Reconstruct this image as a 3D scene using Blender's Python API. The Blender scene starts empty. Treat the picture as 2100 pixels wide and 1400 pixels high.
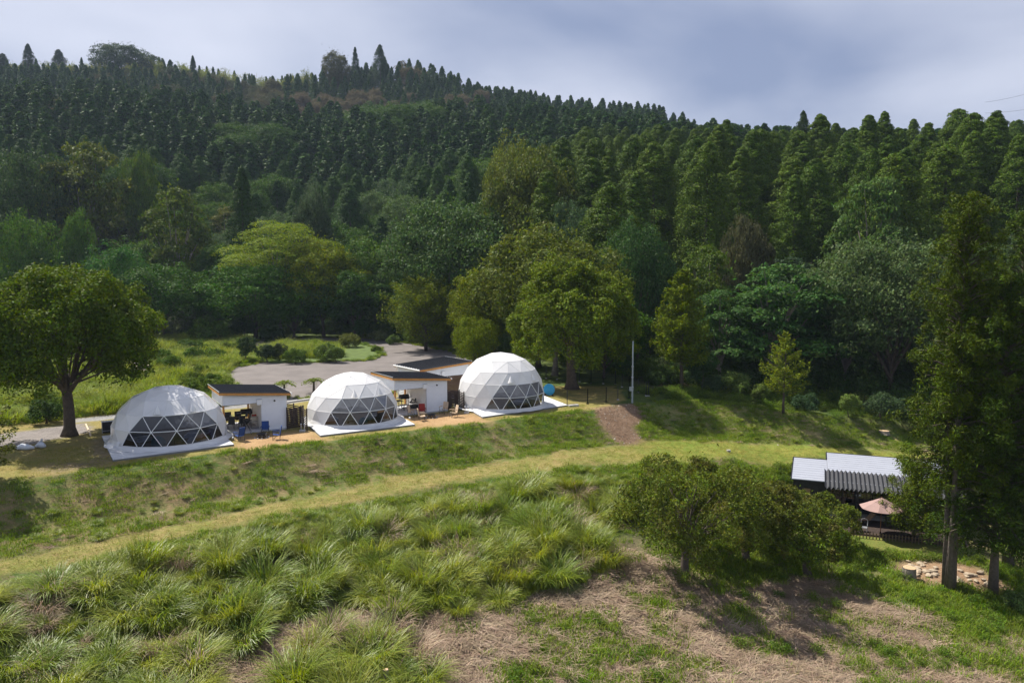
import bpy, bmesh, math, random
import numpy as np
from mathutils import Vector, Matrix
R = math.radians
S = bpy.context.scene
COL = S.collection
rng = np.random.default_rng(7)
random.seed(7)

# ------------------------------------------------------------------ camera, world, sun, exposure
CAMZ = 11.9
PITCH = R(5.36)
cam_data = bpy.data.cameras.new('camera')
cam_data.sensor_width = 36.0
cam_data.lens = 27.43
cam_data.clip_start = 0.5
cam_data.clip_end = 6000
cam = bpy.data.objects.new('camera', cam_data)
cam.location = (0, 0, CAMZ)
cam.rotation_euler = (R(90) - PITCH, 0, 0)
COL.objects.link(cam)
S.camera = cam

SUN_EL = R(54)
SUN_DIR = Vector((-0.80 * math.cos(SUN_EL), 0.60 * math.cos(SUN_EL), math.sin(SUN_EL)))  # towards the sun
sun_data = bpy.data.lights.new('sun', 'SUN')
sun_data.energy = 5.0
sun_data.angle = R(0.6)
sun_data.color = (1.0, 0.94, 0.84)
sun = bpy.data.objects.new('sun', sun_data)
sun.rotation_euler = SUN_DIR.to_track_quat('Z', 'Y').to_euler()
sun.location = (-60, 80, 120)
COL.objects.link(sun)

world = bpy.data.worlds.new('World')
S.world = world
world.use_nodes = True
wn, wl = world.node_tree.nodes, world.node_tree.links
wn.clear()
w_out = wn.new('ShaderNodeOutputWorld')
w_bg = wn.new('ShaderNodeBackground')
w_sky = wn.new('ShaderNodeTexSky')
w_sky.sky_type = 'NISHITA'
w_sky.sun_disc = False
w_sky.sun_elevation = SUN_EL
w_sky.sun_rotation = math.atan2(SUN_DIR.x, SUN_DIR.y)
w_sky.air_density = 1.0
w_sky.dust_density = 1.5
w_tc = wn.new('ShaderNodeTexCoord')
w_sep = wn.new('ShaderNodeSeparateXYZ')
wl.new(w_tc.outputs['Generated'], w_sep.inputs[0])
def wmath(op, a, b=None):
    n = wn.new('ShaderNodeMath'); n.operation = op
    for i, v in enumerate((a, b)):
        if v is None: continue
        if isinstance(v, (int, float)): n.inputs[i].default_value = v
        else: wl.new(v, n.inputs[i])
    return n.outputs[0]
w_h = wmath('ADD', wmath('ABSOLUTE', w_sep.outputs['Z']), 0.16)
w_cmb = wn.new('ShaderNodeCombineXYZ')
wl.new(wmath('DIVIDE', w_sep.outputs['X'], w_h), w_cmb.inputs[0])
wl.new(wmath('DIVIDE', w_sep.outputs['Y'], w_h), w_cmb.inputs[1])
def wnoise(scale, detail, off):
    m = wn.new('ShaderNodeMapping'); m.inputs['Location'].default_value = off
    wl.new(w_cmb.outputs[0], m.inputs['Vector'])
    n = wn.new('ShaderNodeTexNoise'); n.inputs['Scale'].default_value = scale; n.inputs['Detail'].default_value = detail
    n.inputs['Roughness'].default_value = 0.45; n.inputs['Distortion'].default_value = 0.25
    wl.new(m.outputs[0], n.inputs['Vector'])
    return n.outputs['Fac']
w_r1 = wn.new('ShaderNodeValToRGB')
wl.new(wnoise(0.62, 5, (3.1, 1.7, 0)), w_r1.inputs[0])
e = w_r1.color_ramp.elements
e[0].position = 0.38; e[0].color = (1.9, 2.3, 3.5, 1)
e[1].position = 0.64; e[1].color = (5.2, 5.4, 6.3, 1)
w_mix = wn.new('ShaderNodeMix'); w_mix.data_type = 'RGBA'; w_mix.inputs[0].default_value = 0.9
wl.new(w_sky.outputs[0], w_mix.inputs[6]); wl.new(w_r1.outputs[0], w_mix.inputs[7])
wl.new(w_mix.outputs[2], w_bg.inputs['Color'])
w_bg.inputs['Strength'].default_value = 0.086
wl.new(w_bg.outputs[0], w_out.inputs['Surface'])

S.view_settings.view_transform = 'Standard'
S.view_settings.look = 'None'
S.view_settings.exposure = 0.75
S.view_settings.gamma = 1.0
S.view_settings.use_curve_mapping = False
S.render.engine = 'CYCLES'
S.cycles.max_bounces = 6
S.cycles.diffuse_bounces = 3
S.cycles.glossy_bounces = 2
S.cycles.transmission_bounces = 4
S.cycles.transparent_max_bounces = 8
S.cycles.volume_bounces = 0
S.cycles.sample_clamp_indirect = 6.0
S.cycles.use_denoising = True
S.cycles.denoiser = 'OPENIMAGEDENOISE'
S.cycles.denoising_input_passes = 'RGB_ALBEDO_NORMAL'
S.cycles.denoising_prefilter = 'ACCURATE'

# ------------------------------------------------------------------ picking helpers: photo pixel (2100 wide) -> a ray from the viewpoint
CP, SP = math.cos(PITCH), math.sin(PITCH)
def ray(px, py):
    u = (px - 1050) / 1600.0; v = (700 - py) / 1600.0
    return np.array([u, CP + v * SP, -SP + v * CP])
def gp(px, py, z=0.0):
    d = ray(px, py); t = (z - CAMZ) / d[2]
    return np.array([d[0] * t, d[1] * t, z])
def pd(px, py, Y):
    d = ray(px, py); t = Y / d[1]
    return np.array([d[0] * t, Y, CAMZ + d[2] * t])
def proj(P):
    P = np.atleast_2d(P); x, y, z = P[:, 0], P[:, 1], P[:, 2] - CAMZ
    f = y * CP - z * SP; up = y * SP + z * CP
    return 1050 + 1600 * x / f, 700 - 1600 * up / f, f

# ------------------------------------------------------------------ materials
MATS = {}
def newmat(name):
    m = bpy.data.materials.new(name); m.use_nodes = True
    m.node_tree.nodes.clear()
    MATS[name] = m
    return m, m.node_tree.nodes, m.node_tree.links
def mat(name, color, rough=0.7, metal=0.0, var=0.12, nscale=3.0, bump=0.0, bscale=20.0, spec=0.4, emis=None):
    """painted / plain surface with procedural tone variation and fine relief"""
    if name in MATS: return MATS[name]
    m, n, l = newmat(name)
    out = n.new('ShaderNodeOutputMaterial'); b = n.new('ShaderNodeBsdfPrincipled')
    l.new(b.outputs[0], out.inputs[0])
    b.inputs['Roughness'].default_value = rough; b.inputs['Metallic'].default_value = metal
    b.inputs['Specular IOR Level'].default_value = spec
    tc = n.new('ShaderNodeTexCoord')
    nz = n.new('ShaderNodeTexNoise'); nz.inputs['Scale'].default_value = nscale; nz.inputs['Detail'].default_value = 6
    nz.inputs['Roughness'].default_value = 0.65
    l.new(tc.outputs['Object'], nz.inputs['Vector'])
    r = n.new('ShaderNodeValToRGB'); l.new(nz.outputs['Fac'], r.inputs[0])
    c = np.array(color[:3])
    r.color_ramp.elements[0].position = 0.3; r.color_ramp.elements[1].position = 0.7
    r.color_ramp.elements[0].color = (*(c * (1 - var)), 1); r.color_ramp.elements[1].color = (*np.minimum(c * (1 + var), 0.95), 1)
    l.new(r.outputs[0], b.inputs['Base Color'])
    if bump:
        n2 = n.new('ShaderNodeTexNoise'); n2.inputs['Scale'].default_value = bscale; n2.inputs['Detail'].default_value = 5
        l.new(tc.outputs['Object'], n2.inputs['Vector'])
        bp = n.new('ShaderNodeBump'); bp.inputs['Strength'].default_value = bump; bp.inputs['Distance'].default_value = 0.02
        l.new(n2.outputs['Fac'], bp.inputs['Height']); l.new(bp.outputs[0], b.inputs['Normal'])
    return m

def leafmat(name, color=None, color2=None, trans=0.3, var=0.42, rough=0.6, clump=0.35, islands=True, spec=0.10, tinge=None):
    """foliage: per-leaf and per-clump variation, some light passing through. color None = the object's own colour"""
    m, n, l = newmat(name)
    out = n.new('ShaderNodeOutputMaterial')
    oi = n.new('ShaderNodeObjectInfo')
    geo = n.new('ShaderNodeNewGeometry')
    if color is None:
        base = oi.outputs['Color']
    else:
        mx = n.new('ShaderNodeMix'); mx.data_type = 'RGBA'
        mx.inputs[6].default_value = (*color, 1); mx.inputs[7].default_value = (*(color2 or color), 1)
        l.new(oi.outputs['Random'], mx.inputs[0]); base = mx.outputs[2]
    tc = n.new('ShaderNodeTexCoord')
    if tinge is not None:
        tn = n.new('ShaderNodeTexNoise'); tn.inputs['Scale'].default_value = .75; tn.inputs['Detail'].default_value = 4; l.new(tc.outputs['Object'], tn.inputs['Vector'])
        tr_ = n.new('ShaderNodeMapRange'); tr_.inputs['From Min'].default_value = .50; tr_.inputs['From Max'].default_value = .64; l.new(tn.outputs['Fac'], tr_.inputs[0])
        tx = n.new('ShaderNodeMix'); tx.data_type = 'RGBA'; l.new(tr_.outputs[0], tx.inputs[0]); l.new(base, tx.inputs[6]); tx.inputs[7].default_value = (*tinge, 1); base = tx.outputs[2]
    nz = n.new('ShaderNodeTexNoise'); nz.inputs['Scale'].default_value = clump; nz.inputs['Detail'].default_value = 3
    l.new(tc.outputs['Object'], nz.inputs['Vector'])
    def mth(op, a, b=None, c=None):
        q = n.new('ShaderNodeMath'); q.operation = op
        for i, v in enumerate((a, b, c)):
            if v is None: continue
            if isinstance(v, (int, float)): q.inputs[i].default_value = v
            else: l.new(v, q.inputs[i])
        return q.outputs[0]
    rnd = geo.outputs['Random Per Island']
    val = mth('MULTIPLY_ADD', rnd, var * 2, 1 - var)
    val = mth('MULTIPLY', val, mth('MULTIPLY_ADD', nz.outputs['Fac'], 1.0, 0.5))
    hsv = n.new('ShaderNodeHueSaturation')
    l.new(base, hsv.inputs['Color'])
    l.new(val, hsv.inputs['Value'])
    l.new(mth('MULTIPLY_ADD', mth('FRACT', mth('MULTIPLY', rnd, 7.31)), 0.05, 0.475), hsv.inputs['Hue'])
    l.new(mth('MULTIPLY_ADD', mth('FRACT', mth('MULTIPLY', rnd, 3.77)), 0.25, 0.98), hsv.inputs['Saturation'])
    b = n.new('ShaderNodeBsdfPrincipled')
    b.inputs['Roughness'].default_value = rough; b.inputs['Specular IOR Level'].default_value = spec
    l.new(hsv.outputs[0], b.inputs['Base Color'])
    t = n.new('ShaderNodeBsdfTranslucent')
    h2 = n.new('ShaderNodeHueSaturation'); h2.inputs['Value'].default_value = 1.25; h2.inputs['Saturation'].default_value = 1.1; h2.inputs['Hue'].default_value = 0.485
    l.new(hsv.outputs[0], h2.inputs['Color']); l.new(h2.outputs[0], t.inputs['Color'])
    ms = n.new('ShaderNodeMixShader'); ms.inputs[0].default_value = trans
    l.new(b.outputs[0], ms.inputs[1]); l.new(t.outputs[0], ms.inputs[2]); l.new(ms.outputs[0], out.inputs[0])
    return m

# ------------------------------------------------------------------ mesh helpers
def np_mesh(name, V, F, mats=(), smooth=False, fmat=None):
    """V (n,3); F an (m,k) array or a list of such arrays"""
    me = bpy.data.meshes.new(name)
    Fs = F if isinstance(F, list) else [F]
    Fs = [np.asarray(f, dtype=np.int32) for f in Fs if len(f)]
    nl = sum(f.size for f in Fs); npoly = sum(len(f) for f in Fs)
    V = np.asarray(V, dtype=np.float32)
    me.vertices.add(len(V)); me.vertices.foreach_set('co', V.ravel())
    me.loops.add(nl); me.loops.foreach_set('vertex_index', np.concatenate([f.ravel() for f in Fs]))
    me.polygons.add(npoly)
    tot = np.concatenate([np.full(len(f), f.shape[1], dtype=np.int32) for f in Fs])
    st = np.concatenate([[0], np.cumsum(tot)[:-1]]).astype(np.int32)
    me.polygons.foreach_set('loop_start', st)
    if fmat is not None: me.polygons.foreach_set('material_index', np.asarray(fmat, dtype=np.int32))
    me.polygons.foreach_set('use_smooth', np.full(npoly, bool(smooth)))
    me.update(calc_edges=True)
    for m in mats: me.materials.append(m)
    return me

class MB:
    """collects simple solids into one mesh"""
    def __init__(s): s.V = []; s.F = []; s.M = []; s.mats = []
    def _m(s, m):
        if m not in s.mats: s.mats.append(m)
        return s.mats.index(m)
    def add(s, verts, faces, m):
        o = len(s.V); s.V += [tuple(v) for v in verts]; k = s._m(m)
        for f in faces: s.F.append([i + o for i in f]); s.M.append(k)
    def box(s, c, size, m, rz=0.0, rx=0.0, ry=0.0):
        hx, hy, hz = [q / 2 for q in size]
        M = Matrix.Rotation(rz, 3, 'Z') @ Matrix.Rotation(ry, 3, 'Y') @ Matrix.Rotation(rx, 3, 'X'); c = Vector(c)
        vs = [c + M @ Vector((x * hx, y * hy, z * hz)) for x in (-1, 1) for y in (-1, 1) for z in (-1, 1)]
        s.add(vs, [(0, 1, 3, 2), (4, 6, 7, 5), (0, 4, 5, 1), (2, 3, 7, 6), (0, 2, 6, 4), (1, 5, 7, 3)], m)
        return s
    def span(s, a, b, m):   # axis-aligned box from corner a to corner b
        c = [(p + q) / 2 for p, q in zip(a, b)]; return s.box(c, [abs(q - p) for p, q in zip(a, b)], m)
    def tube(s, pts, rad, m, n=8, caps=True):
        pts = [Vector(p) for p in pts]; rads = rad if hasattr(rad, '__len__') else [rad] * len(pts)
        rings = []
        up = None
        for i, p in enumerate(pts):
            d = (pts[min(i + 1, len(pts) - 1)] - pts[max(i - 1, 0)])
            if d.length < 1e-9: d = Vector((0, 0, 1))
            d.normalize()
            if up is None:
                up = Vector((1, 0, 0)) if abs(d.x) < 0.9 else Vector((0, 1, 0))
            a = (up - d * up.dot(d))
            if a.length < 1e-4: a = d.orthogonal()
            a.normalize(); up = a; b = d.cross(a)
            rings.append([p + (a * math.cos(t) + b * math.sin(t)) * rads[i] for t in [2 * math.pi * k / n for k in range(n)]])
        V = [v for r in rings for v in r]; F = []
        for i in range(len(rings) - 1):
            for k in range(n):
                k2 = (k + 1) % n
                F.append((i * n + k, i * n + k2, (i + 1) * n + k2, (i + 1) * n + k))
        if caps: F.append(tuple(range(n))[::-1]); F.append(tuple((len(rings) - 1) * n + k for k in range(n)))
        s.add(V, F, m); return s
    def cyl(s, c, r, h, m, n=16, r2=None):   # upright, base centre c
        c = Vector(c); return s.tube([c, c + Vector((0, 0, h))], [r, r if r2 is None else r2], m, n)
    def lathe(s, prof, m, n=24, c=(0, 0, 0)):
        V = []; F = []
        for r, z in prof:
            for k in range(n):
                t = 2 * math.pi * k / n; V.append((c[0] + r * math.cos(t), c[1] + r * math.sin(t), c[2] + z))
        for i in range(len(prof) - 1):
            for k in range(n):
                k2 = (k + 1) % n; F.append((i * n + k, i * n + k2, (i + 1) * n + k2, (i + 1) * n + k))
        s.add(V, F, m); return s
    def prism(s, poly, z0, z1, m):
        n = len(poly); V = [(x, y, z0) for x, y in poly] + [(x, y, z1) for x, y in poly]
        F = [tuple(range(n))[::-1], tuple(range(n, 2 * n))] + [(i, (i + 1) % n, n + (i + 1) % n, n + i) for i in range(n)]
        s.add(V, F, m); return s
    def mesh(s, name, smooth=False):
        me = bpy.data.meshes.new(name); me.from_pydata(s.V, [], s.F)
        for m in s.mats: me.materials.append(m)
        me.polygons.foreach_set('material_index', s.M)
        bm = bmesh.new(); bm.from_mesh(me); bmesh.ops.recalc_face_normals(bm, faces=bm.faces); bm.to_mesh(me); bm.free()
        if smooth: me.polygons.foreach_set('use_smooth', [True] * len(s.F))
        me.update(); return me
    def build(s, name, parent=None, smooth=False, loc=None, rz=0, **kw):
        return mk(name, s.mesh(name, smooth), parent, loc, rz, **kw)

def mk(name, data, parent=None, loc=None, rz=0.0, label=None, category=None, group=None, kind=None, color=None, scale=None):
    o = bpy.data.objects.new(name, data)
    COL.objects.link(o)
    if parent is not None: o.parent = parent
    if loc is not None: o.location = loc
    if rz: o.rotation_euler = (0, 0, rz)
    if scale is not None: o.scale = scale if hasattr(scale, '__len__') else (scale,) * 3
    tag(o, label, category, group, kind)
    if color is not None: o.color = (*color[:3], 1)
    return o
def tag(o, label=None, category=None, group=None, kind=None):
    if label: o['label'] = label
    if category: o['category'] = category
    if group: o['group'] = group
    if kind: o['kind'] = kind
    return o
def thing(name, label, category, loc=(0, 0, 0), rz=0.0, group=None, scale=None):
    o = mk(name, None, None, tuple(loc), rz, label, category, group, scale=scale)
    o.empty_display_size = 0.3
    return o
def copy_tree(o, parent=None):
    c = o.copy(); COL.objects.link(c); c.parent = parent
    for ch in [x for x in o.children]:
        copy_tree(ch, c)
    return c

def scatter(name, meshes, P, rot, scl, idx, label, category=None, kind='stuff', group=None):
    """one object that draws mesh variants at many points through geometry nodes"""
    N = len(P)
    me = bpy.data.meshes.new(name); me.vertices.add(N); me.vertices.foreach_set('co', np.asarray(P, dtype=np.float32).ravel())
    a = me.attributes.new('rot', 'FLOAT_VECTOR', 'POINT'); a.data.foreach_set('vector', np.asarray(rot, dtype=np.float32).ravel())
    a = me.attributes.new('scl', 'FLOAT_VECTOR', 'POINT'); a.data.foreach_set('vector', np.asarray(scl, dtype=np.float32).ravel())
    a = me.attributes.new('idx', 'INT', 'POINT'); a.data.foreach_set('value', np.asarray(idx, dtype=np.int32))
    o = mk(name, me, label=label, kind=kind, group=group, category=category)
    c = bpy.data.collections.new(name + '_sources')
    for i, m in enumerate(meshes):
        so = bpy.data.objects.new('%s_source_%02d' % (name, i), m); c.objects.link(so)
    ng = bpy.data.node_groups.new(name + '_scatter', 'GeometryNodeTree')
    ng.interface.new_socket('Geometry', in_out='INPUT', socket_type='NodeSocketGeometry')
    ng.interface.new_socket('Geometry', in_out='OUTPUT', socket_type='NodeSocketGeometry')
    n, l = ng.nodes, ng.links
    gi = n.new('NodeGroupInput'); go = n.new('NodeGroupOutput')
    ci = n.new('GeometryNodeCollectionInfo'); ci.inputs['Collection'].default_value = c
    ci.inputs['Separate Children'].default_value = True; ci.inputs['Reset Children'].default_value = True
    ip = n.new('GeometryNodeInstanceOnPoints'); ip.inputs['Pick Instance'].default_value = True
    def attr(nm, t):
        q = n.new('GeometryNodeInputNamedAttribute'); q.data_type = t; q.inputs['Name'].default_value = nm
        return q.outputs['Attribute']
    l.new(gi.outputs[0], ip.inputs['Points']); l.new(ci.outputs[0], ip.inputs['Instance'])
    l.new(attr('idx', 'INT'), ip.inputs['Instance Index']); l.new(attr('rot', 'FLOAT_VECTOR'), ip.inputs['Rotation'])
    l.new(attr('scl', 'FLOAT_VECTOR'), ip.inputs['Scale']); l.new(ip.outputs[0], go.inputs[0])
    md = o.modifiers.new('scatter', 'NODES'); md.node_group = ng
    return o
# ------------------------------------------------------------------ value noise in numpy
_perm = np.random.default_rng(11).random((256, 256))
def vnoise(x, y, s=1.0, seed=0):
    x = np.asarray(x, float) / s + 37.1 * seed + 1000; y = np.asarray(y, float) / s + 91.7 * seed + 1000
    xi = np.floor(x).astype(int); yi = np.floor(y).astype(int); fx = x - xi; fy = y - yi
    fx = fx * fx * (3 - 2 * fx); fy = fy * fy * (3 - 2 * fy)
    g = lambda a, b: _perm[a % 256, b % 256]
    return (g(xi, yi) * (1 - fx) + g(xi + 1, yi) * fx) * (1 - fy) + (g(xi, yi + 1) * (1 - fx) + g(xi + 1, yi + 1) * fx) * fy
def fbm(x, y, s=1.0, o=4, seed=0):
    v = 0; a = 0.5; t = 0
    for i in range(o):
        v = v + a * vnoise(x, y, s / 2 ** i, seed + i); t += a; a *= 0.55
    return v / t
def sstep(a, b, x):
    t = np.clip((np.asarray(x, float) - a) / (b - a), 0, 1); return t * t * (3 - 2 * t)
def in_poly(x, y, poly):
    x = np.asarray(x, float); y = np.asarray(y, float); c = np.zeros(x.shape, bool); n = len(poly)
    for i in range(n):
        x1, y1 = poly[i][:2]; x2, y2 = poly[(i + 1) % n][:2]
        if y1 == y2: continue
        k = ((y1 > y) != (y2 > y)) & (x < (x2 - x1) * (y - y1) / (y2 - y1) + x1); c ^= k
    return c
def seg_dist(x, y, line, closed=False):
    x = np.asarray(x, float); y = np.asarray(y, float); best = np.full(x.shape, 1e9); n = len(line)
    for i in range(n if closed else n - 1):
        ax, ay = line[i][:2]; bx, by = line[(i + 1) % n][:2]; dx, dy = bx - ax, by - ay; L = dx * dx + dy * dy + 1e-12
        t = np.clip(((x - ax) * dx + (y - ay) * dy) / L, 0, 1)
        best = np.minimum(best, np.hypot(x - ax - t * dx, y - ay - t * dy))
    return best

class RBF:
    def __init__(s, P):
        P = np.array(P, float); s.X = P[:, :2]; n = len(P)
        d = np.hypot(s.X[:, None, 0] - s.X[None, :, 0], s.X[:, None, 1] - s.X[None, :, 1])
        A = np.zeros((n + 3, n + 3)); A[:n, :n] = d + 0.0 * np.eye(n); A[:n, n] = 1; A[:n, n + 1:] = s.X / 100; A[n:, :n] = A[:n, n:].T
        b = np.zeros(n + 3); b[:n] = P[:, 2]; s.w = np.linalg.solve(A, b)
    def __call__(s, x, y):
        x = np.asarray(x, float); y = np.asarray(y, float)
        out = s.w[-3] + s.w[-2] * x / 100 + s.w[-1] * y / 100
        for (px, py), w in zip(s.X, s.w): out = out + w * np.hypot(x - px, y - py)
        return out

# lower ground: path, meadow, cafe yard   (pixel, pixel, height)
LOW = [(0, 1150, -2.3), (300, 1090, -2.2), (600, 1022, -2.1), (900, 962, -2.0), (1240, 910, -2.0), (1400, 908, -2.75), (1600, 914, -3.9), (1800, 925, -4.5), (1900, 935, -4.8),
       (0, 1185, -2.35), (300, 1118, -2.25), (600, 1052, -2.15), (900, 990, -2.1), (1150, 955, -2.1), (1300, 950, -2.35), (1500, 940, -3.5), (1650, 934, -4.2), (1720, 932, -4.4), (2050, 965, -5.0), (2300, 1000, -5.4),
       (-300, 1230, -2.5), (-700, 1300, -3), (300, 1180, -3.0), (600, 1110, -3.0), (900, 1050, -3.0), (1150, 1020, -3.1),
       (0, 1390, -4.0), (300, 1300, -4.0), (500, 1400, -4.6), (600, 1200, -3.8), (900, 1150, -3.9), (900, 1400, -5.2), (1150, 1100, -3.9), (1250, 1150, -4.6), (1400, 1185, -5.5),
       (1400, 1400, -6.2), (1700, 1400, -7.0), (2080, 1400, -7.4), (1900, 1215, -7.0), (1700, 1125, -6.6), (2060, 1230, -7.1), (1620, 1075, -6.1), (1560, 975, -4.9), (1480, 1010, -4.6), (1580, 1150, -6.2),
       (1800, 1100, -6.5), (1960, 1100, -6.6), (1400, 1000, -3.6), (1750, 1180, -6.8), (1750, 1085, -6.5)]
lowp = [(*gp(a, b, z)[:2], z) for a, b, z in LOW]
CA = np.array([21.2, 57.5]); CUX = np.array([0.933, -0.36]); CUY = np.array([0.36, 0.933])   # cafe frame
for lx, ly in ((-1, -3), (4, -4), (11, -4), (0, 0), (5, 0), (11, 0), (0, 5), (5, 6.4), (11, 5)):
    q = CA + CUX * lx + CUY * ly; lowp.append((q[0], q[1], -6.5))
for lx, ly, z in ((-2.6, 1, -6.1), (14, 3, -6.4)):
    q = CA + CUX * lx + CUY * ly; lowp.append((q[0], q[1], z))
for X, Y, Z in ((-60, 10, -5), (0, 10, -8), (60, 10, -9), (60, 45, -7.6), (-60, 35, -4), (60, 75, -5.5), (90, 60, -7), (0, 22, -6.6), (-20, 22, -5.4), (25, 22, -8)):
    lowp.append((X, Y, Z))
LOWF = RBF(lowp)

# terrace edge (seen from above: the lip where the bank starts), pixel at given height
EDGE = [(-900, 1200, -0.3), (-300, 1045, 0), (0, 990, 0), (150, 970, 0), (300, 957, 0), (480, 929, 0), (660, 910, 0), (850, 886, 0), (990, 869, 0), (1150, 848, 0), (1215, 843, 0), (1262, 832, -.05), (1330, 826, -0.4), (1450, 822, -0.8),
        (1560, 836, -1.3), (1700, 855, -2.2), (1850, 873, -3.3), (1960, 900, -4.3), (2300, 930, -5.0)]
edge = [tuple(gp(a, b, z)) for a, b, z in EDGE]
edge = [(-400, 20, 0)] + edge + [(400, 75, -4.5)]

# upper ground: terrace (flat), forest floor, hills. hill points: canopy-top pixel, distance, tree height
UP = []
for a, b, z in ((1300, 800, -0.2), (1400, 790, -0.6), (1500, 800, -1.0), (1600, 815, -1.6), (1700, 838, -2.3), (1850, 855, -3.2), (1950, 870, -3.8), (2100, 890, -4.3), (1500, 780, -0.8), (1700, 800, -1.5), (1900, 830, -2.6), (1350, 770, -0.2)):
    UP.append((*gp(a, b, z)[:2], z))
for px in range(-300, 2500, 200):
    pass
HILL = [  # px, canopy y, distance, tree height
    (0, 640, 128, 14), (-250, 640, 120, 14), (200, 480, 158, 18), (400, 480, 160, 18), (600, 470, 160, 17), (800, 480, 150, 17), (950, 520, 118, 17), (-300, 450, 160, 18), (0, 460, 155, 18),
    (0, 250, 215, 16), (-300, 220, 215, 16), (200, 300, 205, 16), (400, 330, 210, 16), (600, 340, 215, 16), (800, 330, 212, 17), (950, 370, 170, 18),
    (-300, 160, 280, 15), (0, 178, 280, 15), (200, 170, 285, 15), (400, 190, 285, 15), (540, 225, 285, 15), (700, 232, 280, 16), (820, 210, 290, 16), (950, 200, 300, 16), (1050, 205, 290, 17), (1150, 215, 270, 18),
    (-300, 170, 330, 12), (100, 182, 340, 12), (300, 190, 350, 12), (470, 215, 350, 14), (600, 225, 350, 14),
    (-300, 130, 430, 15), (0, 140, 430, 14), (150, 135, 430, 13), (330, 118, 425, 14), (450, 138, 430, 14), (570, 160, 430, 13), (640, 145, 430, 13), (740, 122, 430, 17), (820, 104, 430, 15),
    (900, 130, 425, 15), (980, 158, 420, 16), (1080, 175, 415, 16), (1200, 195, 410, 16), (1320, 196, 400, 16), (1400, 218, 390, 16), (1440, 250, 380, 16), (1600, 330, 380, 16), (2100, 360, 380, 16),
    (700, 215, 370, 14), (900, 200, 370, 14), (1150, 230, 350, 15),
    (1120, 280, 165, 22), (1250, 300, 128, 23), (1250, 235, 165, 22), (1400, 232, 160, 23), (1550, 240, 165, 22), (1700, 248, 170, 22), (1800, 232, 160, 23), (1950, 208, 150, 24), (2100, 200, 145, 24), (2400, 180, 145, 24),
    (1400, 275, 122, 24), (1550, 300, 118, 24), (1700, 330, 118, 24), (1850, 300, 115, 24), (2050, 280, 110, 25), (2400, 260, 110, 25),
    (1500, 245, 210, 20), (1800, 250, 210, 20), (2100, 230, 200, 20), (1250, 235, 220, 18)]
for a, b, Y, h in HILL:
    q = pd(a, b, Y); UP.append((q[0], q[1], q[2] - h))
for a, b, Y, h in ((1100, 500, 90, 15), (1300, 560, 92, 13), (1500, 560, 92, 13), (1700, 560, 92, 13), (1900, 560, 90, 14), (2100, 500, 90, 16)):
    q = pd(a, b, Y); UP.append((q[0], q[1], min(q[2] - h, 1.5)))
for X in (-600, -300, 0, 300, 600):
    UP.append((X, 560, 60)); UP.append((X, 900, 40))
for X, Y in ((-180, 100), (-110, 60), (-110, 110), (-60, 50), (-60, 100), (-20, 55), (-20, 80), (-20, 110), (-40, 130), (0, 70), (0, 90), (-5, 105), (10, 75), (-80, 120)):
    UP.append((X, Y, 0))
UPF = RBF(UP)
flat = [gp(a, b, 0)[:2] for a, b in ((-300, 1045), (150, 968), (480, 925), (850, 882), (1150, 845), (1235, 838), (1285, 815), (1240, 775), (1140, 750), (990, 726), (920, 700), (820, 690), (700, 685), (500, 685), (330, 695), (100, 720), (-200, 760), (-500, 850))]

def edge_s(x, y):
    """signed distance to the terrace lip, positive on the low side, and the lip's height there"""
    x = np.asarray(x, float); y = np.asarray(y, float)
    best = np.full(x.shape, 1e9); sg = np.zeros(x.shape); zz = np.zeros(x.shape)
    for i in range(len(edge) - 1):
        ax, ay, az = edge[i]; bx, by, bz = edge[i + 1]; dx, dy = bx - ax, by - ay; L = dx * dx + dy * dy
        t = np.clip(((x - ax) * dx + (y - ay) * dy) / L, 0, 1); d = np.hypot(x - ax - t * dx, y - ay - t * dy)
        cr = dx * (y - ay) - dy * (x - ax)
        m = d < best - 1e-9
        best = np.where(m, d, best); sg = np.where(m, np.where(cr < 0, 1.0, -1.0), sg); zz = np.where(m, az + (bz - az) * t, zz)
    return best * sg, zz
def H(x, y):
    x = np.asarray(x, float); y = np.asarray(y, float)
    s, ze = edge_s(x, y)
    low = LOWF(x, y)
    bank = ze - np.maximum(s, 0) * 0.56 - 0.06 * np.minimum(np.maximum(s, 0), 1)
    k = 0.25
    lo = np.maximum(low, bank); d = np.abs(low - bank); lo = lo + np.where(d < k, (k - d) ** 2 / (4 * k), 0)   # soft toe
    up = UPF(x, y)
    fd = np.where(in_poly(x, y, flat), 0.0, seg_dist(x, y, flat, True))
    up = up * sstep(0, 9, fd)
    up = ze * (1 - sstep(0, 3.0, -s)) + up * sstep(0, 3.0, -s)
    z = np.where(s > 0, lo, up)
    rough = (fbm(x, y, 6, 4, 3) - 0.5) * 0.5 * sstep(0.3, 3, s) * sstep(4.5, 8, s) + (fbm(x, y, 2.2, 3, 9) - 0.5) * 0.22 * sstep(0.2, 1.2, s)
    rough = rough + (fbm(x, y, 14, 3, 5) - 0.5) * 2.5 * sstep(5, 40, fd) * (s < 0)
    near = sstep(1, 3, np.hypot((x - 27), (y - 59)) - 9)
    return z + rough * near
def H1(x, y): return float(H(np.array([x]), np.array([y]))[0])
_T = np.concatenate([np.arange(18, 130, 0.25), np.arange(130, 700, 1.5)])
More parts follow.
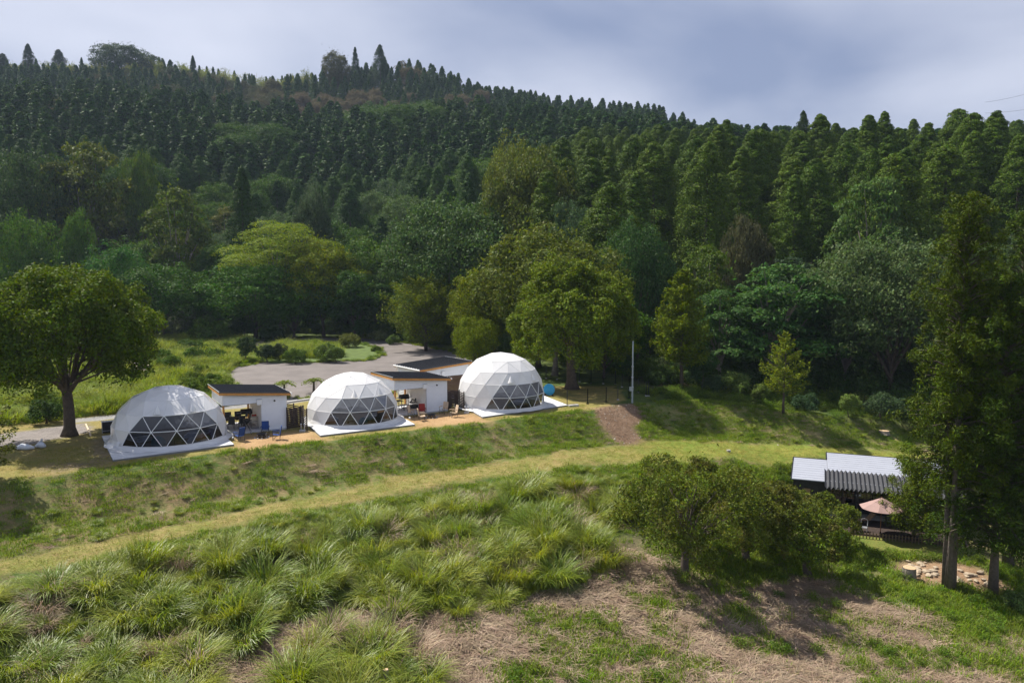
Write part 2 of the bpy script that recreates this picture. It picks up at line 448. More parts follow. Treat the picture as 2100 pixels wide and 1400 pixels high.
def hit(px, py, dz=0.0):
    """first ground point under a photo pixel"""
    d = ray(px, py); t = _T / d[1]
    x, y, z = d[0] * t, d[1] * t, CAMZ + d[2] * t
    h = H(x, y) + dz; k = np.argmax(z <= h)
    if not (z <= h).any(): return np.array([x[-1], y[-1], h[-1]])
    if k > 0:
        f = (z[k - 1] - h[k - 1]) / max((z[k - 1] - h[k - 1]) - (z[k] - h[k]), 1e-9)
        q = t[k - 1] + (t[k] - t[k - 1]) * f
    else: q = t[0]
    X, Y = d[0] * q, d[1] * q
    return np.array([X, Y, H1(X, Y)])

def axis(segs):
    out = [segs[0][0]]
    for a, b, st in segs:
        n = max(1, int(round((b - a) / st))); out += list(np.linspace(a, b, n + 1)[1:])
    return np.array(out)
gx = axis([(-1500, -500, 100), (-500, -150, 10), (-150, -60, 2.5), (-60, -34, 0.8), (-34, 42, 0.36), (42, 70, 0.9), (70, 160, 3), (160, 500, 10), (500, 1500, 100)])
gy = axis([(-200, 10, 30), (10, 24, 1.2), (24, 74, 0.36), (74, 120, 0.8), (120, 180, 2.5), (180, 500, 7), (500, 1100, 50), (1100, 3000, 400)])
GX, GY = np.meshgrid(gx, gy)
GZ = H(GX, GY)
nx_, ny_ = len(gx), len(gy)
ii = (np.arange(ny_ - 1)[:, None] * nx_ + np.arange(nx_ - 1)[None, :]).ravel()
gF = np.stack([ii, ii + 1, ii + nx_ + 1, ii + nx_], 1)

# ---- material zones (world polygons on the ground)
def wpoly(pts): return [hit(a, b)[:2] for a, b in pts]
Z_path = wpoly([(-120, 1215), (0, 1183), (160, 1150), (330, 1112), (480, 1080), (690, 1035), (880, 1000), (1040, 972), (1200, 956), (1300, 950), (1420, 945), (1520, 942), (1650, 937), (1720, 932), (1900, 948),
                (1905, 930), (1750, 920), (1600, 912), (1480, 906), (1330, 903), (1240, 918), (1040, 946), (900, 966), (690, 1008), (500, 1046), (300, 1092), (150, 1120), (0, 1150), (-120, 1170)])
Z_straw = wpoly([(1240, 1120), (1300, 1105), (1400, 1190), (1560, 1210), (1700, 1190), (1790, 1230), (1830, 1290), (1960, 1330), (2100, 1395), (2100, 1460), (760, 1460), (800, 1300), (960, 1250), (1200, 1220)])
Z_straw2 = wpoly([(420, 1400), (470, 1340), (560, 1285), (650, 1270), (690, 1300), (620, 1340), (560, 1420)])
Z_soil = wpoly([(1212, 838), (1290, 828), (1312, 836), (1322, 860), (1300, 880), (1322, 900), (1300, 914), (1262, 908), (1235, 880), (1222, 858)])
Z_dirt1 = wpoly([(480, 893), (590, 885), (650, 884), (668, 902), (570, 915), (488, 925)])
Z_dirt2 = wpoly([(820, 855), (930, 845), (985, 848), (1000, 866), (930, 872), (858, 878)])
Z_gravel = wpoly([(-60, 925), (70, 908), (185, 886), (178, 866), (90, 878), (-60, 900)])
Z_lane = wpoly([(140, 868), (230, 858), (480, 838), (640, 822), (800, 812), (800, 800), (640, 808), (470, 826), (230, 850), (140, 858)])
Z_pink = wpoly([(262, 735), (290, 728), (322, 748), (318, 770), (262, 775)])
Z_pink2 = wpoly([(20, 660), (110, 655), (120, 700), (30, 712)])
Z_brown = wpoly([(1345, 765), (1410, 768), (1425, 790), (1360, 792)])
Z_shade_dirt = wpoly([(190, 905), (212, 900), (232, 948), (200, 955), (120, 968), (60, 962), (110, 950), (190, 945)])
Z_island = wpoly([(535, 742), (640, 744), (690, 741), (755, 740), (782, 730), (775, 715), (740, 706), (640, 703), (560, 708), (520, 718)])
Z_rock = wpoly([(1835, 1150), (1935, 1145), (2010, 1165), (2080, 1205), (2060, 1225), (1960, 1200), (1850, 1190)])
Z_road = wpoly([(1905, 872), (1960, 885), (2030, 925), (2100, 950), (2100, 990), (2000, 950), (1930, 905)])
Z_yard = wpoly([(1590, 960), (1960, 1000), (1990, 1130), (1820, 1135), (1700, 1125), (1600, 1085)])

c = lambda *a: np.array(a)
ZX = GX + (fbm(GX, GY, 1.3, 3, 21) - 0.5) * 1.1; ZY = GY + (fbm(GX, GY, 1.3, 3, 22) - 0.5) * 1.1
S_, ZE = edge_s(GX, GY)
zA = np.zeros(GX.shape + (3,)); zB = np.zeros(GX.shape + (3,)); zM = np.full(GX.shape, 0.5)
def paint(mask, A, B, m=0.5):
    w = mask.astype(float)[..., None]
    zA[:] = zA * (1 - w) + np.array(A) * w; zB[:] = zB * (1 - w) + np.array(B) * w; zM[:] = zM * (1 - w[..., 0]) + m * w[..., 0]
def soft(poly, wd=0.35, jit=True):
    x, y = (ZX, ZY) if jit else (GX, GY)
    d = seg_dist(x, y, poly, True); return np.clip(0.5 + np.where(in_poly(x, y, poly), d, -d) / wd / 2, 0, 1)
GRASS, GRASS2 = c(.085, .135, .022), c(.16, .185, .05)
DRY, DRY2 = c(.30, .215, .115), c(.42, .31, .19)
paint(np.ones(GX.shape), c(.05, .085, .018), c(.10, .13, .03), .5)                                    # default weeds
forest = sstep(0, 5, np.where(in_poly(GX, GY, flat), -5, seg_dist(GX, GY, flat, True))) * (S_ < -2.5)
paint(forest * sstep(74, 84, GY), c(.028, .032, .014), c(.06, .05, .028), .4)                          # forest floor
terr = (S_ < 0) & in_poly(GX, GY, flat) & (GY < 72)
paint(sstep(.5, -.5, S_) * in_poly(ZX, ZY, flat) * (GY < 72 + 6 * (GX > -12)), c(.20, .19, .05), c(.30, .23, .085), .45)   # mown terrace lawn
paint(np.clip(S_ + .5, 0, 1) * sstep(7.5, 5.5, S_) * (GX < 14), c(.085, .145, .022), c(.21, .17, .075), .45)            # bank
left_bank = np.clip(S_ - 0.6, 0, 1) * sstep(7.5, 5.5, S_) * sstep(-8, -22, GX)
paint(left_bank * .8, c(.13, .145, .04), c(.24, .17, .09), .6)
paint(np.clip(S_ + .3, 0, 1) * sstep(12, 9, S_) * sstep(9, 12, GX) * (GX < 60), c(.10, .15, .024), c(.25, .21, .09), .42)
paint((S_ > 0) * sstep(5.5, 7.5, S_) * (1 - soft(Z_path)) , c(.07, .12, .022), c(.20, .16, .085), .5)
paint(soft(Z_yard, .6), c(.12, .17, .03), c(.20, .20, .05), .4)
paint(soft(Z_straw, 1.2), c(.19, .14, .095), c(.30, .225, .16), .5)
paint(soft(Z_straw2, .8), c(.19, .14, .095), c(.30, .225, .16), .5)
xg = 1 - soft(Z_path, .3)
paint(soft(Z_path, .3), c(.20, .215, .05), c(.32, .25, .10), .48)
paint(soft(Z_path, .3) * sstep(5, 14, GX), c(.17, .24, .035), c(.29, .27, .06), .35)
paint(soft(Z_soil, .4), c(.17, .105, .065), c(.26, .175, .115), .5)
paint(soft(Z_dirt1, .7), c(.34, .21, .10), c(.44, .29, .15), .55)
paint(soft(Z_dirt2, .7), c(.34, .21, .10), c(.44, .29, .15), .55)
paint(soft(Z_gravel, .3), c(.20, .18, .17), c(.30, .27, .25), .5)
paint(soft(Z_lane, .25), c(.24, .235, .23), c(.34, .33, .32), .5)
paint(soft(Z_pink, .3), c(.36, .30, .25), c(.48, .41, .36), .5)
paint(soft(Z_pink2, .3), c(.36, .30, .25), c(.48, .41, .36), .5)
paint(soft(Z_brown, .5), c(.34, .18, .09), c(.40, .24, .12), .5)
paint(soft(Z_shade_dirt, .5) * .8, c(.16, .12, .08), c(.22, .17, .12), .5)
paint(soft(Z_rock, .5), c(.27, .17, .10), c(.36, .25, .16), .5)
paint(soft(Z_road, .4), c(.30, .26, .22), c(.40, .35, .31), .5)

gm, n, l = newmat('ground_cover')
out = n.new('ShaderNodeOutputMaterial'); b = n.new('ShaderNodeBsdfPrincipled'); l.new(b.outputs[0], out.inputs[0])
b.inputs['Roughness'].default_value = 0.9; b.inputs['Specular IOR Level'].default_value = 0.15
tc = n.new('ShaderNodeTexCoord')
aA = n.new('ShaderNodeAttribute'); aA.attribute_name = 'zone_a'
aB = n.new('ShaderNodeAttribute'); aB.attribute_name = 'zone_b'
def gnoise(sc, det, ro=0.6):
    q = n.new('ShaderNodeTexNoise'); q.inputs['Scale'].default_value = sc; q.inputs['Detail'].default_value = det; q.inputs['Roughness'].default_value = ro
    l.new(tc.outputs['Object'], q.inputs['Vector']); return q.outputs['Fac']
def gm_(op, a, b_=None):
    q = n.new('ShaderNodeMath'); q.operation = op
    for i, v in enumerate((a, b_)):
        if v is None: continue
        if isinstance(v, (int, float)): q.inputs[i].default_value = v
        else: l.new(v, q.inputs[i])
    return q.outputs[0]
f = gm_('ADD', gm_('MULTIPLY', gnoise(0.5, 4), 0.55), gm_('MULTIPLY', gnoise(4.0, 5, 0.75), 0.45))
mr = n.new('ShaderNodeMapRange'); mr.inputs['From Min'].default_value = 0.40; mr.inputs['From Max'].default_value = 0.60; l.new(f, mr.inputs[0])
mx = n.new('ShaderNodeMix'); mx.data_type = 'RGBA'; l.new(mr.outputs[0], mx.inputs[0]); l.new(aA.outputs['Color'], mx.inputs[6]); l.new(aB.outputs['Color'], mx.inputs[7])
hs = n.new('ShaderNodeHueSaturation'); l.new(mx.outputs[2], hs.inputs['Color'])
l.new(gm_('ADD', gm_('MULTIPLY', gnoise(14, 6, 0.8), 1.3), 0.32), hs.inputs['Value'])
l.new(hs.outputs[0], b.inputs['Base Color'])
bp = n.new('ShaderNodeBump'); bp.inputs['Strength'].default_value = 0.9; bp.inputs['Distance'].default_value = 0.12
l.new(gm_('ADD', gnoise(9, 6, 0.75), gm_('MULTIPLY', gnoise(1.5, 3), 1.5)), bp.inputs['Height']); l.new(bp.outputs[0], b.inputs['Normal'])

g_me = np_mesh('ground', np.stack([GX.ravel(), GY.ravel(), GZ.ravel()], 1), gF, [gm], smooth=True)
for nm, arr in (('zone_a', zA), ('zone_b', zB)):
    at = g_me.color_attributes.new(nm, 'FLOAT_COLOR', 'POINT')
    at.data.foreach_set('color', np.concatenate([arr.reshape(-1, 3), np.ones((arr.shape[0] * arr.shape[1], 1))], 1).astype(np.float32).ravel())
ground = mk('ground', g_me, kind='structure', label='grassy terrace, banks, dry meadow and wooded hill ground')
# ------------------------------------------------------------------ foliage builders (numpy)
def unit(v): return v / (np.linalg.norm(v, axis=-1, keepdims=True) + 1e-9)
def leaf_faces(C, N, size, r, aspect=0.6, tri=False, along=None):
    """one small leaf polygon per centre C with normal N"""
    n = len(C); N = unit(N)
    if along is None: along = r.normal(size=(n, 3))
    T = along - N * np.sum(along * N, 1, keepdims=True); T = unit(T); B = np.cross(N, T)
    s = np.broadcast_to(np.asarray(size, float), (n,))[:, None]
    if tri:
        V = np.stack([C - T * s * .6 - B * s * aspect, C - T * s * .6 + B * s * aspect, C + T * s], 1)
        return V.reshape(-1, 3), np.arange(3 * n).reshape(n, 3)
    V = np.stack([C - T * s, C + B * s * aspect - T * s * .1, C + T * s, C - B * s * aspect - T * s * .1], 1)
    return V.reshape(-1, 3), np.arange(4 * n).reshape(n, 4)
def puff_cloud(cen, rad, out, per, lsize, r, flat=1.0, upb=0.35, jit=0.55, aspect=0.6, tri=False, shell=(0.55, 1.08), droop=0.0):
    """leaves on the outer shell of many small clumps: cen (n,3), rad (n,), out (n,3) outward direction of each clump"""
    n = len(cen); k = per
    d = unit(r.normal(size=(n, k, 3)) + unit(out)[:, None, :] * 0.75 + np.array([0, 0, upb]))
    q = r.uniform(shell[0], shell[1], size=(n, k, 1))
    off = d * q * rad[:, None, None]; off[..., 2] *= flat
    P = (cen[:, None, :] + off).reshape(-1, 3)
    P[:, 2] -= droop * (np.linalg.norm(off[..., :2], axis=-1).reshape(-1)) ** 2
    nn = d.copy(); nn[..., 2] /= max(flat, .25); nn = unit(nn)
    N = (nn + r.normal(size=nn.shape) * jit).reshape(-1, 3)
    s = lsize * r.uniform(0.6, 1.35, size=len(P))
    return leaf_faces(P, N, s, r, aspect, tri)
def join(parts):
    Vs = []; Fs = {}; o = 0
    for V, F in parts:
        Vs.append(V); Fs.setdefault(F.shape[1], []).append(F + o); o += len(V)
    return np.concatenate(Vs), [np.concatenate(f) for f in Fs.values()]

BARK = mat('bark', (0.085, 0.066, 0.05), rough=0.95, var=0.4, nscale=4, bump=0.8, bscale=14)
BARK_PALE = mat('bark_pale', (0.21, 0.18, 0.15), rough=0.95, var=0.35, nscale=3, bump=0.8, bscale=14)
LEAF = leafmat('tree_leaves', None, trans=0.28)
NEEDLE = leafmat('cedar_needles', None, trans=0.16, var=0.5, clump=0.5)

def trunk_mesh(name, h, r0, m=BARK, lean=0.3, limbs=(), seed=0, n=7, taper=0.25, flare=1.35):
    q = random.Random(seed); mb = MB()
    pts = []; rad = []
    ph = q.uniform(0, 6.28)
    for i in range(7):
        t = i / 6; pts.append((lean * math.sin(t * 2.2 + ph) * t, lean * math.cos(t * 1.7 + ph) * t * .7, h * t)); rad.append(r0 * ((flare if i == 0 else 1) * (1 - t) + taper * t))
    mb.tube(pts, rad, m, n)
    for (z, tip, r) in limbs:
        t = z / h; i = min(int(t * 6), 5); f = t * 6 - i
        a = Vector(pts[i]).lerp(Vector(pts[i + 1]), f); b = Vector(tip); mid = a.lerp(b, .5) + Vector((q.uniform(-.25, .25), q.uniform(-.25, .25), (b - a).length * q.uniform(-.02, .12)))
        mb.tube([a, a.lerp(mid, .5) + Vector((0, 0, -.02)), mid, mid.lerp(b, .55), b], [r, r * .85, r * .65, r * .42, r * .18], m, 5, caps=False)
    return mb.mesh(name, smooth=True)

def cedar_mesh(name, seed, h=24.0, rmax=3.1, base=0.10, per=44, nclump=260, lsize=0.21, top_round=0.55, mat_=None, tri=False):
    r = np.random.default_rng(seed); n = nclump
    t = base + (1 - base) * (r.random(n) ** 0.9); t = np.sort(t); t[-6:] = np.linspace(.95, 0.995, 6)
    prof = lambda q: rmax * np.clip((1 - q), 0, 1) ** top_round * np.clip(0.80 + 0.4 * q, 0, 1) * np.clip(q * 8, .4, 1)
    ang = np.arange(n) * 2.39996 + r.normal(size=n) * .4
    lob = 1 + 0.22 * np.sin(ang * 3 + r.uniform(0, 6) + t * 9) + r.normal(size=n) * .10
    R_ = prof(t) * lob * r.uniform(.68, 1.0, n)
    cen = np.stack([R_ * np.cos(ang), R_ * np.sin(ang), t * h - 0.10 * R_], 1)
    out = np.stack([np.cos(ang), np.sin(ang), np.full(n, .35)], 1)
    rad = (0.16 + 0.84 * np.clip(prof(t) / rmax, 0, 1)) * 1.42 * r.uniform(.7, 1.3, n) * rmax / 3.6
    V, F = puff_cloud(cen, rad, out, per, lsize, r, flat=1.0, upb=.6, jit=.36, aspect=.5, tri=tri, shell=(.72, 1.08))
    c2 = cen * np.array([.55, .55, 1]); V2, F2 = puff_cloud(c2, rad * 1.1, out, max(4, per // 6), lsize * 1.25, r, tri=tri)
    V, F = join([(V, F), (V2, F2)])
    return np_mesh(name, V, F, [mat_ or NEEDLE])

def broad_mesh(name, seed, w=9.0, h=10.0, base=3.0, lobes=16, sub=15, per=40, lsize=0.20, flat=0.8, lobe_r=0.30, mat_=None, jit=.6, aspect=.55, density_in=.15, layer=1.0, ret_limbs=False, tri=False, egg=0.0, hollow=True, leafjit=1.0):
    """rounded crown of several lobes, each lobe a cluster of leafy clumps; origin at the ground"""
    r = np.random.default_rng(seed); ch = h - base
    k = lobes; i = np.arange(k) + .5
    phi = np.arccos(1 - 1.55 * i / k); th = np.pi * (1 + 5 ** .5) * i + r.normal(size=k) * .25
    d = np.stack([np.sin(phi) * np.cos(th), np.sin(phi) * np.sin(th), np.cos(phi)], 1)
    q = r.uniform(.55, .80, k)[:, None]
    wz = 1 - egg * np.clip(d[:, 2:3], 0, 1)
    L = d * q * np.array([w / 2, w / 2, ch / 2]) * np.concatenate([wz, wz, np.ones_like(wz)], 1) + np.array([0, 0, base + ch * .48])
    lr = lobe_r * w * r.uniform(.65, 1.2, k)
    sd = unit(r.normal(size=(k, sub, 3)) + d[:, None, :] * .7 + np.array([0, 0, .35]))
    sq = r.uniform(.55, 1.0, (k, sub, 1))
    off = sd * sq * lr[:, None, None]; off[..., 2] *= flat
    cen = (L[:, None, :] + off).reshape(-1, 3); outd = unit(sd + d[:, None, :] * .5).reshape(-1, 3)
    rad = (np.repeat(lr, sub) * r.uniform(.26, .46, k * sub))
    rad = np.maximum(rad, .25)
    V, F = puff_cloud(cen, rad, outd, per, lsize, r, flat=layer, upb=.5, jit=jit, aspect=aspect, tri=tri)
    parts = [(V, F)]
    if hollow:
        m = int(k * sub * per * density_in * 1.3); P = L[r.integers(0, k, m)] * np.array([.8, .8, 1]) + r.normal(size=(m, 3)) * lr.mean() * .45
        parts.append(leaf_faces(P, r.normal(size=(m, 3)), lsize * 1.2, r, aspect, tri))
    V, F = join(parts); V[:, 2] = np.maximum(V[:, 2], .05)
    me = np_mesh(name, V, F, [mat_ or LEAF])
    limbs = [(base * r.uniform(.55, 1.0) if base > 1 else h * .2, tuple(L[j] * np.array([.9, .9, 1])), .035 * w * .35) for j in range(k)]
    return (me, limbs) if ret_limbs else me

def layer_mesh(name, seed, w=11, h=10, base=3.0, shelves=22, per=900, lsize=.2, mat_=None, thick=.45):
    """spreading tree whose foliage lies in tilted shelves"""
    r = np.random.default_rng(seed); k = shelves; parts = []; limbs = []
    for j in range(k):
        t = (j + .5) / k; ang = j * 2.39996 + r.normal() * .3
        R_ = w / 2 * (1 - t ** 2.2) ** .5 * r.uniform(.35, .78)
        c_ = np.array([R_ * math.cos(ang), R_ * math.sin(ang), base + (h - base) * (0.15 + .85 * t) - .12 * R_])
        sr = w * .5 * r.uniform(.25, .42) * (1 - .35 * t)
        m = int(per * (sr / (w * .17)) ** 2 * .55); a = r.uniform(0, 6.2832, m); q = np.sqrt(r.random(m)) * (1 + .16 * np.sin(a * 5 + r.uniform(0, 6)) + .1 * np.sin(a * 11 + r.uniform(0, 6)))
        x = q * np.cos(a) * sr; y = q * np.sin(a) * sr
        z = -.30 * sr * q ** 2 + (fbm(x + 50 * j, y, .9, 3, j) - .5) * thick * 1.6 + r.normal(size=m) * thick * .14
        P = np.stack([x, y, z], 1) + c_
        N = np.stack([x / sr * .7, y / sr * .7, np.ones(m)], 1) + r.normal(size=(m, 3)) * .45
        parts.append(leaf_faces(P, N, lsize * r.uniform(.6, 1.3, m), r, .5))
        m2 = m // 6; P2 = P[:m2] - np.array([0, 0, .25]) + r.normal(size=(m2, 3)) * .3
        parts.append(leaf_faces(P2, r.normal(size=(m2, 3)), lsize * 1.5, r, .5))
        limbs.append((max(base * .5, h * .25) * r.uniform(.6, 1.2), tuple(c_ - np.array([0, 0, .15])), .012 * w))
    V, F = join(parts)
    return np_mesh(name, V, F, [mat_ or LEAF]), limbs

def spray_mesh(name, seed, h=9.0, w=5.0, base=1.8, nb=60, per=90, lsize=.09, up=.35, mat_=None, shape=.8, droop=.1, bulge=None):
    """open tree with rising side branches that carry flat leafy sprays; returns crown mesh and the twigs mesh"""
    r = np.random.default_rng(seed); parts = []; mb = MB()
    for j in range(nb):
        t = (j + .5) / nb; z = base + (h - base) * t * .97; ang = j * 2.39996 + r.normal() * .3
        pr = (bulge(t) if bulge else (1 - t) ** shape * min(1, .55 + t * 1.6))
        L = w / 2 * pr * r.uniform(.75, 1.15) + .15
        u_ = up * r.uniform(.6, 1.4) + .35 * t
        dr = np.array([math.cos(ang), math.sin(ang), u_]); dr = dr / np.linalg.norm(dr)
        a0 = np.array([0, 0, z - .15 * L]); side = np.array([-math.sin(ang), math.cos(ang), 0])
        tip = a0 + dr * L - np.array([0, 0, droop * L * L * .3])
        mb.tube([a0, a0 + dr * L * .5, tip], [.012 + .012 * L * (1 - t), .010 + .006 * L * (1 - t), .005], BARK, 4, caps=False)
        m = int(per * (0.35 + L / (w / 2)))
        s = r.uniform(.22, 1.05, m); wd = (.28 * L + .1) * np.sin(np.clip(s, 0, 1) * 2.8 + .25)
        P = a0 + dr[None] * (s * L)[:, None] + side[None] * (r.uniform(-1, 1, m) * wd)[:, None] + np.array([0, 0, 1.]) * (r.normal(size=m) * .06 * L - droop * (s * L) ** 2 * .3)[:, None]
        N = np.array([0, 0, 1.]) - dr * .25 + r.normal(size=(m, 3)) * .5
        parts.append(leaf_faces(P, N, lsize * r.uniform(.6, 1.4, m), r, .55))
    V, F = join(parts)
    return np_mesh(name, V, F, [mat_ or LEAF]), mb.mesh(name + '_twigs', smooth=True)

def big_cedar_mesh(name, seed, h=23.0, w=8.5, base=5.0, nb=95, per=50, lsize=.15, prof=None, mat_=None, gap=0.0, nclump_scale=1.0):
    """tall feathery conifer near the camera: each branch carries a row of hanging clumps"""
    r = np.random.default_rng(seed); cen = []; rad = []; out = []; mb = MB()
    for j in range(nb):
        t = (j + r.random()) / nb; z = base + (h - base) * t; ang = j * 2.39996 + r.normal() * .45
        pr = prof(t) if prof else (1 - t) ** .55 * min(1, .75 + t)
        L = w / 2 * pr * r.uniform(.62, 1.18) + .25
        if r.random() < gap: L *= .45
        d = np.array([math.cos(ang), math.sin(ang), .15 + .5 * t]); s0 = .3 if L > 2 else .1
        nn = max(3, int(L * 2.6 * nclump_scale))
        mb.tube([(0, 0, z - .1), tuple(d * L * .5 + np.array([0, 0, z + .05])), tuple(d * L + np.array([0, 0, z - .06 * L * L]))], [.03 + .02 * L, .02 + .012 * L, .01], BARK, 5, caps=False)
        for q in np.linspace(s0, 1.0, nn):
            c_ = d * L * q + np.array([0, 0, z - .06 * (L * q) ** 2]) + r.normal(size=3) * np.array([.3, .3, .22])
            cen.append(c_); rad.append(r.uniform(.34, .68) * (.75 + .25 * (1 - t))); out.append(d + np.array([0, 0, .2]))
    cen = np.array(cen); rad = np.array(rad); out = np.array(out)
    V, F = puff_cloud(cen, rad, out, per, lsize, r, flat=1.0, upb=.25, jit=.9, aspect=.22, shell=(.3, 1.15))
    return np_mesh(name, V, F, [mat_ or NEEDLE]), mb.mesh(name + '_branches', smooth=True)

# shared crowns and trunks
CEDARS = [cedar_mesh('cedar_crown_%d' % i, 100 + i, h=24, rmax=[4.4, 4.1, 4.6, 4.3, 4.0, 4.5][i], nclump=[290, 270, 310, 280, 260, 300][i], per=150, lsize=.10, top_round=[.66, .74, .6, .7, .8, .64][i], base=[.1, .14, .08, .12, .1, .1][i]) for i in range(6)]
CEDAR_TRUNK = trunk_mesh('cedar_trunk', 21, .34, BARK, lean=.15, seed=5)
BROADS = []
for i in range(7):
    me_, lb_ = broad_mesh('broadleaf_crown_%d' % i, 200 + i, w=[9, 10, 8, 9.5, 11, 8.5, 9][i], h=[10, 10.5, 10, 11, 10, 9.5, 10.5][i], base=[2.2, 2.0, 2.4, 2.2, 2.0, 2.0, 2.2][i], lobes=[16, 18, 14, 18, 20, 15, 17][i], flat=[.8, .6, .9, .75, .6, .85, .7][i], layer=[.9, .6, 1, .8, .55, 1, .8][i], ret_limbs=True, per=85, lsize=.125)
    BROADS.append((me_, trunk_mesh('broadleaf_trunk_%d' % i, 5.5, .22, BARK, seed=i, limbs=[x for x in lb_[::2]])))
LAYERS = []
for i in range(3):
    me_, lb_ = layer_mesh('layered_crown_%d' % i, 300 + i, w=11, h=10.5, base=3.0, shelves=26, per=1700, lsize=.13)
    LAYERS.append((me_, trunk_mesh('layered_trunk_%d' % i, 6.5, .2, BARK_PALE, seed=20 + i, limbs=lb_[::2])))
# ------------------------------------------------------------------ forest
def put_tree(name, label, cat, crown, trunk, loc, rz, sc, color, group=None):
    t = thing(name, label, cat, loc, rz, group, scale=sc)
    if crown is not None:
        cr = mk('crown', crown, t, color=color)
    if trunk is not None: mk('trunk', trunk, t)
    return t

fr = np.random.default_rng(42)
front = [tuple(hit(a, b)[:2]) for a, b in ((-400, 720), (-100, 700), (60, 660), (200, 672), (330, 668), (450, 680), (600, 683), (700, 684), (800, 694), (900, 706), (1000, 715), (1110, 735), (1230, 762), (1330, 782), (1430, 792), (1560, 806), (1700, 820), (1850, 838), (1980, 860), (2200, 880), (2500, 900))]
front = [(-260, 60)] + front + [(200, 70)]
forest_poly = front + [(500, 500), (-500, 500)]

def tree_type(px, Y, x, y):
    """which kind of tree grows there in the photo; returns kind, tint, height, width"""
    nz = fbm(x, y, 40, 3, 31); u = fr.random()
    def G(a, b): t_ = fr.random(); return tuple(np.array(a) * (1 - t_) + np.array(b) * t_)
    ced = G((.034, .080, .013), (.058, .118, .020)); br = G((.052, .104, .018), (.088, .148, .026))
    if Y > 320:   # far hill
        if px < 330 and Y > 400:
            if u < .62: return 'bamboo', G((.10, .13, .035), (.15, .17, .05)), fr.uniform(11, 14), 1.0
            return 'cedar', G((.028, .045, .022), (.04, .06, .03)), fr.uniform(11, 16), .9
        if 370 < px < 640 and Y > 412: return ('bamboo', G((.13, .17, .04), (.2, .22, .06)), fr.uniform(11, 14), 1.0) if u < .55 else ('cedar', ced, 14, .9)
        if 590 < px < 1010 and Y < 395:
            if u < (.8 if px < 790 else .25): return 'broad', G((.10, .085, .05), (.13, .12, .06)), fr.uniform(9, 12), 1.0
        if 800 < px < 900 and Y > 416 and u < .5: return 'broad', G((.09, .085, .035), (.12, .10, .04)), 10, 1.0
        if nz > .62: return 'broad', G((.05, .07, .03), (.09, .085, .04)), fr.uniform(9, 12), 1.0
        return 'cedar', ced, fr.uniform(11.5, 15), 1.3
    right = px > 1080 + (Y - 120) * -0.9
    if Y > 205 and not (px > 1150 and Y < 240):
        if Y > 262 and px < 500 and nz > .52 and u < .5: return 'broad', G((.10, .11, .035), (.12, .10, .05)), 10, 1.0
        if nz > .68 and px < 1000: return 'broad', G((.034, .078, .015), (.055, .105, .02)), fr.uniform(12, 15), 1.2
        return 'cedar', ced, fr.uniform(13.5, 18), 1.55
    if right and Y > 106: return 'cedar', G((.058, .106, .011), (.09, .14, .017)), (fr.uniform(21, 25) if Y < 150 else fr.uniform(17, 21) if Y < 185 else fr.uniform(15, 18)), (1.4 if Y < 185 else 1.6)
    if right and Y > 98 and px < 1650 and u < .3: return 'cedar', G((.056, .105, .012), (.08, .13, .018)), fr.uniform(14, 19), 1.3
    if not right:
        hb = 15.5 if Y < 170 else 14.0
        if px > 480 and px < 1080 and Y > 175 and u < .6: return 'cedar', ced, fr.uniform(14, 19), 1.5
        if px > 480 and px < 1080 and nz > .44 and u < .7: return 'cedar', ced, fr.uniform(15, 20), 1.35
        if px <= 480 and u < .10 and Y > 170: return 'cedar', ced, fr.uniform(14, 18), 1.4
        if u < .36 and px < 480: return 'layer', G((.06, .09, .022), (.13, .14, .035)), hb * fr.uniform(.8, 1.1), 1.0
        return 'broad', (G((.038, .082, .016), (.066, .122, .022)) if u < .85 else G((.06, .10, .04), (.09, .14, .05))), hb * fr.uniform(.78, 1.12), 1.0
    if px > 1150: return ('layer', G((.045, .075, .035), (.065, .10, .05)), fr.uniform(11, 14), 1.0) if u < .5 else ('broad', G((.05, .085, .03), (.08, .12, .04)), fr.uniform(11, 14), 1.0)
    return 'broad', br, fr.uniform(10, 13), 1.0

cand = []
Yb = 70.0
while Yb < 440:
    sp = 4.4 if Yb < 200 else (4.9 if Yb < 320 else 5.2)
    for Xb in np.arange(-0.78 * Yb - 16, 0.78 * Yb + 18, sp):
        cand.append((Xb + fr.uniform(-.45, .45) * sp, Yb + fr.uniform(-.45, .45) * sp))
    Yb += sp
cand = np.array(cand)
cand = cand[in_poly(cand[:, 0], cand[:, 1], forest_poly)]
zz = H(cand[:, 0], cand[:, 1])
cx, cy, cf = proj(np.column_stack([cand, zz]))
order = np.argsort(cand[:, 1])
placed = []; grid = {}
hor = np.full(300, 5000.0)    # canopy skyline seen so far, in 10 px columns
HERO_KEEP = []               # (x, y, radius) kept free for individually placed trees; filled below
def blocked(x, y, rr):
    gx_, gy_ = int(x // 6), int(y // 6)
    for a in (-1, 0, 1):
        for b_ in (-1, 0, 1):
            for (qx, qy, qr) in grid.get((gx_ + a, gy_ + b_), ()):
                if (qx - x) ** 2 + (qy - y) ** 2 < ((qr + rr) * .5) ** 2: return True
    return False

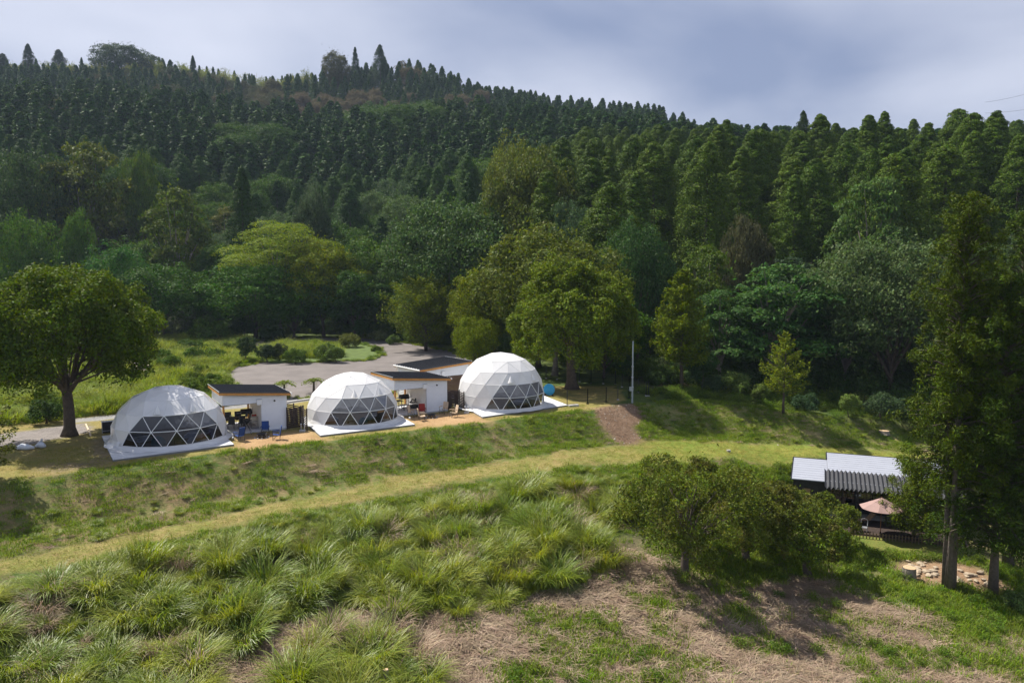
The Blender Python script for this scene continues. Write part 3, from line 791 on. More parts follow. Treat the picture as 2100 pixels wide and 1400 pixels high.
# individually described trees: px centre, py top, py base, px width, distance, kind, tint, label, name, category
HEROES = [
 (520, 545, 665, 165, 133, 'b4', (0.037, 0.103, 0.008), 'dark green tree filling the gap under the spreading yellow-green crown', 'broadleaf_tree'),
 (725, 560, 680, 130, 131, 'b2', (0.043, 0.094, 0.022), 'dark blue-green tree at the forest foot right of the bright yellow-green tree', 'broadleaf_tree'),
 (600, 585, 672, 120, 131, 'b5', (0.048, 0.114, 0.008), 'leafy dark tree directly below the forked pale limbs', 'broadleaf_tree'),
 (330, 560, 670, 150, 128, 'b3', (0.033, 0.084, 0.012), 'dark tree behind the right side of the big left tree', 'broadleaf_tree'),
 (1240, 620, 775, 120, 84, 'b4', (0.038, 0.090, 0.009), 'dark tree in the shade behind the light pole', 'broadleaf_tree'),
 (570, 447, 640, 270, 138, 'umb', (0.171, 0.236, 0.008), 'spreading yellow-green tree with forked pale limbs above the car park', 'spreading_tree'),
 (660, 500, 660, 130, 134, 'b1', (0.139, 0.175, 0.008), 'bright yellow-green tree to the right of the spreading tree', 'broadleaf_tree'),
 (930, 418, 640, 200, 122, 'b4', (0.058, 0.097, 0.045), 'dark bluish-green broad tree above the round-topped middle trees', 'broadleaf_tree'),
 (872, 545, 700, 150, 112, 'spray', (0.138, 0.173, 0.023), 'feathery olive-brown tree at the far corner of the car park', 'cherry_tree'),
 (985, 560, 728, 130, 96, 'b2', (0.128, 0.156, 0.013), 'olive-green tree left of the big round tree', 'broadleaf_tree'),
 (1105, 472, 745, 215, 93, 'b1', (0.110, 0.130, 0.036), 'pale olive-green tree behind the big round tree', 'broadleaf_tree'),
 (972, 650, 738, 85, 88, 'b5', (0.139, 0.182, 0.008), 'small yellow-green tree behind the third hut', 'broadleaf_tree'),
 (1090, 328, 520, 165, 124, 'b6', (.085, .10, .03), 'brownish olive feathery tree on the slope above the big round tree', 'cherry_tree'),
 (1045, 308, 470, 110, 132, 'b0', (0.147, 0.169, 0.053), 'pale cream-flowered tree at the left edge of the tall cedars', 'flowering_tree'),
 (1170, 415, 560, 95, 112, 'b5', (0.072, 0.111, 0.072), 'grey-green tree at the foot of the leftmost tall cedars', 'broadleaf_tree'),
 (1535, 455, 640, 100, 100, 'b2', (0.079, 0.068, 0.051), 'purplish grey tree in front of the tall cedars', 'broadleaf_tree'),
 (1450, 497, 700, 170, 95, 'layer', (0.077, 0.116, 0.023), 'olive-green layered tree left of the purplish tree', 'layered_tree'),
 (1310, 490, 720, 120, 96, 'b3', (0.047, 0.092, 0.040), 'bluish-green tree between the big round tree and the olive tree', 'broadleaf_tree'),
 (1600, 535, 800, 300, 86, 'layer2', (0.056, 0.116, 0.043), 'wide blue-green layered tree above the dark undergrowth', 'layered_tree'),
 (1480, 590, 800, 190, 84, 'layer', (0.052, 0.104, 0.039), 'blue-green layered tree just right of the tall golden tree', 'layered_tree'),
 (1795, 358, 620, 190, 104, 'layer', (0.084, 0.138, 0.050), 'pale green layered tree beside the rightmost cedar ranks', 'layered_tree'),
 (1840, 500, 800, 230, 84, 'b4', (0.084, 0.117, 0.064), 'greyish green tree left of the tall foreground conifer', 'broadleaf_tree'),
 (1740, 560, 800, 170, 88, 'layer2', (0.056, 0.116, 0.043), 'dark blue-green tree under the pale layered tree', 'layered_tree'),
 (60, 458, 600, 125, 140, 'b0', (0.073, 0.141, 0.033), 'fresh green vine-covered tree at the left edge of the picture', 'vine_covered_tree'),
 (155, 440, 590, 65, 142, 'b2', (0.078, 0.146, 0.038), 'narrow vine-covered green tree near the left edge', 'vine_covered_tree'),
 (245, 515, 650, 125, 132, 'b0', (0.050, 0.123, 0.043), 'blue-green pine-like tree behind the big left tree', 'pine_tree'),
 (285, 314, 450, 66, 178, 'b5', (.085, .135, .03), 'light green vine-wrapped tree top in the dark left slope', 'vine_covered_tree'),
 (495, 340, 520, 75, 158, 'cedar', (0.027, 0.060, 0.008), 'lone dark cedar above the spreading yellow-green tree', 'cedar_tree'),
 (170, 285, 470, 200, 172, 'layer', (.095, .115, .022), 'golden-olive layered tree high on the left slope', 'layered_tree'),
 (60, 320, 480, 130, 168, 'b4', (.042, .070, .032), 'dark grey-green tree on the left slope', 'broadleaf_tree'),
 (360, 380, 560, 170, 158, 'layer', (0.078, 0.110, 0.015), 'olive-green layered tree at the middle of the left slope', 'layered_tree'),
 (640, 395, 480, 70, 150, 'b6', (0.073, 0.098, 0.073), 'small silvery green tree above the yellow-green tree', 'broadleaf_tree'),
 (252, 95, 165, 95, 418, 'b1', (0.034, 0.050, 0.034), 'large dark round-crowned tree standing on the left skyline', 'broadleaf_tree'),
 (57, 90, 160, 34, 415, 'cedar', (0.023, 0.039, 0.028), 'pair-like tall conifer poking above the left skyline', 'cedar_tree'),
 (120, 102, 165, 30, 415, 'cedar', (0.023, 0.039, 0.028), 'lone conifer on the left skyline before the round-crowned tree', 'cedar_tree'),
 (5, 110, 170, 30, 415, 'cedar', (0.023, 0.039, 0.028), 'conifer on the skyline at the very left edge', 'cedar_tree'),
 (728, 97, 150, 20, 412, 'cedar', (0.023, 0.046, 0.023), 'slender conifer at the left shoulder of the summit', 'cedar_tree'),
 (779, 92, 160, 26, 412, 'cedar', (0.023, 0.046, 0.023), 'tallest conifer on the summit ridge', 'cedar_tree'),
 (690, 110, 165, 44, 416, 'b1', (0.085, 0.075, 0.038), 'brownish round tree on the ridge left of the summit', 'broadleaf_tree'),
 (395, 114, 160, 20, 414, 'cedar', (0.023, 0.046, 0.023), 'slim conifer on the skyline right of the rounded knoll', 'cedar_tree'),
 (1648, 228, 300, 40, 180, 'cedar', (0.034, 0.057, 0.021), 'single cedar tip rising above the right tree line', 'cedar_tree'),
]
hx_list = []
for (px, top, bot, wpx, Y, kd, tint, lab, nm) in HEROES:
    X = (px - 1050) / 1600 * Y
    q = pd(px, top, Y); zt = q[2]; X = q[0]
    zg = H1(X, Y); need = zt - zg; vis = (bot - top) / 1600 * Y
    hh = max(need, vis * .9) if need > 3 else vis
    wm = wpx / 1600 * Y
    z0 = zt - hh
    if need < hh - .5: z0 = zg - .3; hh = zt - z0
    hh = max(hh, 5.5)
    tint = tuple((np.array(tint) * .78 + np.array([.045, .09, .018]) * .28) * np.array([1, 1, .8]))
    hx_list.append((X, Y, z0, hh, wm, kd, tint, lab, nm))
    HERO_KEEP.append((X, Y, wm * .8))
    grid.setdefault((int(X // 6), int(Y // 6)), []).append((X, Y, wm * .55))
VINEX = [LAYERS, BROADS]
hero_n = 0
for (X, Y, z0, hh, wm, kd, tint, lab, nm) in hx_list:
    hero_n += 1
    rz = fr.uniform(0, 6.28)
    if kd == 'cedar':
        me_ = CEDARS[hero_n % 6]; tr_ = CEDAR_TRUNK; w0, h0 = 6.6, 24
    elif kd[0] == 'b':
        me_, tr_ = BROADS[int(kd[1])]; w0 = me_['w0'] if 'w0' in me_ else 9.5; h0 = 10.3
    elif kd.startswith('layer'):
        me_, tr_ = LAYERS[(hero_n + (1 if kd == 'layer2' else 0)) % 3]; w0, h0 = 11, 10.5
    elif kd == 'umb':
        me_, lb_ = layer_mesh('spreading_crown', 777, w=wm, h=hh, base=hh * .62, shelves=22, per=2600, lsize=.12, thick=.5)
        tr_ = trunk_mesh('spreading_trunk', hh * .5, .3, BARK_PALE, lean=.6, seed=3, limbs=[(hh * .28, p, .13) for (_, p, _) in lb_[::2]]); w0, h0 = wm, hh
    elif kd == 'spray':
        me_, tw_ = spray_mesh('feathery_crown', 400 + hero_n, h=hh, w=wm * 1.15, base=hh * .12, nb=95, per=330, lsize=.11, up=.42, droop=.02, bulge=lambda t: (math.sin(min(1, t * 1.05 + .12) * math.pi)) ** .55)
        tr_ = trunk_mesh('feathery_trunk', hh * .9, .2, BARK, seed=hero_n); w0, h0 = wm, hh
    sx = wm / w0 * 1.08; sz = hh / h0
    t = put_tree(nm, lab, 'tree', me_, tr_, (X, Y, z0), rz, (sx, sx, sz), tint)
    if kd == 'spray':
        mk('branches', tw_, t)

GREENS_LOW = []
n_ced = n_br = 0
for k in order:
    x, y = cand[k]; z = zz[k]; px = cx[k]
    if px < -140 or px > 2240: continue
    kd, tint, hh, ws = tree_type(px, y, x, y)
    rr = {'cedar': 6.5 if y < 205 else 4.7, 'broad': 6.2, 'layer': 7.0, 'bamboo': 4.4}[kd] * (1.0 if y < 320 else .80)
    if blocked(x, y, rr): continue
    # a lower margin at the forest front so that the hero trees there stay in front
    _, ty, _ = proj(np.array([[x, y, z + hh]]))
    col = int(np.clip((px + 200) // 10, 0, 299)); hw = max(1, int(rr * 800 / y / 10))
    lo = max(0, col - hw); hi = min(299, col + hw)
    visible = ty[0] < hor[lo:hi + 1].max() + 26
    grid.setdefault((int(x // 6), int(y // 6)), []).append((x, y, rr))
    if visible:
        placed.append((x, y, z, kd, tint, hh, ws, px, ty[0]))
    mid_ = ty[0] + (0.28 * hh) / y * 1600
    hor[lo:hi + 1] = np.minimum(hor[lo:hi + 1], mid_)

MARKS = [(830, 95, 'the summit'), (252, 100, 'the round-crowned skyline tree'), (570, 460, 'the spreading yellow-green tree'), (930, 430, 'the dark bluish-green broad tree'), (1090, 340, 'the olive feathery tree'),
 (1180, 510, 'the big round tree'), (1395, 560, 'the tall golden tree'), (1535, 465, 'the purplish tree'), (1795, 370, 'the pale layered tree'), (1990, 400, 'the tallest foreground conifer'),
 (285, 315, 'the light green vine-wrapped tree top'), (60, 465, 'the vine-covered tree at the left edge'), (160, 545, 'the big left tree'), (1425, 215, 'the right end of the far ridge'), (2085, 205, 'the overhead wires'),
 (600, 160, 'the ridge saddle'), (170, 290, 'the golden-olive layered tree'), (360, 385, 'the olive-green layered tree'), (495, 345, 'the lone dark cedar'), (1648, 225, 'the single tall cedar tip'),
 (1045, 315, 'the cream-flowered tree'), (1600, 540, 'the wide blue-green layered tree'), (40, 100, 'the skyline conifers at the far left'), (1230, 230, 'the gap where the two ridges meet')]
def rel_words(px, py):
    b = min(MARKS, key=lambda m: (m[0] - px) ** 2 + (1.6 * (m[1] - py)) ** 2); dx, dy = px - b[0], py - b[1]
    far = 'well ' if math.hypot(dx, dy) > 110 else ('just ' if math.hypot(dx, dy) < 45 else '')
    if abs(dy) > abs(dx) * 1.3: return far + ('below ' if dy > 0 else 'above ') + b[2]
    if abs(dy) > abs(dx) * .5: return far + ('below and ' if dy > 0 else 'above and ') + ('right' if dx > 0 else 'left') + ' of ' + b[2]
    return far + ('right' if dx > 0 else 'left') + ' of ' + b[2]
def zone_words(px, y):
    side = 'left' if px < 700 else ('middle' if px < 1150 else 'right')
    if y > 320: return {'left': 'on the hazy far ridge at the left', 'middle': 'on the slope of the far summit', 'right': 'on the far ridge running down to the right'}[side]
    if y > 215: return {'left': 'high on the rounded hill at the left', 'middle': 'on the upper slope below the summit', 'right': 'on the upper slope behind the tall cedars'}[side]
    if y > 145: return {'left': 'midway up the left slope', 'middle': 'midway up the middle slope', 'right': 'in the tall stand at the right skyline'}[side]
    return {'left': 'at the forest foot on the left', 'middle': 'at the forest foot behind the car park', 'right': 'in the front rank at the right'}[side]
cnt = {'cedar': 0, 'broad': 0, 'layer': 0, 'bamboo': 0}
rest = {'cedar': [], 'broad': [], 'bamboo': []}
for i, (x, y, z, kd, tint, hh, ws, px, ty) in enumerate(placed):
    cnt[kd] += 1; rz = fr.uniform(0, 6.28); w_ = ws * fr.uniform(.9, 1.12)
    ok = -60 < px < 2160
    if kd == 'cedar' and cnt['cedar'] <= 285 and ok:
        s = hh / 24; sx = s * w_ * (1.1 if y > 205 else 1.0)
        lab = 'conical green cedar ' + rel_words(px, ty); gz = 'cedars ' + rel_words(px, ty)
        put_tree('cedar_tree', lab, 'tree', CEDARS[i % 6], CEDAR_TRUNK, (x, y, z - .3), rz, (sx, sx, s), tint, gz)
    elif kd == 'layer' and ok:
        me_, tr_ = LAYERS[i % 3]; s = hh / 10.5
        put_tree('layered_tree', 'layered green tree ' + rel_words(px, ty), 'tree', me_, tr_, (x, y, z - .3), rz, (s * .8 * w_, s * .8 * w_, s), tint, 'layered trees ' + rel_words(px, ty))
    elif kd == 'broad' and cnt['broad'] <= 285 and ok:
        me_, tr_ = BROADS[i % 7]; s = hh / 10.3
        put_tree('broadleaf_tree', 'rounded broadleaf tree ' + rel_words(px, ty), 'tree', me_, tr_, (x, y, z - .3), rz, (s * .85 * w_, s * .85 * w_, s), tint, 'broadleaf trees ' + rel_words(px, ty))
    else:
        k2 = 'broad' if kd == 'layer' else kd
        rest[k2].append((x, y, z, hh, w_, rz))
print('TREES placed', len(placed), cnt, {k: len(v) for k, v in rest.items()})
# the rest of the far wood: one object per kind
NEEDLE_FAR = leafmat('far_cedar_needles', (.032, .074, .016), (.054, .104, .024), trans=.16, var=.45, islands=True)
LEAF_FAR = leafmat('far_broad_leaves', (.038, .08, .018), (.11, .10, .042), trans=.22)
LEAF_BAM = leafmat('bamboo_leaves', (.12, .16, .04), (.20, .22, .07), trans=.35)
CED_FAR = [cedar_mesh('far_cedar_%d' % i, 150 + i, h=16, rmax=2.5, nclump=110, per=16, lsize=.36, base=.12, top_round=.6, mat_=NEEDLE_FAR, tri=True) for i in range(4)]
BRO_FAR = [broad_mesh('far_broadleaf_%d' % i, 160 + i, w=9, h=10, base=1.5, lobes=12, sub=10, per=16, lsize=.38, mat_=LEAF_FAR, tri=True) for i in range(4)]
def bamboo_mesh(name, seed):
    r = np.random.default_rng(seed); parts = []
    for j in range(26):
        a = r.uniform(0, 6.28); R_ = r.uniform(0, 1.6); hh = r.uniform(9, 13); lean = r.uniform(.5, 2.2); la = r.uniform(0, 6.28)
        m = 60; t = r.uniform(.25, 1, m)
        c_ = np.stack([R_ * math.cos(a) + lean * t ** 3 * math.cos(la), R_ * math.sin(a) + lean * t ** 3 * math.sin(la), hh * t - .4 * t ** 4], 1)
        P = c_ + r.normal(size=(m, 3)) * np.array([.4, .4, .25]) * (1.2 - .5 * t[:, None])
        parts.append(leaf_faces(P, r.normal(size=(m, 3)) + np.array([0, 0, .6]), .32, r, .4, True))
    V, F = join(parts); return np_mesh(name, V, F, [LEAF_BAM])
BAMB = [bamboo_mesh('bamboo_clump_%d' % i, 170 + i) for i in range(3)]
for kd, meshes, h0, wm, nm, lab in (('cedar', CED_FAR, 16, 1.0, 'far_cedar_forest', 'distant dark cedar forest covering the far hills'), ('broad', BRO_FAR, 10, .95, 'far_broadleaf_forest', 'distant olive and brown broadleaf woods on the far hill'), ('bamboo', BAMB, 12, 1.0, 'bamboo_grove', 'light green bamboo grove along the far ridge')):
    A = rest[kd]
    if not A: continue
    A = np.array(A); s = A[:, 3] / h0
    scatter(nm, meshes, A[:, :3] - np.array([0, 0, .3]), np.column_stack([np.zeros(len(A)), np.zeros(len(A)), A[:, 5]]), np.column_stack([s * A[:, 4] * wm, s * A[:, 4] * wm, s]), fr.integers(0, len(meshes), len(A)), lab)
# ------------------------------------------------------------------ geodesic dome tents
WHITE = mat('white_paint', (.78, .79, .80), rough=.45, var=.04)
FRAMEW = mat('white_frame', (.8, .81, .82), rough=.35, var=.03)
DECK = mat('pale_deck_board', (.55, .56, .58), rough=.7, var=.12, nscale=2, bump=.2)
DECKEDGE = mat('grey_deck_edge', (.20, .21, .22), rough=.8, var=.15)
BLACK = mat('black_metal', (.018, .018, .02), rough=.45, var=.2)
DARKW = mat('dark_brown_wood', (.045, .03, .024), rough=.75, var=.3, nscale=6, bump=.3)
ORANGE = mat('orange_cedar_wood', (.50, .235, .06), rough=.6, var=.18, nscale=6, bump=.2)
STEEL = mat('galvanised_steel', (.45, .47, .50), rough=.4, metal=.6, var=.1)
CONC = mat('concrete', (.42, .41, .40), rough=.9, var=.15, bump=.3)
FLOORI = mat('tent_floor', (.20, .15, .11), rough=.6, var=.2)
BEDW = mat('bed_linen', (.72, .72, .74), rough=.9, var=.05)
TEAL = mat('teal_fabric', (.02, .22, .28), rough=.9, var=.15)
WICK = mat('wicker', (.25, .15, .08), rough=.9, var=.25)
TAN = mat('tan_fabric', (.55, .42, .30), rough=.9, var=.1)
RED = mat('red_fabric', (.30, .03, .02), rough=.9, var=.1)

def pvc(name, col, trans, rough):
    m, n, l = newmat(name)
    o = n.new('ShaderNodeOutputMaterial'); b = n.new('ShaderNodeBsdfPrincipled'); t = n.new('ShaderNodeBsdfTranslucent'); mx = n.new('ShaderNodeMixShader')
    tc = n.new('ShaderNodeTexCoord'); nz = n.new('ShaderNodeTexNoise'); nz.inputs['Scale'].default_value = 1.3; nz.inputs['Detail'].default_value = 5
    l.new(tc.outputs['Object'], nz.inputs['Vector'])
    r = n.new('ShaderNodeValToRGB'); l.new(nz.outputs['Fac'], r.inputs[0]); c = np.array(col)
    r.color_ramp.elements[0].position = .3; r.color_ramp.elements[1].position = .7
    r.color_ramp.elements[0].color = (*(c * .93), 1); r.color_ramp.elements[1].color = (*np.minimum(c * 1.03, .9), 1)
    l.new(r.outputs[0], b.inputs['Base Color']); l.new(r.outputs[0], t.inputs['Color'])
    b.inputs['Roughness'].default_value = rough; b.inputs['Specular IOR Level'].default_value = .5
    bp = n.new('ShaderNodeBump'); bp.inputs['Strength'].default_value = .25; bp.inputs['Distance'].default_value = .05
    n2 = n.new('ShaderNodeTexNoise'); n2.inputs['Scale'].default_value = 2.2; n2.inputs['Detail'].default_value = 2; l.new(tc.outputs['Object'], n2.inputs['Vector'])
    l.new(n2.outputs['Fac'], bp.inputs['Height']); l.new(bp.outputs[0], b.inputs['Normal'])
    mx.inputs[0].default_value = trans
    l.new(b.outputs[0], mx.inputs[1]); l.new(t.outputs[0], mx.inputs[2]); l.new(mx.outputs[0], o.inputs[0])
    return m
PVC1 = pvc('glossy_tent_sheet', (.90, .91, .92), .30, .10)
PVC2 = pvc('matt_tent_sheet', (.87, .87, .87), .32, .40)
def glassm(name, tint, refl=.12, ior=1.4):
    m, n, l = newmat(name)
    o = n.new('ShaderNodeOutputMaterial'); g = n.new('ShaderNodeBsdfGlossy'); t = n.new('ShaderNodeBsdfTransparent'); mx = n.new('ShaderNodeMixShader'); f = n.new('ShaderNodeFresnel')
    f.inputs['IOR'].default_value = ior; g.inputs['Roughness'].default_value = .03; t.inputs['Color'].default_value = (*tint, 1)
    tc = n.new('ShaderNodeTexCoord'); nz = n.new('ShaderNodeTexNoise'); nz.inputs['Scale'].default_value = 1.5; l.new(tc.outputs['Object'], nz.inputs['Vector'])
    bp = n.new('ShaderNodeBump'); bp.inputs['Strength'].default_value = .15; bp.inputs['Distance'].default_value = .04; l.new(nz.outputs['Fac'], bp.inputs['Height']); l.new(bp.outputs[0], g.inputs['Normal'])
    q = n.new('ShaderNodeMath'); q.operation = 'ADD'; q.inputs[1].default_value = refl; l.new(f.outputs[0], q.inputs[0])
    l.new(q.outputs[0], mx.inputs[0]); l.new(t.outputs[0], mx.inputs[1]); l.new(g.outputs[0], mx.inputs[2]); l.new(mx.outputs[0], o.inputs[0])
    return m
PANE = glassm('clear_window_sheet', (.18, .20, .25), .03, 1.3)
GLASS = glassm('window_glass', (.55, .58, .6), .08)

def ring_pts(n, off, rad, z): return [(rad * math.sin(off + 2 * math.pi * k / n), rad * math.cos(off + 2 * math.pi * k / n), z) for k in range(n)]
def zip_rings(A, B, ia, ib, offa, offb):
    """triangles between ring A (lower) and ring B (upper) matched by angle"""
    na, nb = len(A), len(B); F = []
    a0 = min(range(na), key=lambda k: abs(((offa + 2 * math.pi * k / na) - offb + math.pi) % (2 * math.pi) - math.pi)); a = b = 0
    base = offa + 2 * math.pi * a0 / na
    d0 = (base - offb + math.pi) % (2 * math.pi) - math.pi
    while a < na or b < nb:
        ta = d0 + 2 * math.pi * (a + .5) / na; tb = 2 * math.pi * (b + .5) / nb
        if b >= nb or (a < na and ta <= tb):
            F.append((ia + (a0 + a) % na, ia + (a0 + a + 1) % na, ib + b % nb)); a += 1
        else:
            F.append((ia + (a0 + a) % na, ib + (b + 1) % nb, ib + b % nb)); b += 1
    return F
def dome(name, label, cx_, cy_, N, zr, rads, mid_phi, win_k, sheet, top_rings, interior, vent_at, rim):
    """zr/rads: heights and radii of the three lowest rings; mid_phi: angle (right of the camera side) of one middle-ring hub; win_k: middle hubs of the window"""
    f = np.array([-cx_, -cy_]); f = f / np.linalg.norm(f)
    rzt = math.atan2(-f[1], -f[0]) + math.pi / 2 + math.pi    # local +Y towards the camera side
    ang = math.atan2(f[1], f[0]) - math.pi / 2
    t = thing(name, label, 'dome tent', (cx_, cy_, .13), ang)
    # local frame: +Y to the viewer, image right is local -X  -> angles measured with sin -> -X
    def P(phi, r_, z): return (-r_ * math.sin(phi), r_ * math.cos(phi), z)
    step = 2 * math.pi / N; m0 = R(mid_phi)
    rings = []; offs = []
    for j, (z, r_) in enumerate(zip(zr, rads)):
        off = m0 + (0 if j % 2 else step / 2) - (step if j % 2 == 0 else 0)
        rings.append([P(off + k * step, r_, z) for k in range(N)]); offs.append(off)
    po = offs[-1]
    for (n_, r_, z) in top_rings:
        o_ = po + (math.pi / N if n_ == N else 0.07)
        rings.append([P(o_ + 2 * math.pi * k / n_, r_, z) for k in range(n_)]); offs.append(o_); po = o_
    V = []; st = []
    for rr in rings: st.append(len(V)); V += rr
    # window cells
    win = set(); cover = []; a, b_ = win_k
    def tri_cells(j):
        out = []
        offA, offB = offs[j], offs[j + 1]; nA, nB = len(rings[j]), len(rings[j + 1])
        return zip_rings(rings[j], rings[j + 1], st[j], st[j + 1], offA, offB)
    hubs = lambda k: m0 + k * step
    lo_, hi_ = hubs(a), hubs(b_)
    def phi_of(v): return math.atan2(-v[0], v[1])
    panes = []
    for j in range(len(rings) - 1):
        for tr in tri_cells(j):
            ph = [phi_of(V[q]) for q in tr]; zs = [V[q][2] for q in tr]
            if max(ph) - min(ph) > math.pi: ph = [q + 2 * math.pi if q < 0 else q for q in ph]
            c_ = sum(ph) / 3; isw = False
            if j == 0: isw = lo_ - step * .36 < c_ < hi_ + step * .36
            if j == 1: isw = lo_ + step * .1 < c_ < hi_ - step * .1
            (panes if isw else cover).append(tr)
    # apex
    top = len(V); V.append((0, 0, rim)); j = len(rings) - 1
    for k in range(len(rings[j])): cover.append((st[j] + k, st[j] + (k + 1) % len(rings[j]), top))
    # bottom window triangles are cut off a little above the deck
    sill = .24; mb = MB(); mb.add(V, cover, sheet)
    wm = MB(); used = set()
    for tr in panes:
        pts = [Vector(V[q]) for q in tr]
        if min(p.z for p in pts) < sill:
            poly = []
            for q in range(3):
                p1, p2 = pts[q], pts[(q + 1) % 3]
                if p1.z >= sill: poly.append(p1)
                if (p1.z >= sill) != (p2.z >= sill): poly.append(p1.lerp(p2, (sill - p1.z) / (p2.z - p1.z)))
            low = []
            for q in range(3):
                p1, p2 = pts[q], pts[(q + 1) % 3]
                if p1.z < sill: low.append(p1)
                if (p1.z >= sill) != (p2.z >= sill): low.append(p1.lerp(p2, (sill - p1.z) / (p2.z - p1.z)))
            if len(low) >= 3: mb.add([tuple(p) for p in low], [tuple(range(len(low)))], sheet)
            pts2 = poly
        else: pts2 = pts
        cen = sum(pts2, Vector()) / len(pts2)
        g = MB(); g.add([tuple(cen + (p - cen) * .985 - cen.normalized() * .015) for p in pts2], [tuple(range(len(pts2)))], PANE)
        g.build('window_pane', t)
        for q in range(3):
            e_ = tuple(sorted((tr[q], tr[(q + 1) % 3])))
            if e_ in used: continue
            used.add(e_); p1, p2 = Vector(V[e_[0]]), Vector(V[e_[1]])
            if p1.z < sill and p2.z < sill: continue
            if p1.z > p2.z: p1, p2 = p2, p1
            if p1.z < sill: p1 = p1.lerp(p2, (sill - p1.z) / (p2.z - p1.z))
            MB().tube([p1 * 1.004, p2 * 1.004], .023, FRAMEW, 6).build('glazing_bar', t)
    print('PANES', len(panes))
    cov = mb.build('cover', t)
    # welded seams along the cover's facet edges
    sm = MB(); done = set()
    for tr in cover:
        for q in range(3):
            e_ = tuple(sorted((tr[q], tr[(q + 1) % 3])))
            if e_ in done: continue
            done.add(e_); sm.tube([Vector(V[e_[0]]) * 1.0, Vector(V[e_[1]]) * 1.0], .014, sheet, 4, caps=False)
    so = sm.build('welded_seams', t); so['kind'] = 'stuff'
    # skirt that flares out on the deck
    r0 = rads[0]; sk = MB(); pr = []
    n_ = 72; Vs = []
    for (dr, z) in ((-.02, .42), (.03, .20), (.10, .12), (.22, .09), (.25, .035), (.36, .05), (.42, .012)):
        for k in range(n_):
            a_ = 2 * math.pi * k / n_; w = 1 + .012 * math.sin(a_ * 9 + z * 20) + .008 * math.sin(a_ * 23)
            Vs.append(P(a_, (r0 + dr) * w, z + .012 * math.sin(a_ * 17 + dr * 30)))
    Fs = [(i * n_ + k, i * n_ + (k + 1) % n_, (i + 1) * n_ + (k + 1) % n_, (i + 1) * n_ + k) for i in range(6) for k in range(n_)]
    # keep the tall inner collar only away from the window
    Fk = [f_ for f_ in Fs if not (f_[0] < n_ and lo_ - step * .6 < (phi_of(Vs[f_[0]])) < hi_ + step * .6)]
    sk.add(Vs, Fk, sheet); sk.build('skirt', t, smooth=True)
    # vent hoods above the window
    for (ph, z, r_) in vent_at:
        h_ = MB(); p = R(ph)
        q = [P(p + .085, r_ + .02, z), P(p + .05, r_ + .16, z + .03), P(p, r_ + .22, z + .04), P(p - .05, r_ + .16, z + .03), P(p - .085, r_ + .02, z), P(p, r_ - .16, z + .6)]
        h_.add(q, [(0, 1, 5), (1, 2, 5), (2, 3, 5), (3, 4, 5)], sheet); vh = h_.build('vent_hood', t)
        o2 = MB(); o2.add([P(p + .07, r_ + .03, z + .01), P(p, r_ + .15, z + .03), P(p - .07, r_ + .03, z + .01), P(p, r_ - .02, z + .16)], [(0, 1, 3), (1, 2, 3)], BLACK); o2.build('mesh_opening', vh)
    fl = MB(); fl.cyl((0, 0, 0), r0 - .05, .03, FLOORI, 40); fl.build('floor', t)
    # dark inner liner hanging on the far side so the room reads dim, as curtains do
    return t, ang, P

LINER = mat('grey_curtain', (.22, .23, .26), rough=.9, var=.12)
def inside(cx_, cy_, ang, lx, ly):   # local: x to image right, y towards the viewer
    v = Matrix.Rotation(ang, 2) @ Vector((-lx, ly)); return (cx_ + v.x, cy_ + v.y)
def bed(where, cx_, cy_, ang, lx, ly, rz, w=1.0, l_=2.0, extra=''):
    x, y = inside(cx_, cy_, ang, lx, ly)
    t = thing('bed', 'white bed ' + where, 'bed', (x, y, .165), ang + rz)
    MB().box((0, 0, .14), (w, l_, .26), WICK).build('base', t)
    b_ = MB().box((0, 0, .38), (w - .04, l_ - .04, .2), BEDW); b_.build('mattress', t)
    MB().box((0, l_ / 2 - .3, .53), (w * .7, .38, .12), BEDW).build('pillow', t)
    MB().box((0, -l_ * .22, .487), (w + .03, l_ * .4, .02), LINER).build('blanket', t)
def beanbag(lab, cx_, cy_, ang, lx, ly, r_, m):
    x, y = inside(cx_, cy_, ang, lx, ly)
    me = MB().lathe([(.02, 0), (r_ * .8, .02), (r_, r_ * .35), (r_ * .9, r_ * .8), (r_ * .55, r_ * 1.2), (r_ * .2, r_ * 1.4), (.01, r_ * 1.42)], m, 20).mesh('bean_bag', True)
    mk('bean_bag', me, None, (x, y, .165), label=lab, category='bean bag')
def ltable(lab, cx_, cy_, ang, lx, ly, s=.6, h=.4, m=WICK):
    x, y = inside(cx_, cy_, ang, lx, ly)
    t = thing('low_table', lab, 'table', (x, y, .165), ang)
    MB().box((0, 0, h), (s, s, .04), m).build('top', t)
    for a_ in (-1, 1):
        for b_ in (-1, 1): MB().box((a_ * (s / 2 - .05), b_ * (s / 2 - .05), h / 2 - .012), (.05, .05, h - .025), m).build('leg', t)

# pads
def pad(lab, pts, h=.13):
    P_ = [gp(a, b, 0)[:2] for a, b in pts]
    FL, FR, BL = P_; ux = (FR - FL); BR = BL + ux
    mb = MB(); poly = [tuple(FL), tuple(FR), tuple(BR), tuple(BL)]
    mb.prism(poly, -.25, h - .03, DECKEDGE); t = mk('dome_deck', mb.mesh('dome_deck'), label=lab, category='deck')
    n_ = 14; tp = MB()
    # laid sheets on top, one by one
    for k in range(n_):
        a_, b_ = k / n_ + .0015, (k + 1) / n_ - .0015
        q = [FL + (BL - FL) * a_, FR + (BR - FR) * a_, FR + (BR - FR) * b_, FL + (BL - FL) * b_]
        MB().prism([tuple(v) for v in q], h - .028, h, DECK).build('deck_board', t)
    return FL, FR, BL, BR

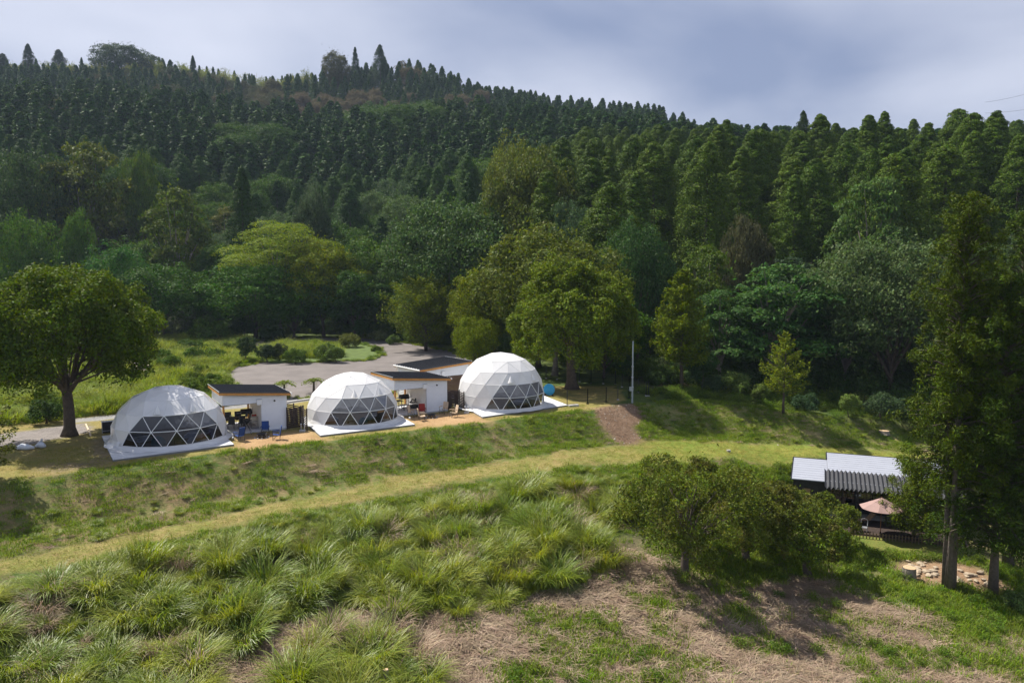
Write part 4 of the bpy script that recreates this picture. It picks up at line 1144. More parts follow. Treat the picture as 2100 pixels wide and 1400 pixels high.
def extendBL(FL, BL, L): 
    a, b = gp(*FL)[:2], gp(*BL)[:2]; d = (b - a) / np.linalg.norm(b - a); return a + d * L
def pad2(lab, fl, fr, bl, L, h=.13):
    A, B = gp(*fl)[:2], gp(*fr)[:2]; C = extendBL(fl, bl, L)
    x_, y_, _ = proj(np.array([[C[0], C[1], 0]])); return pad(lab, [fl, fr, (x_[0], y_[0])], h)
pad2('pale deck under the glossy bluish dome at the left', (231.8, 946.4), (480, 914), (209, 897), 8.1)
pad2('pale deck under the matt white dome between the huts', (657, 896), (851, 873), (628, 870), 7.6)
pad2('pale deck under the tallest dome at the right', (989.5, 857.6), (1164, 833), (935, 826), 8.2)

t1, a1, P1_ = dome('dome_tent', 'glossy bluish-white dome tent beside the big left tree', -23.75, 53.4, 15, [0, 1.18, 2.15], [3.72, 3.66, 3.22], 6, (-2, 2), PVC1, [(10, 2.38, 3.0), (5, 1.3, 3.52)], None, [(-14, 2.25, 3.12), (28, 2.25, 3.12)], 3.72)
t2, a2, P2_ = dome('dome_tent', 'matt white dome tent standing between the two front huts', -12.45, 60.2, 15, [0, 1.18, 2.15], [3.52, 3.46, 3.05], -3, (-1, 3), PVC2, [(10, 2.25, 3.02), (5, 1.25, 3.55)], None, [(3, 2.22, 2.98), (44, 2.22, 2.98)], 3.75)
t3, a3, P3_ = dome('dome_tent', 'tallest white dome tent with small facets beside the metal fence', -.95, 67.0, 16, [0, 1.15, 2.2], [3.72, 3.74, 3.5], 11, (-1, 3), PVC2, [(16, 2.98, 3.15), (10, 2.1, 3.95), (5, 1.05, 4.4)], None, [(14, 2.35, 3.38), (55, 2.35, 3.38)], 4.55)
for (cx_, cy_, an, w) in ((-23.75, 53.4, a1, 'left'), (-12.45, 60.2, a2, 'middle'), (-.95, 67.0, a3, 'right')):
    d_ = {'left': 'glossy left dome', 'middle': 'middle dome', 'right': 'tallest dome'}[w]
    bed('near the left edge of the window of the ' + d_, cx_, cy_, an, -2.0, 1.1, .5)
    bed('at the right side inside the ' + d_, cx_, cy_, an, 1.7, 1.2, -.35, 1.2)
beanbag('big teal bean bag behind the window of the glossy left dome', -23.75, 53.4, a1, -.75, 2.5, .48, TEAL)
ltable('wicker low table in the glossy left dome', -23.75, 53.4, a1, .5, 2.4)
beanbag('pale cushion seat at the right in the glossy left dome', -23.75, 53.4, a1, 1.3, 2.5, .3, BEDW)
beanbag('small teal pouf in the middle dome', -12.45, 60.2, a2, .75, 2.2, .36, TEAL)
ltable('pale box table near the sill in the middle dome', -12.45, 60.2, a2, -.1, 2.7, .6, .35)
beanbag('silver-grey round seat in the tallest dome', -.95, 67.0, a3, .9, 2.6, .45, LINER)
ltable('brown low table in the tallest dome', -.95, 67.0, a3, 1.9, 2.3, .6, .4)
def lounge(lab, cx_, cy_, an, lx, ly):
    x, y = inside(cx_, cy_, an, lx, ly); t = thing('lounge_chair', lab, 'chair', (x, y, .165), an + .6)
    MB().box((0, 0, .35), (.6, .7, .08), RED if 'red' in lab else WICK, rx=.15).build('seat', t)
    MB().box((0, .45, .7), (.6, .08, .8), WICK, rx=-.4).build('backrest', t)
    for s in (-.27, .27): MB().tube([(s, -.35, 0), (s, 0, .3), (s, .4, 0)], .02, BLACK, 5).build('frame', t)
lounge('brown reclining chair inside the middle dome', -12.45, 60.2, a2, 1.75, 2.2)
# ------------------------------------------------------------------ service huts
SIDING = mat('white_siding', (.74, .77, .82), rough=.5, var=.03)
SIDE_IN = mat('white_inner_wall', (.72, .72, .72), rough=.6, var=.04)
ROOFM = mat('dark_grey_metal_roof', (.045, .047, .055), rough=.38, metal=.3, var=.12, nscale=1.5)
TRIMB = mat('black_trim', (.012, .012, .014), rough=.5, var=.1)
SLAB = mat('pale_slab', (.50, .51, .54), rough=.8, var=.08, bump=.1)
SAIL = mat('brown_shade_cloth', (.22, .12, .07), rough=.9, var=.12)
GRILLM = mat('grill_black', (.02, .02, .022), rough=.5, var=.2)
BRSID = mat('brown_siding', (.14, .085, .06), rough=.7, var=.15)

def siding(mb, a, b, z0, z1, m=SIDING, pitch=.15, out=1):
    """lapped boards from plan point a to b; z1 may be a pair (heights at both ends)"""
    a = Vector(a); b = Vector(b); d = (b - a); L = d.length; d.normalize(); nrm = Vector((d.y, -d.x)) * out
    z1a, z1b = z1 if hasattr(z1, '__len__') else (z1, z1)
    k = 0; z = z0; zm = max(z1a, z1b)
    while z < zm - 1e-4:
        zt = min(z + pitch, zm)
        # clip to the sloped top
        ta, tb = min(zt, z1a), min(zt, z1b)
        x0, x1 = 0, L
        if z >= z1a - 1e-4 and z1a != z1b: x0 = L * (z - z1a) / (z1b - z1a)
        if z >= z1b - 1e-4 and z1a != z1b: x1 = L * (z - z1a) / (z1b - z1a)
        p0 = a + d * x0; p1 = a + d * x1
        t0 = zt if x0 > 0 else ta; t1 = zt if x1 < L else tb
        t0 = max(min(t0, z1a + (z1b - z1a) * x0 / L), z); t1 = max(min(t1, z1a + (z1b - z1a) * x1 / L), z)
        lo = .045; hi = .002
        V = [(*(p0 + nrm * lo), z), (*(p1 + nrm * lo), z), (*(p1 + nrm * hi), t1), (*(p0 + nrm * hi), t0), (*p0, z), (*p1, z)]
        mb.add(V, [(0, 1, 2, 3), (4, 5, 1, 0)], m); z += pitch

def hut(name, label, P0, dirx, W, D, zl, zr, room0, mirror=False, ob=2.15, group=None, full=True):
    """P0 front-left ground corner; dirx unit vector along the front; zl, zr wall heights at the left and right end; room from x=room0 to W"""
    rz = math.atan2(dirx[1], dirx[0]); t = thing(name, label, 'hut', (P0[0], P0[1], 0), rz)
    f = (lambda x: W - x) if mirror else (lambda x: x)
    zt = lambda x: zl + (zr - zl) * x / W        # x in true local coordinates
    r0, r1 = sorted((f(room0), f(W))); b0, b1 = sorted((f(0), f(room0)))
    MB().span((-.05, -.12, -.2), (W + .05, D + .05, .12), SLAB).build('floor_slab', t)
    th = .1
    w = MB()
    siding(w, (0, 0), (W, 0), ob, (zt(0), zt(W))) if False else None
    # front: band over the open bay and the full wall of the room
    siding(w, (b0, 0), (b1, 0), ob, (zt(b0), zt(b1))); siding(w, (r0, 0), (r1, 0), .12, (zt(r0), zt(r1)))
    w.add([(b0, .02, ob), (b1, .02, ob), (b1, .02, zt(b1)), (b0, .02, zt(b0)), (b0, .1, ob), (b1, .1, ob), (b1, .1, zt(b1)), (b0, .1, zt(b0))], [(0, 1, 2, 3), (4, 5, 6, 7), (0, 1, 5, 4)], SIDE_IN)
    w.add([(r0, .02, .12), (r1, .02, .12), (r1, .02, zt(r1)), (r0, .02, zt(r0)), (r0, .1, .12), (r1, .1, .12), (r1, .1, zt(r1)), (r0, .1, zt(r0))], [(0, 1, 2, 3), (4, 5, 6, 7)], SIDE_IN)
    w.build('front_wall', t)
    # ends
    xo = 0 if not mirror else W; xc = W if not mirror else 0
    w = MB(); siding(w, (xo, D) if not mirror else (xo, 0), (xo, 0) if not mirror else (xo, D), ob, zt(xo))
    ix = xo + (.02 if not mirror else -.02); w.add([(ix, 0, ob), (ix, D, ob), (ix, D, zt(xo)), (ix, 0, zt(xo))], [(0, 1, 2, 3)], SIDE_IN); w.build('open_end_band', t)
    w = MB(); siding(w, (xc, 0) if not mirror else (xc, D), (xc, D) if not mirror else (xc, 0), .12, zt(xc))
    ix = xc - (.02 if not mirror else -.02); w.add([(ix, 0, .12), (ix, D, .12), (ix, D, zt(xc)), (ix, 0, zt(xc))], [(0, 1, 2, 3)], SIDE_IN); w.build('end_wall', t)
    # back: band, room wall
    w = MB(); w.add([(b0, D, ob + .1), (b1, D, ob + .1), (b1, D, zt(b1)), (b0, D, zt(b0))], [(0, 1, 2, 3)], SIDE_IN)
    w.add([(r0, D, .12), (r1, D, .12), (r1, D, zt(r1)), (r0, D, zt(r0))], [(0, 1, 2, 3)], SIDE_IN); w.build('back_wall', t)
    # the room's inner wall facing the open bay
    xr = f(room0); s_ = 1 if not mirror else -1
    w = MB(); w.box((xr + s_ * .05, D / 2, (ob + .12) / 2 + .3), (.1, D - .22, ob + .46), SIDE_IN); w.build('inner_wall', t)
    MB().span((min(b0, b1) + .03, .12, ob + .35), (max(b0, b1) - .03, D - .05, ob + .38), ORANGE).build('ceiling', t)
    # posts
    px_ = f(.06)
    for (x, y) in ((px_, .06), (px_, D - .08), (f(room0 - .12), D - .1)):
        MB().span((x - .06, y - .06, .12), (x + .06, y + .06, ob if y < 1 else ob + .2), ORANGE).build('post', t)
    # corner trims
    for x, y, z0_, z1_ in ((xc, 0, .12, zt(xc)), (xc, D, .12, zt(xc)), (xo, 0, ob, zt(xo)), (xo, D, ob, zt(xo))):
        MB().span((x - .028, y - .03, z0_), (x + .028, y + .03, z1_ - .005), WHITE).build('corner_trim', t)
    # dark drip line under the band
    MB().span((b0 + .03, -.026, ob - .03), (b1, .1, ob - .002), TRIMB).build('band_trim', t)
    # roof: thin sheet sloping along x, with ribs, eave boards
    ov = .26; xs = (-ov, W + ov); zb = [zt(x) + .16 for x in xs]
    rf = MB()
    rf.add([(xs[0], -ov, zb[0]), (xs[1], -ov, zb[1]), (xs[1], D + ov, zb[1]), (xs[0], D + ov, zb[0]), (xs[0], -ov, zb[0] + .05), (xs[1], -ov, zb[1] + .05), (xs[1], D + ov, zb[1] + .05), (xs[0], D + ov, zb[0] + .05)],
           [(0, 1, 2, 3), (4, 5, 6, 7), (0, 1, 5, 4), (1, 2, 6, 5), (2, 3, 7, 6), (3, 0, 4, 7)], ROOFM)
    ro = rf.build('roof', t)
    y = -ov + .12
    while y < D + ov - .05:
        rb = MB(); rb.add([(xs[0], y - .016, zb[0] + .052), (xs[1], y - .016, zb[1] + .052), (xs[1], y + .016, zb[1] + .052), (xs[0], y + .016, zb[0] + .052), (xs[0], y - .012, zb[0] + .09), (xs[1], y - .012, zb[1] + .09), (xs[1], y + .012, zb[1] + .09), (xs[0], y + .012, zb[0] + .09)],
               [(4, 5, 6, 7), (0, 1, 5, 4), (1, 2, 6, 5), (2, 3, 7, 6), (3, 0, 4, 7)], ROOFM); rb.build('roof_rib', ro); y += .30
    hi_ = 0 if zl > zr else 1; xh = xs[hi_]
    for nm_, p, q in (('eave_board', (xs[0], -ov + .01), (xs[1], -ov + .01)), ('eave_board', (xs[0], D + ov - .01), (xs[1], D + ov - .01))):
        e_ = MB(); za, zc = zb[0] - .005, zb[1] - .005
        e_.add([(p[0], p[1] - .02, za - .17), (q[0], q[1] - .02, zc - .17), (q[0], q[1] - .02, zc), (p[0], p[1] - .02, za), (p[0], p[1] + .02, za - .17), (q[0], q[1] + .02, zc - .17), (q[0], q[1] + .02, zc), (p[0], p[1] + .02, za)],
               [(0, 1, 2, 3), (4, 5, 6, 7), (0, 1, 5, 4), (3, 2, 6, 7)], ORANGE); e_.build(nm_, t)
    sx_ = 1 if xh > 0 else -1
    MB().span((xh - sx_ * .012, -ov + .03, zb[hi_] - .175), (xh - sx_ * .05, D + ov - .03, zb[hi_] - .005), ORANGE).build('eave_board', t)
    MB().span((xh - .02, -ov, zb[hi_] + .052), (xh + .02, D + ov, zb[hi_] + .10), STEEL).build('ridge_cap', t)
    # gutter on the low side with its elbow
    lo_ = 1 - hi_; xl = xs[lo_]; s2 = -sx_
    MB().tube([(xl + s2 * .06, -ov - .04, zb[lo_] - .02), (xl + s2 * .06, D + ov + .02, zb[lo_] - .02)], .055, WHITE, 8).build('gutter', t)
    MB().tube([(xl + s2 * .06, D - .2, zb[lo_] - .06), (xl - s2 * .12, D + .02, zb[lo_] - .4), (xl - s2 * .20, D + .06, .2)], .035, WHITE, 6).build('downpipe', t)
    for k in range(11): MB().box((xl - s2 * .01, -ov + .2 + k * (D + 2 * ov - .4) / 10, zb[lo_] + .07), (.05, .07, .035), WHITE).build('snow_clip', t)
    # extractor hood and round vent
    xv = f(room0 - .16)
    v = MB().span((xv - .17, -.15, zt(xv) - .72), (xv + .17, -.02, zt(xv) - .34), WHITE).build('extractor_hood', t)
    MB().span((xv - .19, -.165, zt(xv) - .34), (xv + .19, -.02, zt(xv) - .325), STEEL).build('hood_top', v)
    MB().span((xv - .145, -.157, zt(xv) - .69), (xv + .145, -.15, zt(xv) - .38), SIDING).build('hood_face', v)
    xq = f(room0 + .95); MB().tube([(xq, -.10, zt(xq) - .42), (xq, .0, zt(xq) - .42)], .065, BLACK, 12).build('round_vent', t)
    return t
H1P = gp(458.8, 892.6, 0)[:2]; H1Q = gp(588.7, 879, 0)[:2]; hd = (H1Q - H1P); HW = float(np.linalg.norm(hd)); hd = hd / HW
hut('service_hut', 'white hut with dark flat roof between the glossy dome and the middle dome', H1P, hd, HW, 3.9, 2.93, 2.56, HW * .595)
H2Q = gp(916.4, 842, 0)[:2]; d2 = np.array([.835, .55]); d2 /= np.linalg.norm(d2); W2 = 4.75; H2P = H2Q - d2 * W2
hut('service_hut', 'white hut with dark flat roof between the middle dome and the tallest dome', H2P, d2, W2, 3.9, 2.98, 2.60, W2 * .6)
d3 = np.array([.80, .60]); H3P = gp(861, 757.7, 3.0)[:2] + np.array([.05, .45])
hut('service_hut', 'white hut with ribbed dark roof set back behind the second hut', H3P, d3, 5.0, 4.2, 2.78, 3.12, 2.9, mirror=True)
def loc(P, d, x, y): return np.array(P) + np.array(d) * x + np.array([-d[1], d[0]]) * y
def brown_panel(lab, P, d, x0, y0, L, h=2.2, along='x'):
    q = loc(P, d, x0, y0); rz = math.atan2(d[1], d[0]) + (0 if along == 'x' else math.pi / 2); t = thing('board_screen', lab, 'screen', (q[0], q[1], 0), rz)
    for k in range(int(h / .13)): MB().span((0, -.015, .06 + k * .13), (L, .015, .06 + k * .13 + .12), BRSID).build('board', t)
    for x in (.03, L - .03): MB().span((x - .04, .016, 0), (x + .04, .09, h + .04), BRSID).build('post', t)
brown_panel('brown board screen below the set-back hut roof', H3P, d3, 1.9, .9, 3.2)

# slatted fences beside the huts
def slat_fence(lab, pts, h=1.55, pitch=.135, gap=.02, backside=False):
    t = thing('slatted_fence', lab, 'fence', (pts[0][0], pts[0][1], 0))
    o = Vector(pts[0]); k = 0
    for a, b in zip(pts[:-1], pts[1:]):
        a = Vector(a) - o; b = Vector(b) - o; d = b - a; L = d.length; rz = math.atan2(d.y, d.x); mid = (a + b) / 2
        z = .06
        while z + pitch <= h + .01:
            MB().box((mid.x, mid.y, z + pitch / 2), (L - .02, .022, pitch - gap), DARKW, rz=rz).build('slat', t); z += pitch
        n_ = max(1, int(L / 1.1)); nv = Vector((d.y, -d.x)).normalized() * -.05
        for q in range(n_ + 1):
            p = a + d * (q / n_) + nv; MB().box((p.x, p.y, (h + .05) / 2), (.075, .075, h + .05), DARKW, rz=rz).build('post', t)
    return t
fa = gp(589.9, 880.3, 0)[:2]; fb = gp(618.8, 876.0, 0)[:2]; fc = gp(628.5, 882.5, 0)[:2]
slat_fence('dark brown slatted fence between the left hut and the middle dome', [tuple(fa), tuple(fb)], 1.6)
slat_fence('dark slatted screen turned towards the middle dome', [tuple(fb + np.array([.05, .0])), tuple(fc)], 1.6, gap=.05)
fg = loc(H1Q, hd, .12, 3.9); slat_fence('long slatted fence running from behind the left hut to the middle dome', [tuple(fg), tuple(fb + np.array([.05, .16]))], 1.6, gap=.05)
ga = gp(917.5, 841.0, 0)[:2]; gb = gp(940, 838.6, 0)[:2]; gc = gp(950.5, 842.5, 0)[:2]
slat_fence('dark brown slatted fence between the second hut and the tallest dome', [tuple(ga), tuple(gb)], 1.6)
slat_fence('dark slatted screen turned towards the tallest dome', [tuple(gb + np.array([.05, .0])), tuple(gc)], 1.6, gap=.05)
gg = loc(H2Q, d2, .15, 3.2); slat_fence('slatted fence running behind the second hut', [tuple(gg), tuple(gb + np.array([.05, .16]))], 1.6, gap=.05)

# shade sail in the first hut's open bay
q0 = loc(H1P, hd, .05, 3.75); sl = MB(); V = []; F = []
for i in range(7):
    for j in range(5):
        x = .1 + 2.3 * i / 6; u_ = j / 4; z = 2.22 - .55 * u_ * (1 - .25 * math.sin(i / 6 * math.pi)) ; yy = 3.7 + .9 * u_
        V.append((*(loc(H1P, hd, x, yy) - q0), z - .02 * math.sin(i * 2.1)))
for i in range(6):
    for j in range(4): F.append((i * 5 + j, (i + 1) * 5 + j, (i + 1) * 5 + j + 1, i * 5 + j + 1))
sl.add(V, F, SAIL); sl.build('shade_sail', None, True, loc=(q0[0], q0[1], 0), label='brown shade cloth hanging behind the open bay of the left hut', category='shade sail')

# dining set, grill, stand
def dchair(lab, x, y, rz, z=.12):
    t = thing('dining_chair', lab, 'chair', (x, y, z), rz, 'black chairs round the dining table')
    MB().box((0, 0, .45), (.46, .46, .035), GRILLM).build('seat', t)
    MB().box((0, .23, .74), (.46, .03, .56), GRILLM, rx=-.12).build('backrest', t)
    for a_ in (-1, 1):
        for b_ in (-1, 1): MB().tube([(a_ * .19, b_ * .19, .43), (a_ * .22, b_ * .22, 0)], .016, GRILLM, 5).build('leg', t)
        MB().box((a_ * .24, 0, .64), (.03, .42, .025), GRILLM).build('armrest', t)
def hl(P, d, x, y): q = loc(P, d, x, y); return float(q[0]), float(q[1])
ha = math.atan2(hd[1], hd[0])
tx, ty = hl(H1P, hd, 1.05, 1.9)
t = thing('dining_table', 'black rectangular dining table in the left hut', 'table', (tx, ty, .12), ha)
MB().box((0, 0, .72), (1.5, .85, .035), GRILLM).build('top', t)
for a_ in (-1, 1):
    for b_ in (-1, 1): MB().box((a_ * .68, b_ * .36, .35), (.06, .06, .70), GRILLM).build('leg', t)
for lab, x, y, r_ in (('black chair facing the dining table from the far side', .9, 2.75, 0), ('black chair at the post end of the dining table', -.0, 1.9, math.pi / 2), ('black chair on the near side of the dining table', .75, 1.15, math.pi), ('black chair at the near right corner of the dining table', 1.5, 1.15, math.pi), ('black chair at the grill end of the dining table', 2.05, 1.95, -math.pi / 2), ('black chair at the far right corner of the dining table', 1.6, 2.7, 0)):
    x_, y_ = hl(H1P, hd, x, y); dchair(lab, x_, y_, ha + r_)
for k, (x, y) in enumerate(((.95, 1.75), (.85, 1.85))):
    x_, y_ = hl(H1P, hd, x, y); MB().lathe([(.001, 0), (.035, 0), (.035, .17), (.012, .22), (.012, .27), (.001, .27)], STEEL, 10).build('bottle', None, True, loc=(x_, y_, .8575), label=['clear bottle standing on the black dining table', 'second bottle on the dining table towards the chair by the post'][k], category='bottle')
def grill(lab, x, y, rz, z=.12):
    t = thing('barbecue_grill', lab, 'grill', (x, y, z), rz)
    MB().box((0, 0, .82), (.8, .5, .16), GRILLM).build('firebox', t)
    m_ = MB(); n_ = 10; V = []
    for i in range(n_ + 1):
        a_ = math.pi * i / n_
        for x_ in (-.38, .38): V.append((x_, .24 * math.cos(a_), .90 + .22 * math.sin(a_)))
    m_.add(V, [(2 * i, 2 * i + 1, 2 * i + 3, 2 * i + 2) for i in range(n_)] + [tuple(range(0, 2 * n_ + 2, 2)), tuple(range(1, 2 * n_ + 2, 2))], GRILLM); m_.build('lid', t, True)
    MB().box((.58, 0, .86), (.32, .42, .03), STEEL).build('side_shelf', t); MB().box((-.58, 0, .86), (.32, .42, .03), STEEL).build('side_shelf', t)
    for a_ in (-1, 1):
        for b_ in (-1, 1): MB().tube([(a_ * .34, b_ * .2, .74), (a_ * .34, b_ * .2, 0)], .02, STEEL, 5).build('leg', t)
    MB().box((0, 0, .22), (.72, .44, .025), GRILLM).build('lower_shelf', t)
x_, y_ = hl(H1P, hd, 2.25, 3.1); grill('covered grill against the back of the left hut', x_, y_, ha)
x_, y_ = hl(H1P, hd, 2.35, .9); 
t = thing('camp_shelf', 'folding shelf with cooking things by the inner wall of the left hut', 'shelf', (x_, y_, .12), ha)
for z in (.12, .5, .85): MB().box((0, 0, z), (.5, .35, .025), STEEL).build('shelf_board', t)
for a_ in (-1, 1):
    for b_ in (-1, 1): MB().tube([(a_ * .23, b_ * .16, .9), (a_ * .23, b_ * .16, 0)], .012, BLACK, 5).build('leg', t)
MB().box((.0, 0, .97), (.3, .2, .1), RED).build('tray', t)
x_, y_ = hl(H1P, hd, 1.62, .0)
t = thing('tripod_stand', 'black tripod stand with a hanging pot rack in front of the left hut', 'tripod', (x_ + .1, y_ - .3, .0), ha)
for k in range(4):
    a_ = k * math.pi / 2 + .5; MB().tube([(0, 0, .75), (.48 * math.cos(a_), .48 * math.sin(a_), .0)], .016, BLACK, 5).build('leg', t)
MB().tube([(0, 0, .75), (0, 0, 1.55)], .018, BLACK, 6).build('pole', t)
MB().lathe([(.02, .75), (.2, .85), (.26, 1.0), (.26, 1.1), (.02, 1.1)], BLACK, 14).build('pot', t)
MB().lathe([(.01, 1.5), (.08, 1.45), (.10, 1.3), (.01, 1.25)], BLACK, 10).build('lamp_head', t)

# picnic benches, grill and shelf in hut 2
h2a = math.atan2(d2[1], d2[0])
def pbench(lab, x, y, h, w, nm='picnic_bench', cat='bench'):
    x_, y_ = hl(H2P, d2, x, y); t = thing(nm, lab, cat, (x_, y_, .12), h2a)
    for k in range(max(2, int(w / .12))): MB().box((0, -w / 2 + .06 + k * .12, h), (1.5, .105, .03), DARKW).build('plank', t)
    for s in (-.6, .6):
        MB().tube([(s, -w / 2 + .03, h - .02), (s, -w / 2 + .03, .01), (s, w / 2 - .03, .01), (s, w / 2 - .03, h - .02)], .022, BLACK, 5).build('leg_frame', t)
pbench('dark plank picnic table under the second hut', .95, 2.3, .72, .72, 'picnic_table', 'table')
pbench('dark bench on the near side of the picnic table', .95, 1.55, .43, .3)
pbench('dark bench on the far side of the picnic table', .95, 3.05, .43, .3)
x_, y_ = hl(H2P, d2, 2.2, 2.9); grill('grill by the back post of the second hut', x_, y_, h2a)
x_, y_ = hl(H2P, d2, 2.35, 1.5)
t = thing('camp_shelf', 'black cart heaped with camping gear in the second hut', 'cart', (x_, y_, .12), h2a)
MB().box((0, 0, .25), (.7, .5, .3), BLACK).build('box', t); MB().box((0, 0, .6), (.6, .4, .04), GRILLM).build('shelf_board', t)
for a_ in (-1, 1):
    for b_ in (-1, 1): MB().tube([(a_ * .27, b_ * .17, .8), (a_ * .3, b_ * .2, 0)], .015, BLACK, 5).build('leg', t)
MB().tube([(-.25, 0, .64), (0, .05, .86), (.25, 0, .7), (.3, .1, .9)], .06, BLACK, 6).build('bundle', t)

# folding camp chairs
def camp_chair(lab, px, py, rz, m, grp):
    p = hit(px, py); t = thing('camp_chair', lab, 'camp chair', tuple(p), rz, grp)
    s = MB(); s.add([(-.25, -.22, .40), (.25, -.22, .40), (.23, .2, .33), (-.23, .2, .33), (0, 0, .31)], [(0, 1, 4), (1, 2, 4), (2, 3, 4), (3, 0, 4)], m); s.build('seat', t)
    s = MB(); s.box((0, .30, .66), (.48, .035, .62), m, rx=-.22); s.build('backrest', t)
    for a_ in (-1, 1):
        MB().tube([(a_ * .28, -.24, .60), (a_ * .28, .22, .62)], .03, m, 6).build('armrest', t)
        MB().tube([(a_ * .26, -.25, .58), (a_ * .26, -.25, .0)], .013, BLACK, 5).build('leg', t)
        MB().tube([(a_ * .24, .38, .95), (a_ * .26, .22, .0)], .013, BLACK, 5).build('leg', t)
        MB().tube([(a_ * .26, -.25, .02), (-a_ * .24, .20, .38)], .012, BLACK, 5).build('cross_bar', t)
    MB().tube([(-.26, -.25, .38), (.26, -.25, .02)], .012, BLACK, 5).build('cross_bar', t)
BLUEC = mat('navy_chair_cloth', (.012, .05, .20), rough=.8, var=.1)
BEIGE = mat('beige_chair_cloth', (.52, .40, .28), rough=.85, var=.1)
B = 'blue folding camp chairs by the left hut'; C_ = 'beige folding camp chairs by the second hut'
camp_chair('blue camp chair nearest the glossy dome, seen from behind', 491, 903, -2.2, BLUEC, B)
camp_chair('blue camp chair against the white siding of the left hut', 544, 892, .25, BLUEC, B)
camp_chair('blue camp chair on the bare soil right of the fire pit', 567, 901, -1.25, BLUEC, B)
camp_chair('beige camp chair at the slab edge of the second hut', 846, 855.5, 1.3, BEIGE, C_)
camp_chair('beige camp chair closest to the camera left of the second fire pit', 866, 862, 1.9, BEIGE, C_)
camp_chair('beige camp chair beside the right end of the second hut wall', 910, 848.5, -.5, BEIGE, C_)
camp_chair('beige camp chair on the sand in front of the dark slatted fence', 930, 855, -1.1, BEIGE, C_)
camp_chair('dark red camp chair behind the nearest beige one', 866, 853, .2, RED, C_)
def fire_pit(lab, px, py):
    p = hit(px, py); t = thing('fire_pit', lab, 'fire pit', tuple(p))
    MB().lathe([(.02, .16), (.22, .18), (.36, .27), (.38, .29), (.34, .28), (.2, .21), (.01, .2)], BLACK, 20).build('bowl', t, True)
    for k in range(6):
        a_ = k * 1.05 + .2; MB().tube([(.2 * math.cos(a_), .2 * math.sin(a_), .2), (.3 * math.cos(a_), .3 * math.sin(a_), 0)], .02, BLACK, 5).build('leg', t)
    for k in range(10):
        a_ = k * .63; ico = bmesh.new(); bmesh.ops.create_icosphere(ico, subdivisions=1, radius=.075)
        for v in ico.verts: v.co = v.co * (0.75 + .5 * random.random()); v.co.z *= .6
        me = bpy.data.meshes.new('stone'); ico.to_mesh(me); ico.free(); me.materials.append(CONC)
        o = mk('stone', me, t, (.48 * math.cos(a_), .48 * math.sin(a_), .03))
fire_pit('black fire bowl ringed with pale stones by the blue chairs', 537, 897)
fire_pit('black fire pit ringed with white stones by the beige chairs', 885, 856)
def lantern_pair(lab, px, py):
    p = hit(px, py); t = thing('garden_tap', lab, 'tap stand', tuple(p))
    for x in (-.12, .12): MB().tube([(x, 0, 0), (x, 0, .45)], .03, STEEL, 7).build('post', t); MB().lathe([(.01, .45), (.06, .46), (.07, .52), (.04, .57), (.001, .58)], STEEL, 10, (x, 0, 0)).build('knob', t, True)
    MB().box((0, -.12, .06), (.4, .3, .12), CONC).build('basin', t)
lantern_pair('twin steel taps in front of the fence by the middle dome', 621, 884)
lantern_pair('twin steel taps in front of the fence by the tallest dome', 957, 847)
for lab, px, py in (('small white globe light on the lawn right of the glossy dome', 478.5, 903), ('small white globe light on the sand by the second hut', 840.5, 861.5)):
    p = hit(px, py); t = thing('globe_light', lab, 'garden light', tuple(p)); MB().cyl((0, 0, 0), .02, .12, BLACK, 8).build('stem', t)
    MB().lathe([(.001, .1), (.07, .13), (.09, .19), (.07, .25), (.001, .28)], WHITE, 12).build('globe', t, True)
# air conditioner on the left
p = gp(216, 889, 0); t = thing('air_conditioner', 'dark air conditioner in a pale frame left of the glossy dome', 'air conditioner', (p[0] + .2, p[1] + .6, 0), .6)
MB().box((0, 0, .42), (1.3, .45, .78), BLACK).build('body', t); MB().box((0, 0, .83), (1.4, .5, .03), STEEL).build('lid', t)
for x in (-.68, .68): MB().box((x, -.2, .42), (.035, .04, .82), STEEL).build('frame_post', t)
MB().box((0, -.24, .18), (1.38, .03, .03), STEEL).build('rail', t)
p = hit(1126, 812); t = thing('water_tub', 'bright blue round tub propped up right of the tallest dome', 'tub', (p[0], p[1], 0), .2)
BLUET = mat('bright_blue_plastic', (.01, .25, .50), rough=.35, var=.08)
MB().tube([(0, 0, .62), (.12, .22, .62)], [.55, .5], BLUET, 20).build('basin', t); MB().tube([(-.01, -.01, .62), (0, .02, .62)], [.42, .42], BLUET, 20).build('bottom', t)
for s in (-.35, .35): MB().box((s, .2, .12), (.08, .3, .24), BLACK).build('foot', t)
p = hit(1176, 833); MB().box((0, 0, .08), (.9, .35, .16), CONC).build('concrete_block', None, loc=tuple(p), rz=.4, label='pale concrete block at the corner of the tallest dome deck', category='block')
# ------------------------------------------------------------------ car park, island, kerbs
ASPH = mat('asphalt', (.145, .128, .12), rough=.95, var=.22, nscale=.35, bump=.4, bscale=30)
def flat_sheet(name, pts, z, m, label, inset=None):
    P = [gp(a, b, 0)[:2] for a, b in pts]
    # round the outline
    Q = []
    for i in range(len(P)):
        a, b, c_, d = P[i - 1], P[i], P[(i + 1) % len(P)], P[(i + 2) % len(P)]
        for t in (0, .25, .5, .75):
            Q.append(.5 * ((2 * b) + (-a + c_) * t + (2 * a - 5 * b + 4 * c_ - d) * t * t + (-a + 3 * b - 3 * c_ + d) * t ** 3))
    mb = MB(); mb.prism([tuple(q) for q in Q], z - .25, z, m); return mb.build(name, None, label=label, kind='structure')
flat_sheet('car_park', [(458, 772), (470, 756), (535, 744), (505, 722), (500, 706), (540, 697), (640, 692), (760, 694), (850, 706), (930, 722), (985, 745), (985, 775), (900, 792), (800, 806), (640, 818), (560, 815), (480, 795)], .03, ASPH, 'weathered grey asphalt car park behind the huts')
